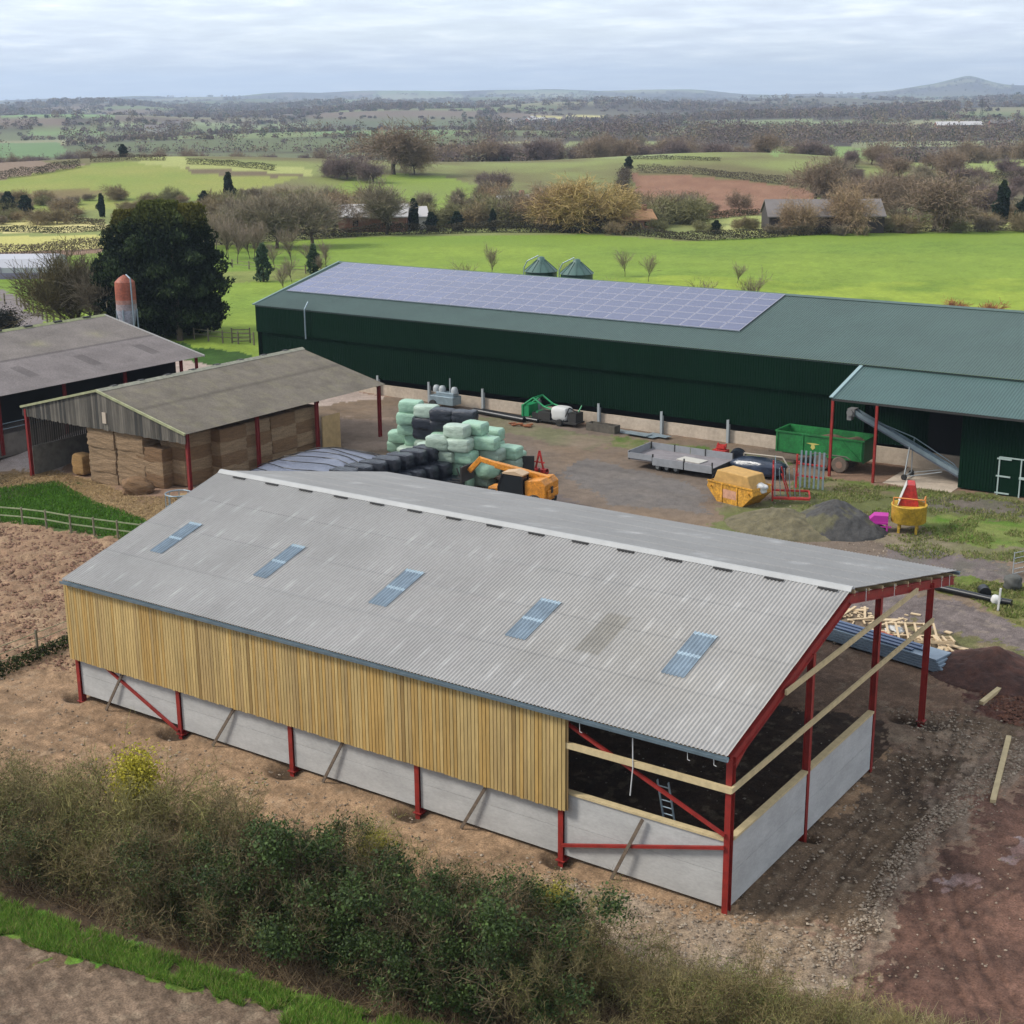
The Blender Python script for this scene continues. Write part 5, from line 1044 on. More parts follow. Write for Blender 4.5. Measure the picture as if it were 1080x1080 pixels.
# gate, pipe, white posts
ga = empty('field_gate', (-2.35, 38.3, 0), math.radians(65), 'pale steel gate leaning at the right edge above the grass', 'gate')
m = MB()
for z in (.15, .4, .7, 1.0, 1.3): m.tube((0, 0, z), (3.4, 0, z), .022, n=6)
m.build('bars', post_m, ga); m = MB(); [MB().tube((x, 0, .1), (x, 0, 1.35), .03, n=6).build('upright', post_m, ga) for x in (0, 1.7, 3.4)]
o = MB().path([(0, 0, .18), (3.0, -.35, .18), (4.0, -.4, .2)], .17, 12).build('drain_pipe', black_plastic); o.location = (-5.0, 33.9, 0); tag(o, 'long black drain pipe lying at the edge of the farm track', 'pipe')
o = MB().tube((0, -.3, .3), (0, .3, .3), .3, n=16).build('pipe_roll', black_plastic); o.location = (-2.6, 34.2, 0); o.rotation_euler = (0, 0, .5); tag(o, 'small black coil beside the long drain pipe', 'pipe roll')
o = soft_box(.5, .5, .5, p=2.2, noise=.05, seed=6).build('white_bucket', white_paint); o.location = (-1.75, 33.4, 0); tag(o, 'white tub beside the white marker post', 'tub')
o = MB().beam((0, 0, -.1), (.05, 0, 1.15), .09, .09).build('marker_post', white_paint); o.location = (-1.4, 32.6, 0); tag(o, 'short white marker post at the end of the black pipe', 'post')
o = soft_box(.9, .8, .8, p=2.6, noise=.08, seed=5).build('boulder', mat('dark_boulder', S(92, 92, 88), rough=.9, nscale=3, namt=.2)); o.location = (-1.74, 36.15, 0.30); o.location.z = 0; tag(o, 'dark grey rounded boulder in the grass above the marker post', 'boulder')
# stacked roof sheets and broken timber in the corner behind the columns
st_ = empty('sheet_stack', (-4.9, 24.3, 0), math.radians(-12), 'low stack of blue-grey steel sheets lying behind the gable columns', 'sheet stack')
m = MB(); 
for k in range(5): m.bb(-5.0+.25*k*.4, 4.4-.12*k, -.75+.03*k, .75-.03*k, .1+.11*k, .19+.11*k)
m.build('sheets', mat('blue_grey_sheet', S(146, 164, 180), rough=.4, nscale=2, namt=.1), st_)
m = MB(); [m.bb(-4.6, 3.0-.4*abs(k-1), -.5+.36*k, -.3+.36*k, .66, .72) for k in range(3)]; m.build('profiles', mat('dark_blue_profile', S(80, 100, 134), rough=.4), st_); m = MB(); [m.box((x, 0, .05), (.12, 1.7, .1)) for x in (-4, -1.3, 1.4, 4)]; m.build('bearers', timber_old, st_)  # darker blue profiles laid on top of the sheets
wood_l = mat('pale_sawn_wood', S(222, 196, 158), rough=.8, nscale=4, namt=.12)
def frame_pallet(name, loc, rz, lab, L_=2.6, Wd=1.6, tilt=0, nsl=6):
    m = MB()
    for i in range(nsl): m.box((-L_/2+L_*i/(nsl-1), 0, .14), (.1, Wd, .04))
    for y in (-Wd/2, 0, Wd/2): m.box((0, y, .06), (L_, .08, .12))
    o = m.build(name, wood_l); o.location = loc; o.rotation_euler = (tilt, 0, rz); tag(o, lab, 'pallet'); return o
frame_pallet('broken_pallet', (-3.53, 26.39, 0.10), .5, 'pale slatted timber frame leaning behind the far right column', 2.2, 2.0, .25); frame_pallet('broken_pallet', (-2.58, 26.42, 0.10), .45, 'second pale timber frame, right of the far right column', 1.8, 1.5, -.2)
rp = random.Random(77); k = 0
spots = [(-7.28, 28.50, 0.00), (-6.55, 28.16, 0.00), (-5.80, 27.85, -0.00), (-5.06, 27.54, 0.00), (-6.57, 27.34, 0.00), (-4.24, 26.84, 0.00), (-1.86, 25.89, 0.00), (-1.30, 25.55, 0.00), (-1.84, 25.19, 0.00), (-1.36, 26.37, 0.00), (-7.40, 27.60, -0.00), (-4.99, 26.35, 0.00), (-1.33, 24.97, 0.00)]
for p in spots:
    o = MB().beam((-rp.uniform(.4, 1.0), 0, .06), (rp.uniform(.4, 1.2), 0, .06+rp.uniform(0, .25)), rp.uniform(.08, .3), .05).build('wood_offcut', wood_l); o.location = p; o.rotation_euler = (0, 0, rp.uniform(0, 3.1)); k += 1
    tag(o, 'pale sawn offcut, %s from the left of the scatter behind the gable columns' % ORD[sorted(spots, key=lambda q: sd(q[0], q[1])[0]).index(p)], 'wood offcut', 'wood offcuts behind the gable')
m = MB(); rp = random.Random(9)
for q in range(60): m.box((rp.gauss(0, 1.6), rp.gauss(0, .8), .05), (rp.uniform(.1, .5), rp.uniform(.05, .25), .05), rp.uniform(0, 3))
o = m.build('wood_splinters', wood_l); o.location = (-6.34, 27.98, 0.00); tag(o, kind='stuff')
o = soft_box(.8, .6, .35, p=2.2, noise=.2, seed=8).build('white_sack', white_paint); o.location = (-4.50, 26.67, 0.00); tag(o, 'white plastic sack among the broken timber', 'sack')
o = soft_box(.9, .6, .3, p=2.2, noise=.2, seed=9).build('brick_rubble', mat('brick_rubble', S(186, 100, 74), rough=.9, nscale=5, namt=.3)); o.location = (-4.71, 25.63, -0.00); tag(o, 'small heap of orange brick rubble beside the white sack', 'rubble')
for (p, q, lab) in (((1.57, 20.53, 0.10), (2.21, 26.12, 0.30), 'long pale timber beam pointing off the right edge above the red soil'), ((4.69, 11.90, 0.10), (3.53, 17.76, 0.10), 'thick pale timber beam lying alone on the red-brown mud')):
    v = Vector(q)-Vector(p); o = MB().beam((0, 0, .08), (v.x, v.y, .08+max(0, v.z)), .2, .16).build('timber_beam', timber_new, None, .01); o.location = (p[0], p[1], 0); tag(o, lab, 'timber beam')

# ------------------------------------------------------------------ fences and gates on the left
fence_w = mat('fence_timber', S(126, 118, 96), rough=.9, nscale=3, namt=.2); mossy = mat('mossy_rail', S(150, 158, 120), rough=.9, nscale=3, namt=.2)
def fence(name, pts, step, h, rails, label, m_post=fence_w, m_rail=mossy, thick=.09, rr_=.035):
    root = empty(name, (pts[0][0], pts[0][1], H(pts[0][0], pts[0][1])), 0, label, 'fence'); inv = Matrix.Translation(-root.location)
    P = []
    for (x0, y0), (x1, y1) in zip(pts[:-1], pts[1:]):
        n = max(1, round(math.hypot(x1-x0, y1-y0)/step)); P += [(x0+(x1-x0)*i/n, y0+(y1-y0)*i/n) for i in range(n)]
    P.append(pts[-1]); P = [Vector((x, y, H(x, y))) for x, y in P]
    for p in P:
        o = MB().box((0, 0, h/2-.1), (thick, thick, h+.2)).build('post', m_post, root); o.matrix_parent_inverse = inv; o.location = p
    for z in rails:
        m = MB()
        for a, b in zip(P[:-1], P[1:]): m.beam(a+Vector((0, 0, z)), b+Vector((0, 0, z)), rr_, rr_*2.2)
        o = m.build('rail', m_rail, root); o.matrix_parent_inverse = inv
    return root
fence('rail_fence', [(-62.70, 15.47)[:2], (-57.43, 15.86)[:2], (-51.11, 16.18)[:2], (-46.06, 17.18)[:2], (-41.96, 18.09)[:2]], 1.9, 1.15, (1.05, .55), 'mossy post and rail fence between the grass and the ploughed ground')
fence('wire_fence', [(-36.09, -3.41)[:2], (-36.36, 0.18)[:2], (-36.47, 2.34)[:2], (-36.62, 5.21)[:2]], 2.6, 1.2, (1.05, .7, .35), 'brown post and wire fence left of the new barn', rr_=.015)
fence('track_fence', [(-138.20, 73.59)[:2], (-131.43, 73.73)[:2], (-116.73, 66.54)[:2], (-107.38, 62.81)[:2]], 2.5, 1.3, (1.1, .6), 'dark post fence beside the farm drive at the left', fence_w, fence_w, .14, .02)
fence('paddock_fence', [(-93.82, 66.80)[:2], (-89.64, 66.71)[:2], (-86.17, 67.60)[:2]], 2.2, 1.3, (1.1, .6), 'low dark fence right of the dark conifer', fence_w, fence_w, .12, .03)
fence('grass_fence', [(-140.75, 119.04)[:2], (-127.82, 116.45)[:2], (-121.58, 118.50)[:2]], 4, 1.2, (1.0, .5), 'thin brown fence crossing the bright grass beyond the green shed', fence_w, fence_w, .14, .03)
p = (-88.82, 67.22); g_ = empty('paddock_gate', (p[0], p[1], H(*p)), math.radians(40), 'small brown timber gate in the grass left of the green shed', 'gate')
m = MB(); [m.beam((0, 0, z), (1.8, 0, z), .05, .09) for z in (.2, .6, 1.0, 1.35)]; m.build('bars', fence_w, g_); [MB().box((x, 0, .75), (.14, .14, 1.6)).build('post', fence_w, g_) for x in (0, 1.8)]

# ------------------------------------------------------------------ vegetation
bark = mat('bark', S(92, 80, 64), rough=.95, nscale=2, namt=.2)
def foliage(name, **k): return mat(name, (0, 0, 0), rough=k.pop('rough', .7), attr='Col', spec=k.pop('spec', .3), nscale=k.pop('nscale', .8), namt=k.pop('namt', .12), **k)
leaf_m = foliage('evergreen_leaves', transl=.15); twig_m = foliage('bare_twigs', rough=.9, spec=.1); conifer_m = foliage('conifer_sprays', rough=.85, spec=.15, transl=.1)

def grow(rng, height, spread, depth, nl, trunk_h, upw, wig=.25, r0=None, fork=3):
    """branch skeleton as arrays of segments, thick first"""
    segs = []; r0 = r0 or height*.028
    def br(p, d, L, r, lev):
        n = 3 if lev < depth else 2; q = p
        for i in range(n):
            d = d+rng.normal(0, wig, 3)*(.35 if lev == 0 else .8); d[2] += upw*(.25 if lev else .3); d = d/np.linalg.norm(d)
            q2 = q+d*L/n; r2 = r*(1-.33/n*(1 if lev else .5)*2); segs.append((q, q2, r, r2, lev))
            if lev < depth and (lev > 0 or i > 0):
                for _ in range(nl[lev] if i < n-1 else nl[lev]+1):
                    a = rng.normal(0, 1, 3); a -= d*a.dot(d); a /= np.linalg.norm(a)
                    k = rng.uniform(.6, 1.15)*spread; nd = d*(1-.25*k)+a*k; nd /= np.linalg.norm(nd)
                    br(q2 if rng.random() < .6 else (q+q2)/2, nd, L*rng.uniform(.55, .8) if lev else (height-trunk_h)*rng.uniform(.42, .62), r2*rng.uniform(.5, .7), lev+1)
            q = q2; r = r2
    br(np.zeros(3), np.array([0, 0, 1.0]), trunk_h*(1.25), r0, 0)
    return segs
def tree_meshes(name, seed, height, spread, depth, nl, trunk_h, upw, tint, thick_lev=1, tw=.03, wig=.25, jitter=.25, r0=None, vine=None):
    rng = np.random.RandomState(seed); segs = grow(rng, height, spread, depth, nl, trunk_h, upw, wig, r0)
    A = np.array([s[0] for s in segs]); B = np.array([s[1] for s in segs]); R0 = np.array([s[2] for s in segs]); R1 = np.array([s[3] for s in segs]); LV = np.array([s[4] for s in segs])
    k = height/max(B[:, 2].max(), 1e-3); A *= k; B *= k
    m = MB()
    for i in np.nonzero(LV <= thick_lev)[0]: m.tube(A[i], B[i], max(R0[i], .03), max(R1[i], .025), 6 if LV[i] == 0 else 4, False)
    tm = m.mesh(name+'_trunk'); tm.materials.append(bark)
    i = LV > thick_lev; Q = ribbons(A[i], B[i], np.maximum(R0[i]*1.6, tw), np.maximum(R1[i]*1.4, tw*.7), rng)
    base = np.array(tint); c = base*rng.uniform(1-jitter, 1+jitter, (len(Q), 1))
    cm = quads_mesh(name+'_crown', Q, twig_m, c); return tm, cm
def put_tree(kind, meshes, x, y, s, label, cat='tree', group=None, rz=None, z=None, sx=1.0):
    r = empty(kind, (x, y, H(x, y)-.05 if z is None else z), rb.uniform(0, 6.28) if rz is None else rz, label, cat, group); r.scale = (s*sx, s*sx, s)
    link('trunk', meshes[0], None, r); link('crown', meshes[1], None, r); return r

# --- the big dark conifer
rng = np.random.RandomState(2)
def conifer_mesh(name, seed, H_, W_, n, size, top_tint, dark, light, lumps=60, pw=.55, base=.04):
    rng = np.random.RandomState(seed); L = []
    th = rng.uniform(0, 2*np.pi, lumps); zz_ = rng.uniform(0.02, .97, lumps)
    u = rng.uniform(0, 1, n); zt = u**.9; ang = rng.uniform(0, 2*np.pi, n)
    prof = np.clip(1.02-np.abs(zt-.45)/.60*.95*(zt > .45)-(.45-zt)*.55*(zt < .45), 0.02, 1)**pw
    bump = np.zeros(n)
    for a, z0 in zip(th, zz_): bump = np.maximum(bump, np.exp(-((np.angle(np.exp(1j*(ang-a))))/(.22 if lumps > 30 else .4))**2-((zt-z0)/(.05 if lumps > 30 else .10))**2))
    rad = W_/2*prof*((.70 if lumps > 30 else .55)+(.34 if lumps > 30 else .5)*bump)*rng.uniform(.74, 1.06, n)
    P = np.stack([rad*np.cos(ang), rad*np.sin(ang), base*H_+zt*H_*(1-base)*(1+.02*bump)], 1)
    Q = leaves(P, size, rng, 0); 
    up_ = np.stack([np.cos(ang)*.4, np.sin(ang)*.4, np.full(n, .75)], 1)*size*.6; Q[:, 2] += up_; Q[:, 0] -= up_*.4
    t = np.clip((rng.uniform(0, 1, n)*.7+.5*bump)-.45, 0, 1)[:, None]; c = np.array(dark)*(1-t)+np.array(light)*t  # highlights painted in: protruding clumps lighter, hollows darker
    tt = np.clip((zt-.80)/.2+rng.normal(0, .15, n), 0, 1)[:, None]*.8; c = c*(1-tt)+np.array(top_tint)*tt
    return Q, c
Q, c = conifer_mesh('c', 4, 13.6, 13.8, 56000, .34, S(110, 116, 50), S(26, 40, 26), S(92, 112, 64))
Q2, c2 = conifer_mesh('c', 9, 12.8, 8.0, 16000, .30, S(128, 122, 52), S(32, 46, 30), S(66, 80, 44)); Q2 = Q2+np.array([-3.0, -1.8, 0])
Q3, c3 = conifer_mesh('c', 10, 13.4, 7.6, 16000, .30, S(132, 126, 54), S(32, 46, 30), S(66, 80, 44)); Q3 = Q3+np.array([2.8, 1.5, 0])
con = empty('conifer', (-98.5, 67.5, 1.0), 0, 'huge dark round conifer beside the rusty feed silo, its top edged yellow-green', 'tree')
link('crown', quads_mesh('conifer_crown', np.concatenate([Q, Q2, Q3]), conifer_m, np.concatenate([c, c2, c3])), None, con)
m = MB(); [m.tube((x, y, -.2), (x*.8, y*.8, 10), .35, .15, 8) for x, y in ((0, 0), (-2.2, -1.6), (2, 1.3), (4.0, -2.0))]; m.build('trunk', bark, con)
# slimmer dark conifers
cq = conifer_mesh('c', 21, 7.0, 3.4, 5200, .34, S(70, 84, 48), S(34, 50, 38), S(62, 84, 58), 14, .9); cone_crown = quads_mesh('cone_crown', cq[0], conifer_m, cq[1])
cq = conifer_mesh('c', 22, 6.0, 5.4, 5200, .36, S(56, 72, 46), S(34, 50, 40), S(54, 74, 54), 14, .55); round_crown = quads_mesh('round_crown', cq[0], conifer_m, cq[1])
cq = conifer_mesh('c', 23, 4.4, 2.6, 2600, .26, S(110, 130, 96), S(62, 84, 60), S(116, 140, 108), 12, .9); pale_crown = quads_mesh('pale_crown', cq[0], conifer_m, cq[1])
ctm = MB().tube((0, 0, -.2), (0, 0, 3), .14, .06, 6).mesh('cone_trunk'); ctm.materials.append(bark)
for (p, me, s, lab) in (((-223.92, 201.23), cone_crown, 1.12, 'dark pointed conifer on the hillside right of the big conifer'), ((-229.94, 199.52), round_crown, .62, 'low dark round conifer left of the pointed one on the hillside'),
        ((-122.45, 106.66), pale_crown, 1.15, 'grey-green young pine in the bright grass left of the green shed'), ((-123.22, 117.55), pale_crown, .95, 'small grey-green pine by the ridge end of the green shed'),
        ((-67.09, 251.27), cone_crown, 1.2, 'dark pointed evergreen at the far right beyond the grass field'), ((-61.91, 249.47), round_crown, 1.0, 'dark broad evergreen cut by the right edge of the view'),
        ((-256.76, 167.33), round_crown, .8, 'dark evergreen clump at the left edge below the hill'), ((-251.83, 168.00), round_crown, .7, 'second dark evergreen clump below the left hill'), ((-234.34, 173.97), cone_crown, .7, 'dark evergreen rising left of the big conifer'), ((-180.59, 174.33), cone_crown, .6, 'slim dark evergreen in the tree belt above the solar roof'),
        ((-159.71, 186.58), cone_crown, .85, 'dark ivy-green tree left in the belt beyond the grass field'), ((-155.66, 186.70), round_crown, .6, 'dark green holly beside it in the belt beyond the grass field'), ((-151.41, 189.17), round_crown, .62, 'dark green holly in the middle of the belt beyond the grass field'), ((-145.45, 192.63), cone_crown, .6, 'upright dark evergreen right of the hollies in the belt'), ((-196.00, 330.38), round_crown, .55, 'dark evergreen at the top left corner of the red field'),
        ((-615.87, 503.29), round_crown, .55, 'dark conifer clump left on the skyline of the valley'), ((-340.75, 273.03), round_crown, .65, 'dark conifer clump right on the skyline of the valley'), ((-106.38, 208.43), round_crown, .42, 'dark holly low below the red field')):
    put_tree('evergreen', (ctm, me), p[0], p[1], s, lab)

# --- bare trees: kinds by habit and colour
BR, GB, GO, PU, OL = S(156, 136, 114), S(158, 146, 122), S(198, 172, 114), S(140, 122, 116), S(124, 124, 78)
oak = [tree_meshes('oak', 31+i, 10, .95, 4, [3, 3, 3, 2], 2.4, .10, BR, 2, .05) for i in range(3)]
oakp = [tree_meshes('oak_pale', 41+i, 10, 1.0, 4, [3, 3, 3, 2], 2.2, .08, S(178, 152, 120), 2, .05) for i in range(2)]
ash = [tree_meshes('ash', 51+i, 10, .62, 4, [3, 3, 3, 2], 2.2, .28, GB, 2, .045) for i in range(3)]
willow = [tree_meshes('willow', 61+i, 9, .85, 4, [4, 4, 3, 2], 1.4, .16, GO, 2, .05) for i in range(2)]
scrub = [tree_meshes('scrub', 71+i, 5, .95, 3, [5, 5, 4], .6, .12, [S(156, 140, 106), S(166, 146, 112), S(150, 136, 114), S(146, 142, 100)][i], 0, .05) for i in range(4)]
dark = [tree_meshes('thicket', 81+i, 8, .85, 4, [3, 4, 3, 2], 1.2, .16, PU, 2, .05) for i in range(3)]
slim = [tree_meshes('sapling', 91+i, 6, .35, 3, [3, 3, 2], 1.6, .35, S(150, 134, 116), 1, .025, r0=.05) for i in range(3)]
multi = tree_meshes('multi_stem', 99, 9.5, .55, 4, [4, 3, 3, 2], .5, .30, S(112, 104, 74), 1, .04, r0=.28)
def nm(lst, i): return lst[i % len(lst)]
TREES = []
def T(kind, meshes, u, label, s, sx=1.0): TREES.append((kind, meshes, u, s, label, sx))
T('bare_tree', multi, (-107.04, 63.02), 'bare multi-stemmed tree left of the dark conifer, behind the cattle barn', 1.15)
T('bare_tree', nm(ash, 1), (-105.39, 64.03), 'bare slender tree between the multi-stemmed tree and the dark conifer', .95)
for i, (p, lst, s, sx, lab) in enumerate((((-162.38, 145.78), ash, 1.0, 1.0, 'bare grey tree just right of the dark conifer top'), ((-158.94, 147.75), ash, 1.12, 1.1, 'bare grey tree above the left end of the solar roof'), ((-155.88, 153.47), ash, 1.1, 1.2, 'wide bare tree above the left end of the solar roof'),
        ((-167.47, 146.81), ash, .85, 1.0, 'thin bare tree touching the right side of the dark conifer'), ((-159.41, 177.90), ash, 1.15, 1.3, 'tall bare tree in front of the pale farm roofs'), ((-166.86, 171.40), oak, .9, 1.1, 'bare brown tree left of the pale farm roofs'),
        ((-138.72, 198.79), oakp, 1.0, 1.15, 'ivy-clad bare tree left of the golden willow'), ((-134.01, 201.50), willow, 1.15, 1.3, 'golden willow beyond the field, left one of the pair'), ((-129.00, 204.38), willow, 1.25, 1.5, 'golden willow beyond the field, broad right one of the pair'),
        ((-93.68, 217.85), oakp, .8, 1.0, 'spreading bare tree in front of the far grey barn'), ((-85.60, 222.44), oakp, 1.05, .95, 'tall bare tree with ivied trunk by the end of the far grey barn'), ((-74.11, 233.39), oak, 1.25, 1.35, 'broad bare brown tree standing alone right of the far barn'),
        ((-124.28, 254.31), oak, .55, 1.0, 'small lone bare tree at the foot of the red field'), ((-126.94, 247.51), oak, .35, 1.0, 'tiny bare tree left of the lone tree by the red field'),
        ((-241.58, 281.32), oak, 1.6, 1.5, 'big dark bare tree on the hill crest above the pale roofs'), ((-247.31, 264.77), dark, .8, 1.2, 'left of the three rounded bare trees on the hill'), ((-242.83, 263.41), dark, .95, 1.2, 'middle of the three rounded bare trees on the hill'), ((-233.91, 263.59), dark, .75, 1.2, 'right of the three rounded bare trees on the hill'),
        ((-237.77, 285.67), oakp, .9, 1.0, 'bare tree with a reddish crown at the hill crest'), ((-195.90, 265.49), dark, .8, 1.0, 'dark bare bush where the green hill meets the wood'), ((-203.10, 268.24), dark, .6, 1.0, 'small dark bush on the lower edge of the green hill'),
        ((-391.71, 679.04), ash, 1.1, 1.0, 'bare tree standing in the pale green field left of the red one'), ((-90.47, 263.24), oak, 1.1, 1.1, 'bare tree behind and left of the broad lone tree'), ((-76.30, 271.47), dark, 1.0, 1.0, 'brown bare tree behind the dark pointed evergreen at the right'), ((-92.72, 251.56), oak, 1.2, 1.0, 'bare tree just right of the far grey barn'), ((-113.36, 361.39), oak, 1.0, 1.0, 'bare tree on the slope above the broad lone tree'), ((-119.37, 283.90), oak, 1.2, 1.1, 'bare tree behind the far grey barn'), ((-172.90, 139.76), ash, .9, 1.0, 'bare tree behind the dark conifer'))):
    T('bare_tree', nm(lst, i), p, lab, s, sx)
for kind, me, p, s, lab, sx in TREES: put_tree(kind, me, p[0], p[1], s, lab, sx=sx)
def row(kind, lst, n, box, s0, s1, labf, group, seed, cond=None, cat='tree', sx=1.2):
    r = random.Random(seed); pts = []; tries = 0
    while len(pts) < n and tries < 9000:
        tries += 1; s_, d_ = box(r); x = 17.745+s_*.8219-d_*.5696; y = -37.199+s_*.5696+d_*.8219
        if cond and not cond(x, y, s_, d_): continue
        pts.append((s_/d_, x, y, r.uniform(s0, s1)))
    pts.sort()
    for i, (b, x, y, s) in enumerate(pts): put_tree(kind, r.choice(lst), x, y, s, labf(i), cat, group, rz=r.uniform(0, 6.28), sx=r.uniform(.9, 1.1)*sx)
def inu(u0, u1, d0, d1): return lambda r: (lambda d: ((r.uniform(u0, u1)-540)/1541*d, d))(r.uniform(d0, d1))
row('belt_shrub', scrub, 84, inu(235, 735, 286, 320), .7, 1.35, lambda i: 'brown leafless shrub beyond the grass field, %s from the left' % ordn(i+1), 'shrubs in the belt beyond the grass field', 1, cat='shrub')
row('belt_tree', oak+ash+oakp, 15, inu(240, 600, 300, 330), .5, .8, lambda i: 'leafless tree beyond the grass field, %s from the left' % ordn(i+1), 'trees in the belt beyond the grass field', 2)
row('belt_shrub', scrub, 20, inu(640, 960, 268, 284), .35, .6, lambda i: 'low olive shrub along the hedge below the red field, %s from the left' % ordn(i+1), 'shrubs by the far barn', 3, cat='shrub')
row('belt_shrub', scrub, 16, inu(905, 1100, 268, 300), .5, .9, lambda i: 'low brown shrub right of the far barn, %s from the left' % ordn(i+1), 'shrubs right of the far barn', 13, cat='shrub')
row('slope_shrub', scrub, 70, inu(-10, 340, 300, 352), .4, .85, lambda i: 'leafless shrub on the slope under the left hill, %s from the left' % ordn(i+1), 'shrubs on the rough slope', 4, cat='shrub')
row('valley_tree', dark+oak, 70, inu(430, 720, 560, 700), .9, 1.45, lambda i: 'leafless tree in the wood behind the green hill, %s from the left' % ordn(i+1), 'trees of the valley wood', 5)
row('valley_tree', dark+oak, 40, inu(660, 1100, 540, 660), .7, 1.1, lambda i: 'leafless tree in the wood above the red field, %s from the left' % ordn(i+1), 'trees above the red field', 6)
row('valley_tree', dark+oak, 26, inu(-10, 350, 585, 700), .7, 1.1, lambda i: 'leafless tree in the hollow behind the left hill, %s from the left' % ordn(i+1), 'trees behind the left hill', 7)
row('slope_tree', oak+ash+dark, 24, inu(865, 1090, 330, 440), .5, .85, lambda i: 'leafless tree right of the red field, %s from the left' % ordn(i+1), 'trees right of the red field', 8)
row('sapling', slim, 22, inu(290, 800, 150, 225), .5, .95, lambda i: 'thin pale sapling in the bright grass field, %s from the left' % ordn(i+1), 'saplings in the grass field', 9, cond=lambda x, y, s, d: y > 90)
row('sapling', slim, 8, inu(230, 330, 215, 245), .9, 1.3, lambda i: 'pale birch sapling above the left end of the green shed, %s from the left' % ordn(i+1), 'birch saplings', 10)
rusty = tree_meshes('rusty', 120, 3.2, .7, 3, [5, 4, 3], .4, .2, S(176, 116, 84), 0, .04)
row('sapling', [rusty], 6, inu(1000, 1085, 150, 170), .7, 1.0, lambda i: 'reddish leafless sapling above the roof at the far right, %s from the left' % ordn(i+1), 'reddish saplings', 11)

# --- field hedges in the distance
hedge_m = foliage('hedge_twigs', rough=.9, spec=.1)
def hedge(pts, h, w, col, label, dens=9, size=.24):
    rng = np.random.RandomState(int(abs(pts[0][0]*7+pts[0][1])) % 9999); P = []
    for (x0, y0), (x1, y1) in zip(pts[:-1], pts[1:]):
        L = math.hypot(x1-x0, y1-y0); n = int(L*dens*8*max(1, h)); t = rng.uniform(0, 1, n); nx, ny = -(y1-y0)/L, (x1-x0)/L; o = rng.normal(0, w/3.2, n)
        x = x0+(x1-x0)*t+nx*o; y = y0+(y1-y0)*t+ny*o; hh = h*(.75+.5*vnoise(x/4, y/4, 3)); P.append(np.stack([x, y, terrain(x, y)+rng.uniform(0, 1, n)**.8*hh], 1))
    P = np.concatenate(P); o0 = P[0].copy(); Q = leaves(P-o0, size, rng); c = np.array(col)*rng.uniform(.85, 1.15, (len(P), 1))
    o = link('field_hedge', quads_mesh('field_hedge', Q, hedge_m, c)); o.location = o0; return tag(o, label, 'hedge')
DK = S(84, 78, 62)
hedge([(-35.48, -3.37), (-35.79, -0.25), (-35.88, 1.88), (-36.21, 4.42)], .55, .7, S(60, 68, 34), 'low dark mossy bank under the wire fence left of the new barn', 30, .14)
hedge([(-172.36, 145.93), (-167.38, 158.63), (-159.44, 175.72), (-144.33, 191.04), (-124.75, 200.11)], 1.9, 1.4, DK, 'long dark hedge along the far left edge of the bright grass field', 16)
hedge([(-124.75, 200.11), (-113.47, 197.98), (-103.51, 195.49), (-97.15, 203.17), (-91.41, 214.81), (-84.71, 222.95)], 1.5, 1.2, DK, 'dark hedge curving below the red field and the far barn', 14)
hedge([(-84.71, 222.95), (-71.87, 234.66), (-56.04, 245.89)], .8, .9, S(112, 108, 80), 'low olive hedge along the right edge of the grass field', 10)
hedge([(-240.48, 139.38), (-228.81, 143.93), (-215.83, 147.15), (-210.99, 156.46)], 1.2, 1.0, S(84, 86, 60), 'dark hedge between the two yellow fields at the left', 12)
hedge([(-197.89, 109.72), (-188.10, 117.23), (-186.83, 125.88), (-184.69, 140.71)], 1.8, 1.8, S(124, 112, 92), 'brown hedge below the lower yellow field', 12)
hedge([(-269.86, 159.92), (-246.61, 164.44), (-219.99, 162.25)], 1.3, 1.2, S(112, 102, 80), 'brown hedge above the upper yellow field', 12)
hedge([(-322.17, 196.75), (-317.08, 210.42), (-315.43, 221.33), (-318.68, 238.44)], 2.2, 1.6, S(96, 88, 72), 'brown hedge climbing the left hill', 9)
hedge([(-328.02, 249.63), (-322.51, 258.92), (-310.98, 262.95)], 1.8, 1.2, S(104, 90, 72), 'brown hedge on the crest of the left hill', 9)
hedge([(-298.25, 259.00), (-286.09, 262.82), (-268.88, 263.64)], 1.5, 1.2, S(84, 80, 58), 'dark trimmed hedge on the back of the left hill', 10)
hedge([(-142.96, 238.22), (-127.20, 234.42), (-121.99, 234.87), (-118.63, 252.29)], 1.4, 1.2, S(98, 88, 66), 'hedge at the foot of the red field', 10)
hedge([(-188.99, 323.04), (-170.73, 326.25), (-135.38, 314.96)], 2.0, 2.0, S(98, 88, 78), 'overgrown hedge along the top of the red field', 8)
hedge([(-189.68, 318.01), (-167.87, 278.49), (-146.12, 246.91)], 2.6, 2.6, S(104, 94, 80), 'thick brown hedge down the left side of the red field', 8)
hedge([(-212.77, 357.44), (-180.27, 356.29)], 1.2, 1.2, S(84, 78, 62), 'thin hedge across the pale fields left of the red field', 8)
hedge([(-111.87, 261.48), (-92.93, 267.15), (-72.07, 290.70)], 2.4, 2, S(104, 98, 72), 'brown hedge above the pale field at the right', 9)
hedge([(-125.53, 303.81), (-116.14, 336.55), (-98.74, 385.43)], 2.4, 2, S(98, 88, 74), 'brown hedge on the slope at the far right', 9)

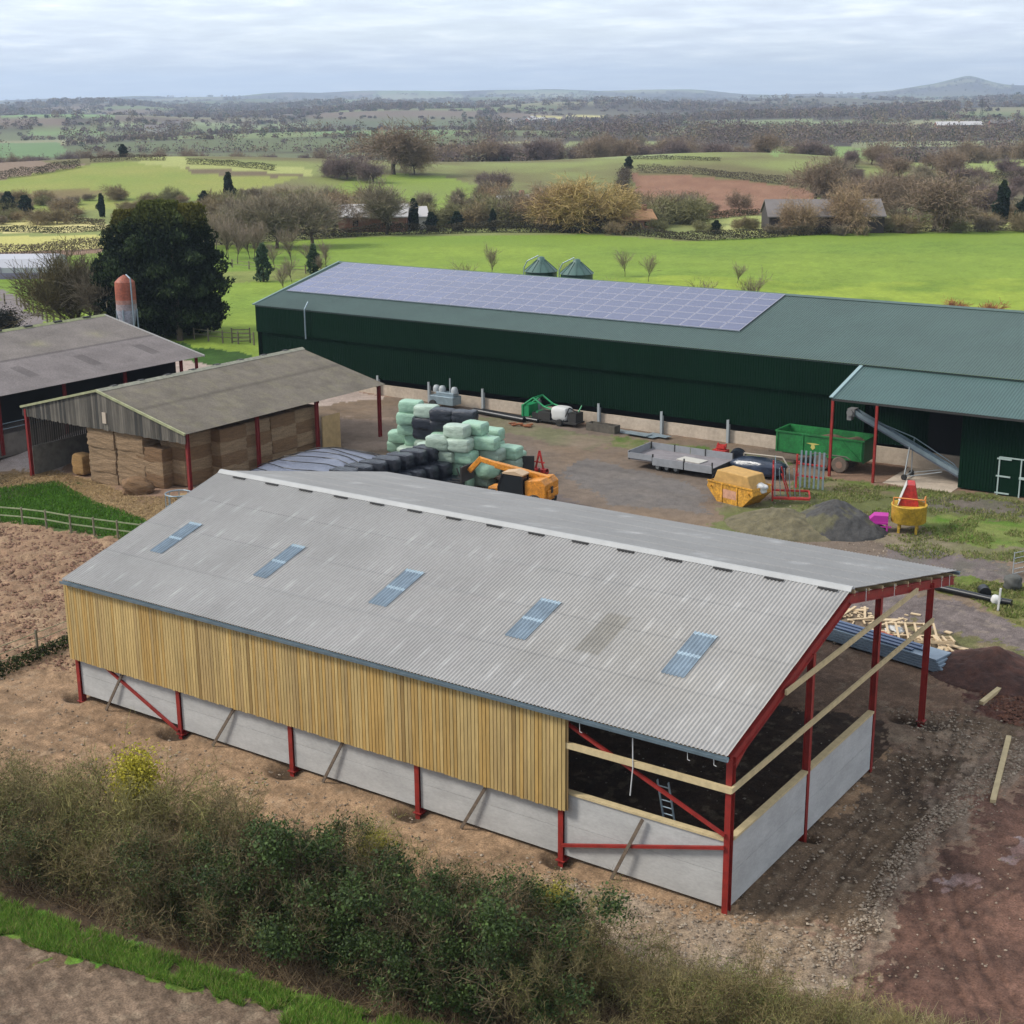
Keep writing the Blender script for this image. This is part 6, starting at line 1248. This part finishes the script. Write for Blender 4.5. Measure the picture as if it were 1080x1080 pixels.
# --- far woodland: one mass of thousands of small crowns
rng = np.random.RandomState(77)
n = 34000; d = 560*np.exp(rng.uniform(0, 1, n)**1.1*np.log(9000/560)); b = rng.uniform(-.47, .47, n); s_ = b*d
x = 17.745+s_*.8219-d*.5696; y = -37.199+s_*.5696+d*.8219
Uc = x*math.cos(.35)+y*math.sin(.35); Vc = -x*math.sin(.35)+y*math.cos(.35); Uc = Uc+60*np.sin(Vc/170); Vc = Vc+40*np.sin(Uc/210); cl = np.where(d < 3500, 300., 620.)
fu, fv = Uc/cl % 1, Vc/(cl*.8) % 1; ed = np.minimum(np.minimum(fu, 1-fu)*cl, np.minimum(fv, 1-fv)*cl*.8)
inwood = fbm(x, y, 420, 3, 77) > .57
u_ = 540+1541*s_/d
inclear = np.zeros(n, bool)
for pl in CLEAR: inclear |= inpoly(x, y, pl)
clear = inclear | (d < 720) & (np.abs(u_-170) < 190)
keep = (inwood | (ed < 6+d*.005) | (rng.uniform(0, 1, n) < .012)) & ~clear & ~((d < 640) & (u_ > 560) & (u_ < 760))
x, y, d = x[keep], y[keep], d[keep]; nk = len(x); z = terrain(x, y); isw = inwood[keep]; h = np.where(isw | (rng.uniform(0, 1, nk) < .3), rng.uniform(7, 12, nk), rng.uniform(2.2, 4.5, nk))*np.where(d > 3000, 1.3, 1); w = np.maximum(h, 6)*rng.uniform(.8, 1.3, nk)*np.where(d > 2500, 1.8, 1)
per = 56; ii = np.repeat(np.arange(nk), per); th = rng.uniform(0, 6.28, nk*per); rr_ = np.sqrt(rng.uniform(0, 1, nk*per)); zz_ = rng.uniform(.12, 1, nk*per); sh = np.sqrt(np.clip(1-((zz_-.5)/.56)**2, 0.05, 1))
P = np.stack([x[ii]+w[ii]/2*rr_*sh*np.cos(th), y[ii]+w[ii]/2*rr_*sh*np.sin(th), z[ii]+h[ii]*zz_], 1)
o0 = np.array([-400., 600., 0]); Q = leaves(P-o0, 1.25, rng); szf = np.clip(d[ii]/1000, .75, 4)*.85; ctr = Q.mean(1, keepdims=True); Q = ctr+(Q-ctr)*szf[:, None, None]
tones = np.array([S(130, 114, 106), S(128, 114, 112), S(146, 130, 108), S(120, 116, 98), S(84, 94, 76), S(152, 140, 114)]); ti = rng.choice(6, nk, p=[.3, .27, .16, .14, .05, .08])
c = tones[ti][ii]*rng.uniform(.8, 1.2, (nk*per, 1))
wm = foliage('far_wood_twigs', rough=.95, spec=.05)
o = link('far_woodland', quads_mesh('far_woodland', Q, wm, c)); o.location = o0; tag(o, kind='stuff')

# ------------------------------------------------------------------ the foreground hedge
def shrub_mesh(name, seed, h, w, ntw, tint, leaf_n=0, leaf_c=None, leaf_c2=None, leaf_s=.09, tl=.5, gap=.0, jit=.45, leaf_top=0.0, ball=None):
    rng = np.random.RandomState(seed); nst = 16; segs0, segs1, w0, w1 = [], [], [], []
    tips = []
    for i in range(nst):
        a = rng.uniform(0, 6.28); r = rng.uniform(0, .25*w); p = np.array([r*math.cos(a), r*math.sin(a), 0.]); d = np.array([math.cos(a)*rng.uniform(.1, .65), math.sin(a)*rng.uniform(.1, .65), 1.]); L = h*rng.uniform(.75, 1.1); n = 7
        for k in range(n):
            d = d+rng.normal(0, .16, 3); d /= np.linalg.norm(d); q = p+d*L/n; segs0.append(p); segs1.append(q); w0.append(.055*(1-k/n)+.012); w1.append(.055*(1-(k+1)/n)+.010); p = q
            if k > 0: tips.append((q.copy(), d.copy()))
    T0 = np.array([t[0] for t in tips]); D0 = np.array([t[1] for t in tips])
    for gen, (mult, ln, wd) in enumerate(((4, 1.0, .024), (3.2, .6, .017), (4, .34, .012))):
        m_ = int(len(T0)*mult) if gen < 2 else ntw
        idx = rng.randint(0, len(T0), m_); dd = D0[idx]*.45+rng.normal(0, .55, (m_, 3)); dd[:, 2] += .15; dd /= np.linalg.norm(dd, axis=1)[:, None]
        a = T0[idx]+0; L = ln*rng.uniform(.4, 1.2, m_)*h/4; mid = a+dd*L[:, None]*.5+rng.normal(0, .03, (m_, 3)); b = a+dd*L[:, None]+rng.normal(0, .06, (m_, 3))
        segs0 += [a, mid]; segs1 += [mid, b]; w0 += [np.full(m_, wd), np.full(m_, wd*.8)]; w1 += [np.full(m_, wd*.8), np.full(m_, wd*.5)]
        T0 = np.concatenate([mid, b]); D0 = np.concatenate([dd, dd])
    A = np.vstack([np.atleast_2d(q) for q in segs0]); B = np.vstack([np.atleast_2d(q) for q in segs1]); W0 = np.concatenate([np.atleast_1d(q) for q in w0]); W1 = np.concatenate([np.atleast_1d(q) for q in w1])
    ok = (A[:, 2] > -.05); A, B, W0, W1 = A[ok], B[ok], W0[ok], W1[ok]
    Q = ribbons(A, B, W0, W1, rng); c = np.array(tint)*rng.uniform(1-jit, 1+jit, (len(Q), 1)); 
    meshes = [quads_mesh(name, Q, twig_m, c)]
    if leaf_n:
        nl_ = 46; cl = T0[rng.randint(0, len(T0), nl_)]; ci = rng.randint(0, nl_, leaf_n)
        P = cl[ci]+rng.normal(0, 1, (leaf_n, 3))*np.array([.27, .27, .25])*h/4
        if ball: P = np.array(ball[:3])+rng.normal(0, 1, (leaf_n, 3))*np.array([ball[3], ball[3], ball[4]])*.85
        P = P[P[:, 2] > .05]
        t = (rng.uniform(0, 1, (len(P), 1))*.6+.4*np.clip(hash2(np.floor(P[:, 0]*2), np.floor(P[:, 2]*2), seed), 0, 1)[:, None]); cc = np.array(leaf_c)*(1-t)+np.array(leaf_c2)*t
        meshes.append(quads_mesh(name+'_leaves', leaves(P, leaf_s, rng), leaf_m, cc*rng.uniform(.75, 1.25, (len(P), 1))))
    return meshes
twb = [shrub_mesh('bramble_twigs', 200+i, 3.6, 3.2, 3000, [S(142, 130, 90), S(130, 116, 80), S(146, 136, 90), S(134, 120, 88)][i], 3600, S(84, 98, 44), S(146, 150, 76), .06) for i in range(4)]
tol = [shrub_mesh('lichen_twigs', 210+i, 3.4, 3.0, 3000, [S(158, 150, 92), S(170, 156, 104)][i], 3500, S(148, 148, 74), S(180, 176, 100), .05) for i in range(2)]
ivy = [shrub_mesh('ivy_bush', 220+i, 3.7, 2.8, 800, S(110, 98, 74), 17000, S(30, 46, 24), S(92, 116, 52), .11) for i in range(3)]
mix_ = [shrub_mesh('mixed_bush', 230+i, 3.5, 3.0, 2000, S(122, 108, 78), 7000, S(44, 60, 30), S(98, 112, 52), .085) for i in range(3)]
yel = [shrub_mesh('yellow_top', 240, 3.6, 1.2, 1800, S(150, 142, 90), 5500, S(164, 156, 44), S(222, 206, 66), .085, ball=(0, 0, 3.1, .36, .45))]
yel2 = [shrub_mesh('yellow_top', 241, 2.6, 1.2, 1500, S(150, 142, 90), 3000, S(150, 146, 54), S(196, 184, 74), .075, ball=(0, 0, 2.5, .34, .34))]
def hedge_bush(kind, ms, x, y, s, label, sz=None):
    o = link(kind, ms[0]); o.location = (x, y, H(x, y)-.1); o.rotation_euler = (0, 0, rb.uniform(0, 6.28)); o.scale = (s, s, s if sz is None else sz)
    tag(o, label, 'shrub', 'shrubs of the foreground hedge')
    if len(ms) > 1:
        l_ = link('foliage', ms[1], None, o)
    return o
hb = random.Random(31); HP = []
def hline(x): return -9.9+(x+20)*.155+max(0, x+2)*.08
x = -36.0; seq = 0
while x < 13.5:
    y = hline(x)
    if x < -24: ks = ['t', 'm', 't']
    elif x < -17: ks = ['t', 'm', 't']
    elif x < -13: ks = ['t', 'm']
    elif x < -1: ks = ['i', 'i', 'i', 'm']
    elif x < 4.5: ks = ['o', 't', 't']
    else: ks = ['o', 't']
    for lane, dy in enumerate((-.95, .45)):
        if x > 0 and hb.random() < .35: continue
        k = hb.choice(ks); 
        if lane and k == 'i' and hb.random() < .3: k = 'm'
        if lane and x < -14: k = 't'
        HP.append((x+hb.uniform(-.35, .35), y+dy+hb.uniform(-.3, .3), k, lane))
    x += 1.35
HP.append((-17.5, -8.2, 'y', 1)); HP.append((-9.3, -5.9, 'y2', 1)); HP.append((-10.2, -6.3, 'o', 1)); HP.append((-14.6, -7.2, 'o', 1)); HP.append((-2.6, -6.2, 'o', 1)); HP.append((-2.9, -5.4, 'y2', 1))
HP.sort()
cntk = {}
NMS = {'t': ('bare_shrub', 'bare brown twiggy'), 'o': ('lichen_shrub', 'pale olive lichen-covered'), 'i': ('ivy_shrub', 'dark green ivy-leaved'), 'm': ('mixed_shrub', 'half-leafy brown and green'), 'y': ('yellow_shrub', 'tall bright yellow-topped'), 'y2': ('yellow_shrub', 'small yellow-tinged')}
for x, y, k, lane in HP:
    key = (k, lane); cntk[key] = cntk.get(key, 0)+1
    ms = {'t': twb, 'o': tol, 'i': ivy, 'm': mix_, 'y': yel, 'y2': yel2}[k]
    size_ = {'t': .76, 'o': .68, 'i': .88, 'm': .76, 'y': 1.0, 'y2': .85}[k]*hb.uniform(.86, 1.1)
    if x > 1: size_ *= .85
    if x > 6: size_ *= .8
    lab = NMS[k][1]+' shrub, foreground hedge %s, %s of its kind from the left' % (('front row', 'back row')[lane], ordn(cntk[key]))
    hedge_bush(NMS[k][0], hb.choice(ms), x, y, size_, lab, size_*hb.uniform(.92, 1.08))
# brambles, grass and litter as ground cover
gr_m = foliage('grass_blades', rough=.8, spec=.1, transl=.2)
def blades(name, P, h, w, cols, rng, lean=.5):
    n = len(P); a = rng.uniform(0, 6.28, n); t = np.stack([np.cos(a), np.sin(a), np.zeros(n)], 1); ln = rng.normal(0, lean, (n, 3)); ln[:, 2] = 1; hh = (h*rng.uniform(.5, 1.3, n))[:, None]; ww = (w*rng.uniform(.6, 1.3, n))[:, None]
    Q = np.stack([P-t*ww, P+t*ww, P+ln*hh+t*ww*.2, P+ln*hh-t*ww*.2], 1); return link(name, quads_mesh(name, Q, gr_m, cols))
def scatter_poly(poly, n, rng):
    p = np.array(poly); x = rng.uniform(p[:, 0].min(), p[:, 0].max(), n*3); y = rng.uniform(p[:, 1].min(), p[:, 1].max(), n*3); k = inpoly(x, y, poly); x, y = x[k][:n], y[k][:n]; return np.stack([x, y, terrain(x, y)], 1)
rng = np.random.RandomState(8)
P = scatter_poly([(-21.90, -12.82), (-19.70, -12.27), (-17.16, -12.05), (-13.71, -11.65), (-10.19, -11.19), (-7.03, -10.62), (-3.35, -9.72), (-2.86, -10.38), (-6.81, -12.04), (-9.61, -12.14), (-13.64, -12.81), (-17.65, -13.80), (-19.90, -14.22)], 60000, rng)
dens = fbm(P[:, 0], P[:, 1], .8, 3, 5); P = P[dens > .36]; t = rng.uniform(0, 1, (len(P), 1)); c = np.array(S(94, 150, 48))*(1-t)+np.array(S(158, 184, 84))*t
y_ = rng.uniform(0, 1, len(P)) < .1; c[y_] = S(176, 160, 110); tag(blades('verge_grass', P, .20, .014, c, rng), kind='stuff')
P = scatter_poly([(-40, -11.4), (-20, -9.0), (-6, -7.8), (2, -6.2), (12, -4.2), (13, -7), (3, -9.3), (-6, -10.4), (-20, -11.8), (-40, -15)], 26000, rng)
t = rng.uniform(0, 1, (len(P), 1)); c = np.array(S(122, 98, 74))*(1-t)+np.array(S(172, 150, 116))*t; tag(blades('dead_undergrowth', P, .38, .016, c, rng, .9), kind='stuff')
P = scatter_poly([(-22, -7.4), (-8, -6.2), (1, -3.6), (9, -1.5), (14, -3.2), (12, -5), (0, -6.4), (-22, -9)], 15000, rng)
t = rng.uniform(0, 1, (len(P), 1)); c = np.array(S(126, 122, 72))*(1-t)+np.array(S(188, 176, 136))*t; tag(blades('rough_weeds', P, .34, .014, c, rng, .8), kind='stuff')
P = scatter_poly([(-66.74, 22.74), (-64.65, 26.05), (-55.93, 21.98), (-49.73, 20.44), (-46.42, 19.70), (-45.17, 17.09), (-57.43, 15.86)], 16000, rng); c = np.array(S(90, 134, 44))*rng.uniform(.6, 1.3, (len(P), 1)); tag(blades('paddock_grass', P, .16, .03, c, rng), kind='stuff')
P = np.concatenate([scatter_poly([(-20.07, 51.96), (-10.26, 53.37), (-3.50, 54.52), (-0.11, 41.32), (-4.44, 40.49), (-7.90, 38.23), (-12.60, 41.70), (-16.09, 44.29), (-18.55, 41.44)], 24000, rng), scatter_poly([(-5.40, 35.56), (-1.67, 38.00), (1.49, 35.10), (3.18, 28.51), (-0.76, 31.65), (-2.04, 32.78)], 9000, rng)])
dens = fbm(P[:, 0], P[:, 1], 1.5, 3, 15); P = P[dens > .48]; t = rng.uniform(0, 1, (len(P), 1)); c = np.array(S(116, 140, 62))*(1-t)+np.array(S(168, 158, 112))*t; tag(blades('yard_weeds', P, .13, .035, c, rng), kind='stuff')
# stones: rubble bank, rubble strip by the barn, loose stones
def stones(name, P, s0, s1, cols, rng, m):
    n = len(P); base = np.array([[1,0,0],[-1,0,0],[0,1,0],[0,-1,0],[0,0,1],[0,0,-1]], float); F = np.array([[0,2,4],[2,1,4],[1,3,4],[3,0,4],[2,0,5],[1,2,5],[3,1,5],[0,3,5]])
    s = (rng.uniform(0, 1, n)**2.2*(s1-s0)+s0)[:, None, None]; V = base[None]*s*rng.uniform(.5, 1.2, (n, 6, 1)); V[:, :, 2] *= .65; a = rng.uniform(0, 6.28, n); co, si = np.cos(a)[:, None], np.sin(a)[:, None]
    x = V[:, :, 0]*co-V[:, :, 1]*si; y = V[:, :, 0]*si+V[:, :, 1]*co; V = np.stack([x, y, V[:, :, 2]], -1)+P[:, None]; me = bpy.data.meshes.new(name); me.vertices.add(n*6); me.vertices.foreach_set('co', V.astype(np.float32).ravel())
    q = (F[None]+np.arange(n)[:, None, None]*6).reshape(-1, 3); fill_quads(me, q); at = me.color_attributes.new('Col', 'FLOAT_COLOR', 'POINT'); at.data.foreach_set('color', np.repeat(np.hstack([cols, np.ones((n, 1))]), 6, axis=0).astype(np.float32).ravel()); me.materials.append(m)
    return tag(link(name, me), kind='stuff')
stm = mat('stone', (0, 0, 0), rough=.9, attr='Col', nscale=6, namt=.15, spec=.2)
P = np.concatenate([scatter_poly([(3.39, -0.77), (3.46, 1.45), (2.86, 7.14), (3.00, 10.57), (3.30, 14.48), (3.92, 18.49), (4.92, 17.57), (4.49, 12.91), (3.82, 8.18), (3.89, 4.81), (4.39, 1.43), (4.19, -1.41)], 3600, rng), scatter_poly([(-5.24, -0.94), (-2.59, -0.59), (-0.06, 0.08), (3.41, 0.47), (4.38, -1.85), (0.08, -4.17)], 1500, rng), scatter_poly([(-0.04, 0.23), (-0.02, 5.86), (-0.01, 18.11), (2.88, 19.46), (3.34, 15.50), (2.49, 7.69), (3.55, 0.87), (1.65, 0.23)], 1000, rng),
    scatter_poly([(-1.83, 18.08), (0.96, 19.34), (3.89, 17.94), (3.04, 15.30), (-0.00, 16.43)], 500, rng), scatter_poly([(-30, -7.5), (1, -5), (1, -.6), (-30, -.6)], 900, rng), scatter_poly([(-20.94, 46.47), (-12.69, 46.49), (-5.62, 37.72), (-10.51, 36.52), (-18.17, 38.08)], 900, rng)])
P = np.concatenate([P, scatter_poly([(-36, -8.5), (4, -4.5), (12, 8), (6, 24), (.5, 20), (.5, -.5), (-31, -.5), (-38, 2)], 3200, rng)])
t = rng.uniform(0, 1, (len(P), 1)); c = (np.array(S(116, 98, 82))*(1-t)+np.array(S(186, 170, 150))*t)
stones('rubble_stones', P+np.array([0, 0, .015]), .015, .09, c, rng, stm)
# clods on the ploughed ground and the soil
P = np.concatenate([scatter_poly([(-61.68, 14.77), (-56.69, 15.32), (-47.75, 16.53), (-43.10, 17.35), (-31.5, 13), (-31.8, 2), (-36.95, 0.61), (-36.96, -2.34)], 9000, rng), scatter_poly([(-1.10, 24.29), (-0.04, 24.99), (3.81, 23.02), (5.10, 18.21), (2.88, 19.46)], 1500, rng)]); c = np.array(S(150, 116, 96))*rng.uniform(.6, 1.2, (len(P), 1)); c[9000:] *= np.array([.62, .5, .48])
stones('soil_clods', P, .04, .16, c, rng, stm)
P = scatter_poly([(-70.11, 25.26), (-67.42, 28.11), (-61.95, 26.98), (-54.67, 24.04), (-51.05, 25.60), (-47, 22), (-47.74, 19.79), (-55.69, 21.78), (-64.28, 25.59), (-66.53, 22.58)], 9000, rng); c = np.array(S(188, 160, 116))*rng.uniform(.6, 1.25, (len(P), 1)); tag(blades('loose_straw', P, .10, .03, c, rng, 2.0), kind='stuff')
# stones and flecks on the dark floor inside the barn
P = scatter_poly([(-29, .6), (-.3, .6), (-.3, 16), (-29, 16)], 700, rng); c = np.array(S(176, 164, 150))*rng.uniform(.5, 1.1, (len(P), 1)); stones('floor_stones', P, .02, .08, c, rng, stm)

# ------------------------------------------------------------------ far buildings
slate = mat('far_grey_roof', S(126, 118, 114), rough=.8, nscale=.3, namt=.1); pale_roof = mat('far_pale_roof', S(206, 202, 200), rough=.7); dark_wall = mat('far_dark_wall', S(66, 58, 54), rough=.9); white_wall = mat('far_white_wall', S(220, 214, 204), rough=.8); brick_wall = mat('far_brick_wall', S(156, 110, 90), rough=.9)
def house(kind, p, L, Wd, he, hr, rz, roof_m, wall_m, label, cat='building', door=None, chim=False):
    o = empty(kind, (p[0], p[1], H(p[0], p[1])-.2), rz, label, cat)
    MB().prism([(-Wd/2, 0), (-Wd/2, he), (0, hr-.1), (Wd/2, he), (Wd/2, 0)], -L/2, L/2, 'x').build('wall', wall_m, o)
    m = MB(); m.prism([(-Wd/2-.4, he-.1), (0, hr), (Wd/2+.4, he-.1), (Wd/2+.4, he+.08), (0, hr+.2), (-Wd/2-.4, he+.08)], -L/2-.3, L/2+.3, 'x'); r = m.build('roof', roof_m, o)
    if door: MB().bb(L/2, L/2+.08, door[0], door[1], 0, door[2]).build('door', door[3], o)
    if chim: MB().bb(L/4, L/4+.8, -.4, .4, hr-.6, hr+1.1).build('chimney', brick_wall, r)
    if L < 16:
        for x in (-L/4, L/4): MB().bb(x-.5, x+.5, -Wd/2-.05, -Wd/2, he*.45, he*.8).build('window', glass, o)
    return o
vdir = math.radians(34.7)
house('field_barn', (-92.83, 225.01), 21, 12, 3.2, 5.8, vdir-.05, slate, dark_wall, 'wide grey-roofed barn with a dark gable beyond the bright grass field', 'barn', (-2.0, .6, 3.0, pale_roof))
house('farm_building', (-166.38, 182.68), 13, 7, 3.0, 5.0, vdir, pale_roof, brick_wall, 'pale-roofed farm building in the belt above the solar roof')
house('farm_building', (-164.10, 188.57), 9, 6, 2.6, 4.2, vdir+.2, pale_roof, white_wall, 'smaller pale building right of the pale-roofed farm building')
house('white_cottage', (-161.17, 222.12), 7, 4.5, 2.6, 4.4, vdir+.5, pale_roof, white_wall, 'white cottage half hidden by shrubs left of the golden willows', 'house', chim=True)
house('orange_roofed_house', (-125.38, 211.06), 7, 5, 2.0, 3.6, vdir+.3, mat('orange_roof', S(196, 148, 104), rough=.8), brick_wall, 'low house with orange roof behind the hedge below the red field', 'house', chim=True)
house('white_farmhouse', (-1161.15, 1028.97), 22, 10, 6, 9, vdir, slate, white_wall, 'distant white farmhouse on the left beyond the first woods', 'house', chim=True)
house('white_farmhouse', (-1263.92, 1146.25), 22, 10, 6, 9, vdir+.3, slate, white_wall, 'second distant white farmhouse, slightly farther and to the right', 'house', chim=True)
house('brick_farmhouse', (-390.40, 1326.80), 22, 10, 6, 9, vdir, slate, brick_wall, 'distant brick farmhouse at the far right below the blue hill', 'house', chim=True)
for i, (p, L_) in enumerate((((-416.10, 1285.13), 40), ((-1179.51, 1716.29), 26), ((-1152.46, 1716.54), 30), ((-1127.08, 1713.96), 22), ((-1196.68, 1770.53), 14))):
    house('distant_house', p, L_, 12, 6, 9, vdir+.3*i, (pale_roof, slate)[i % 2], (white_wall, brick_wall)[i % 2 == 0], ('long low distant shed left of the brick farmhouse', 'leftmost of three tiny pale houses near the middle of the plain', 'middle of three tiny pale houses near the middle of the plain', 'rightmost of three tiny pale houses near the middle of the plain', 'tiny building in front of the three pale houses')[i], 'house')
# low sheds and polytunnel at the left edge
p = (-158.16, 92.82); o = empty('polytunnel', (p[0], p[1], H(*p)), vdir, 'long pale polytunnel at the left edge beyond the bright grass', 'polytunnel')
m = MB(); m.prism([(-3.2, 0), (-3.2, 1.6), (-2.2, 2.7), (0, 3.2), (2.2, 2.7), (3.2, 1.6), (3.2, 0)], -9, 7.5, 'x'); m.build('cover', mat('polythene', S(196, 196, 204), rough=.45), o)
m = MB(); [m.bb(x-.06, x+.06, -3.27, -3.2, 0, 1.7) for x in np.arange(-9, 7.6, 1.8)]; m.bb(-9, 7.5, -3.26, -3.21, 0, .9); m.build('side_rail', mat('mauve_side', S(140, 132, 158), rough=.6), o)
q = (-114.16, 58.63); rb3 = leaves(np.random.RandomState(3).normal(0, 1, (9000, 3))*np.array([1.1, 1.1, .8])*.8, .18, np.random.RandomState(4)); o = link('clipped_bush', quads_mesh('clipped_bush', rb3, leaf_m, np.tile(S(40, 44, 34), (9000, 1))*np.random.RandomState(5).uniform(.7, 1.3, (9000, 1)))); o.location = (q[0], q[1], H(*q)+1.2); tag(o, 'dark rounded bush beside the farm drive at the left edge', 'bush')
m = MB(); m.beam((-1.5, -1.5, 0), (0, 0, 24), .25, .25); m.beam((1.5, -1.5, 0), (0, 0, 24), .25, .25); m.beam((-1.5, 1.5, 0), (0, 0, 24), .25, .25); m.beam((1.5, 1.5, 0), (0, 0, 24), .25, .25)
for z, w in ((15, 5), (18, 6), (21, 4)): m.beam((-w, 0, z), (w, 0, z), .3, .3)
o = m.build('pylon', dark_inside); p = (-558.31, 1803.49); o.location = (p[0], p[1], H(*p)); tag(o, 'faint electricity pylon on the plain below the blue hill', 'pylon')
print('objects', len(bpy.data.objects))
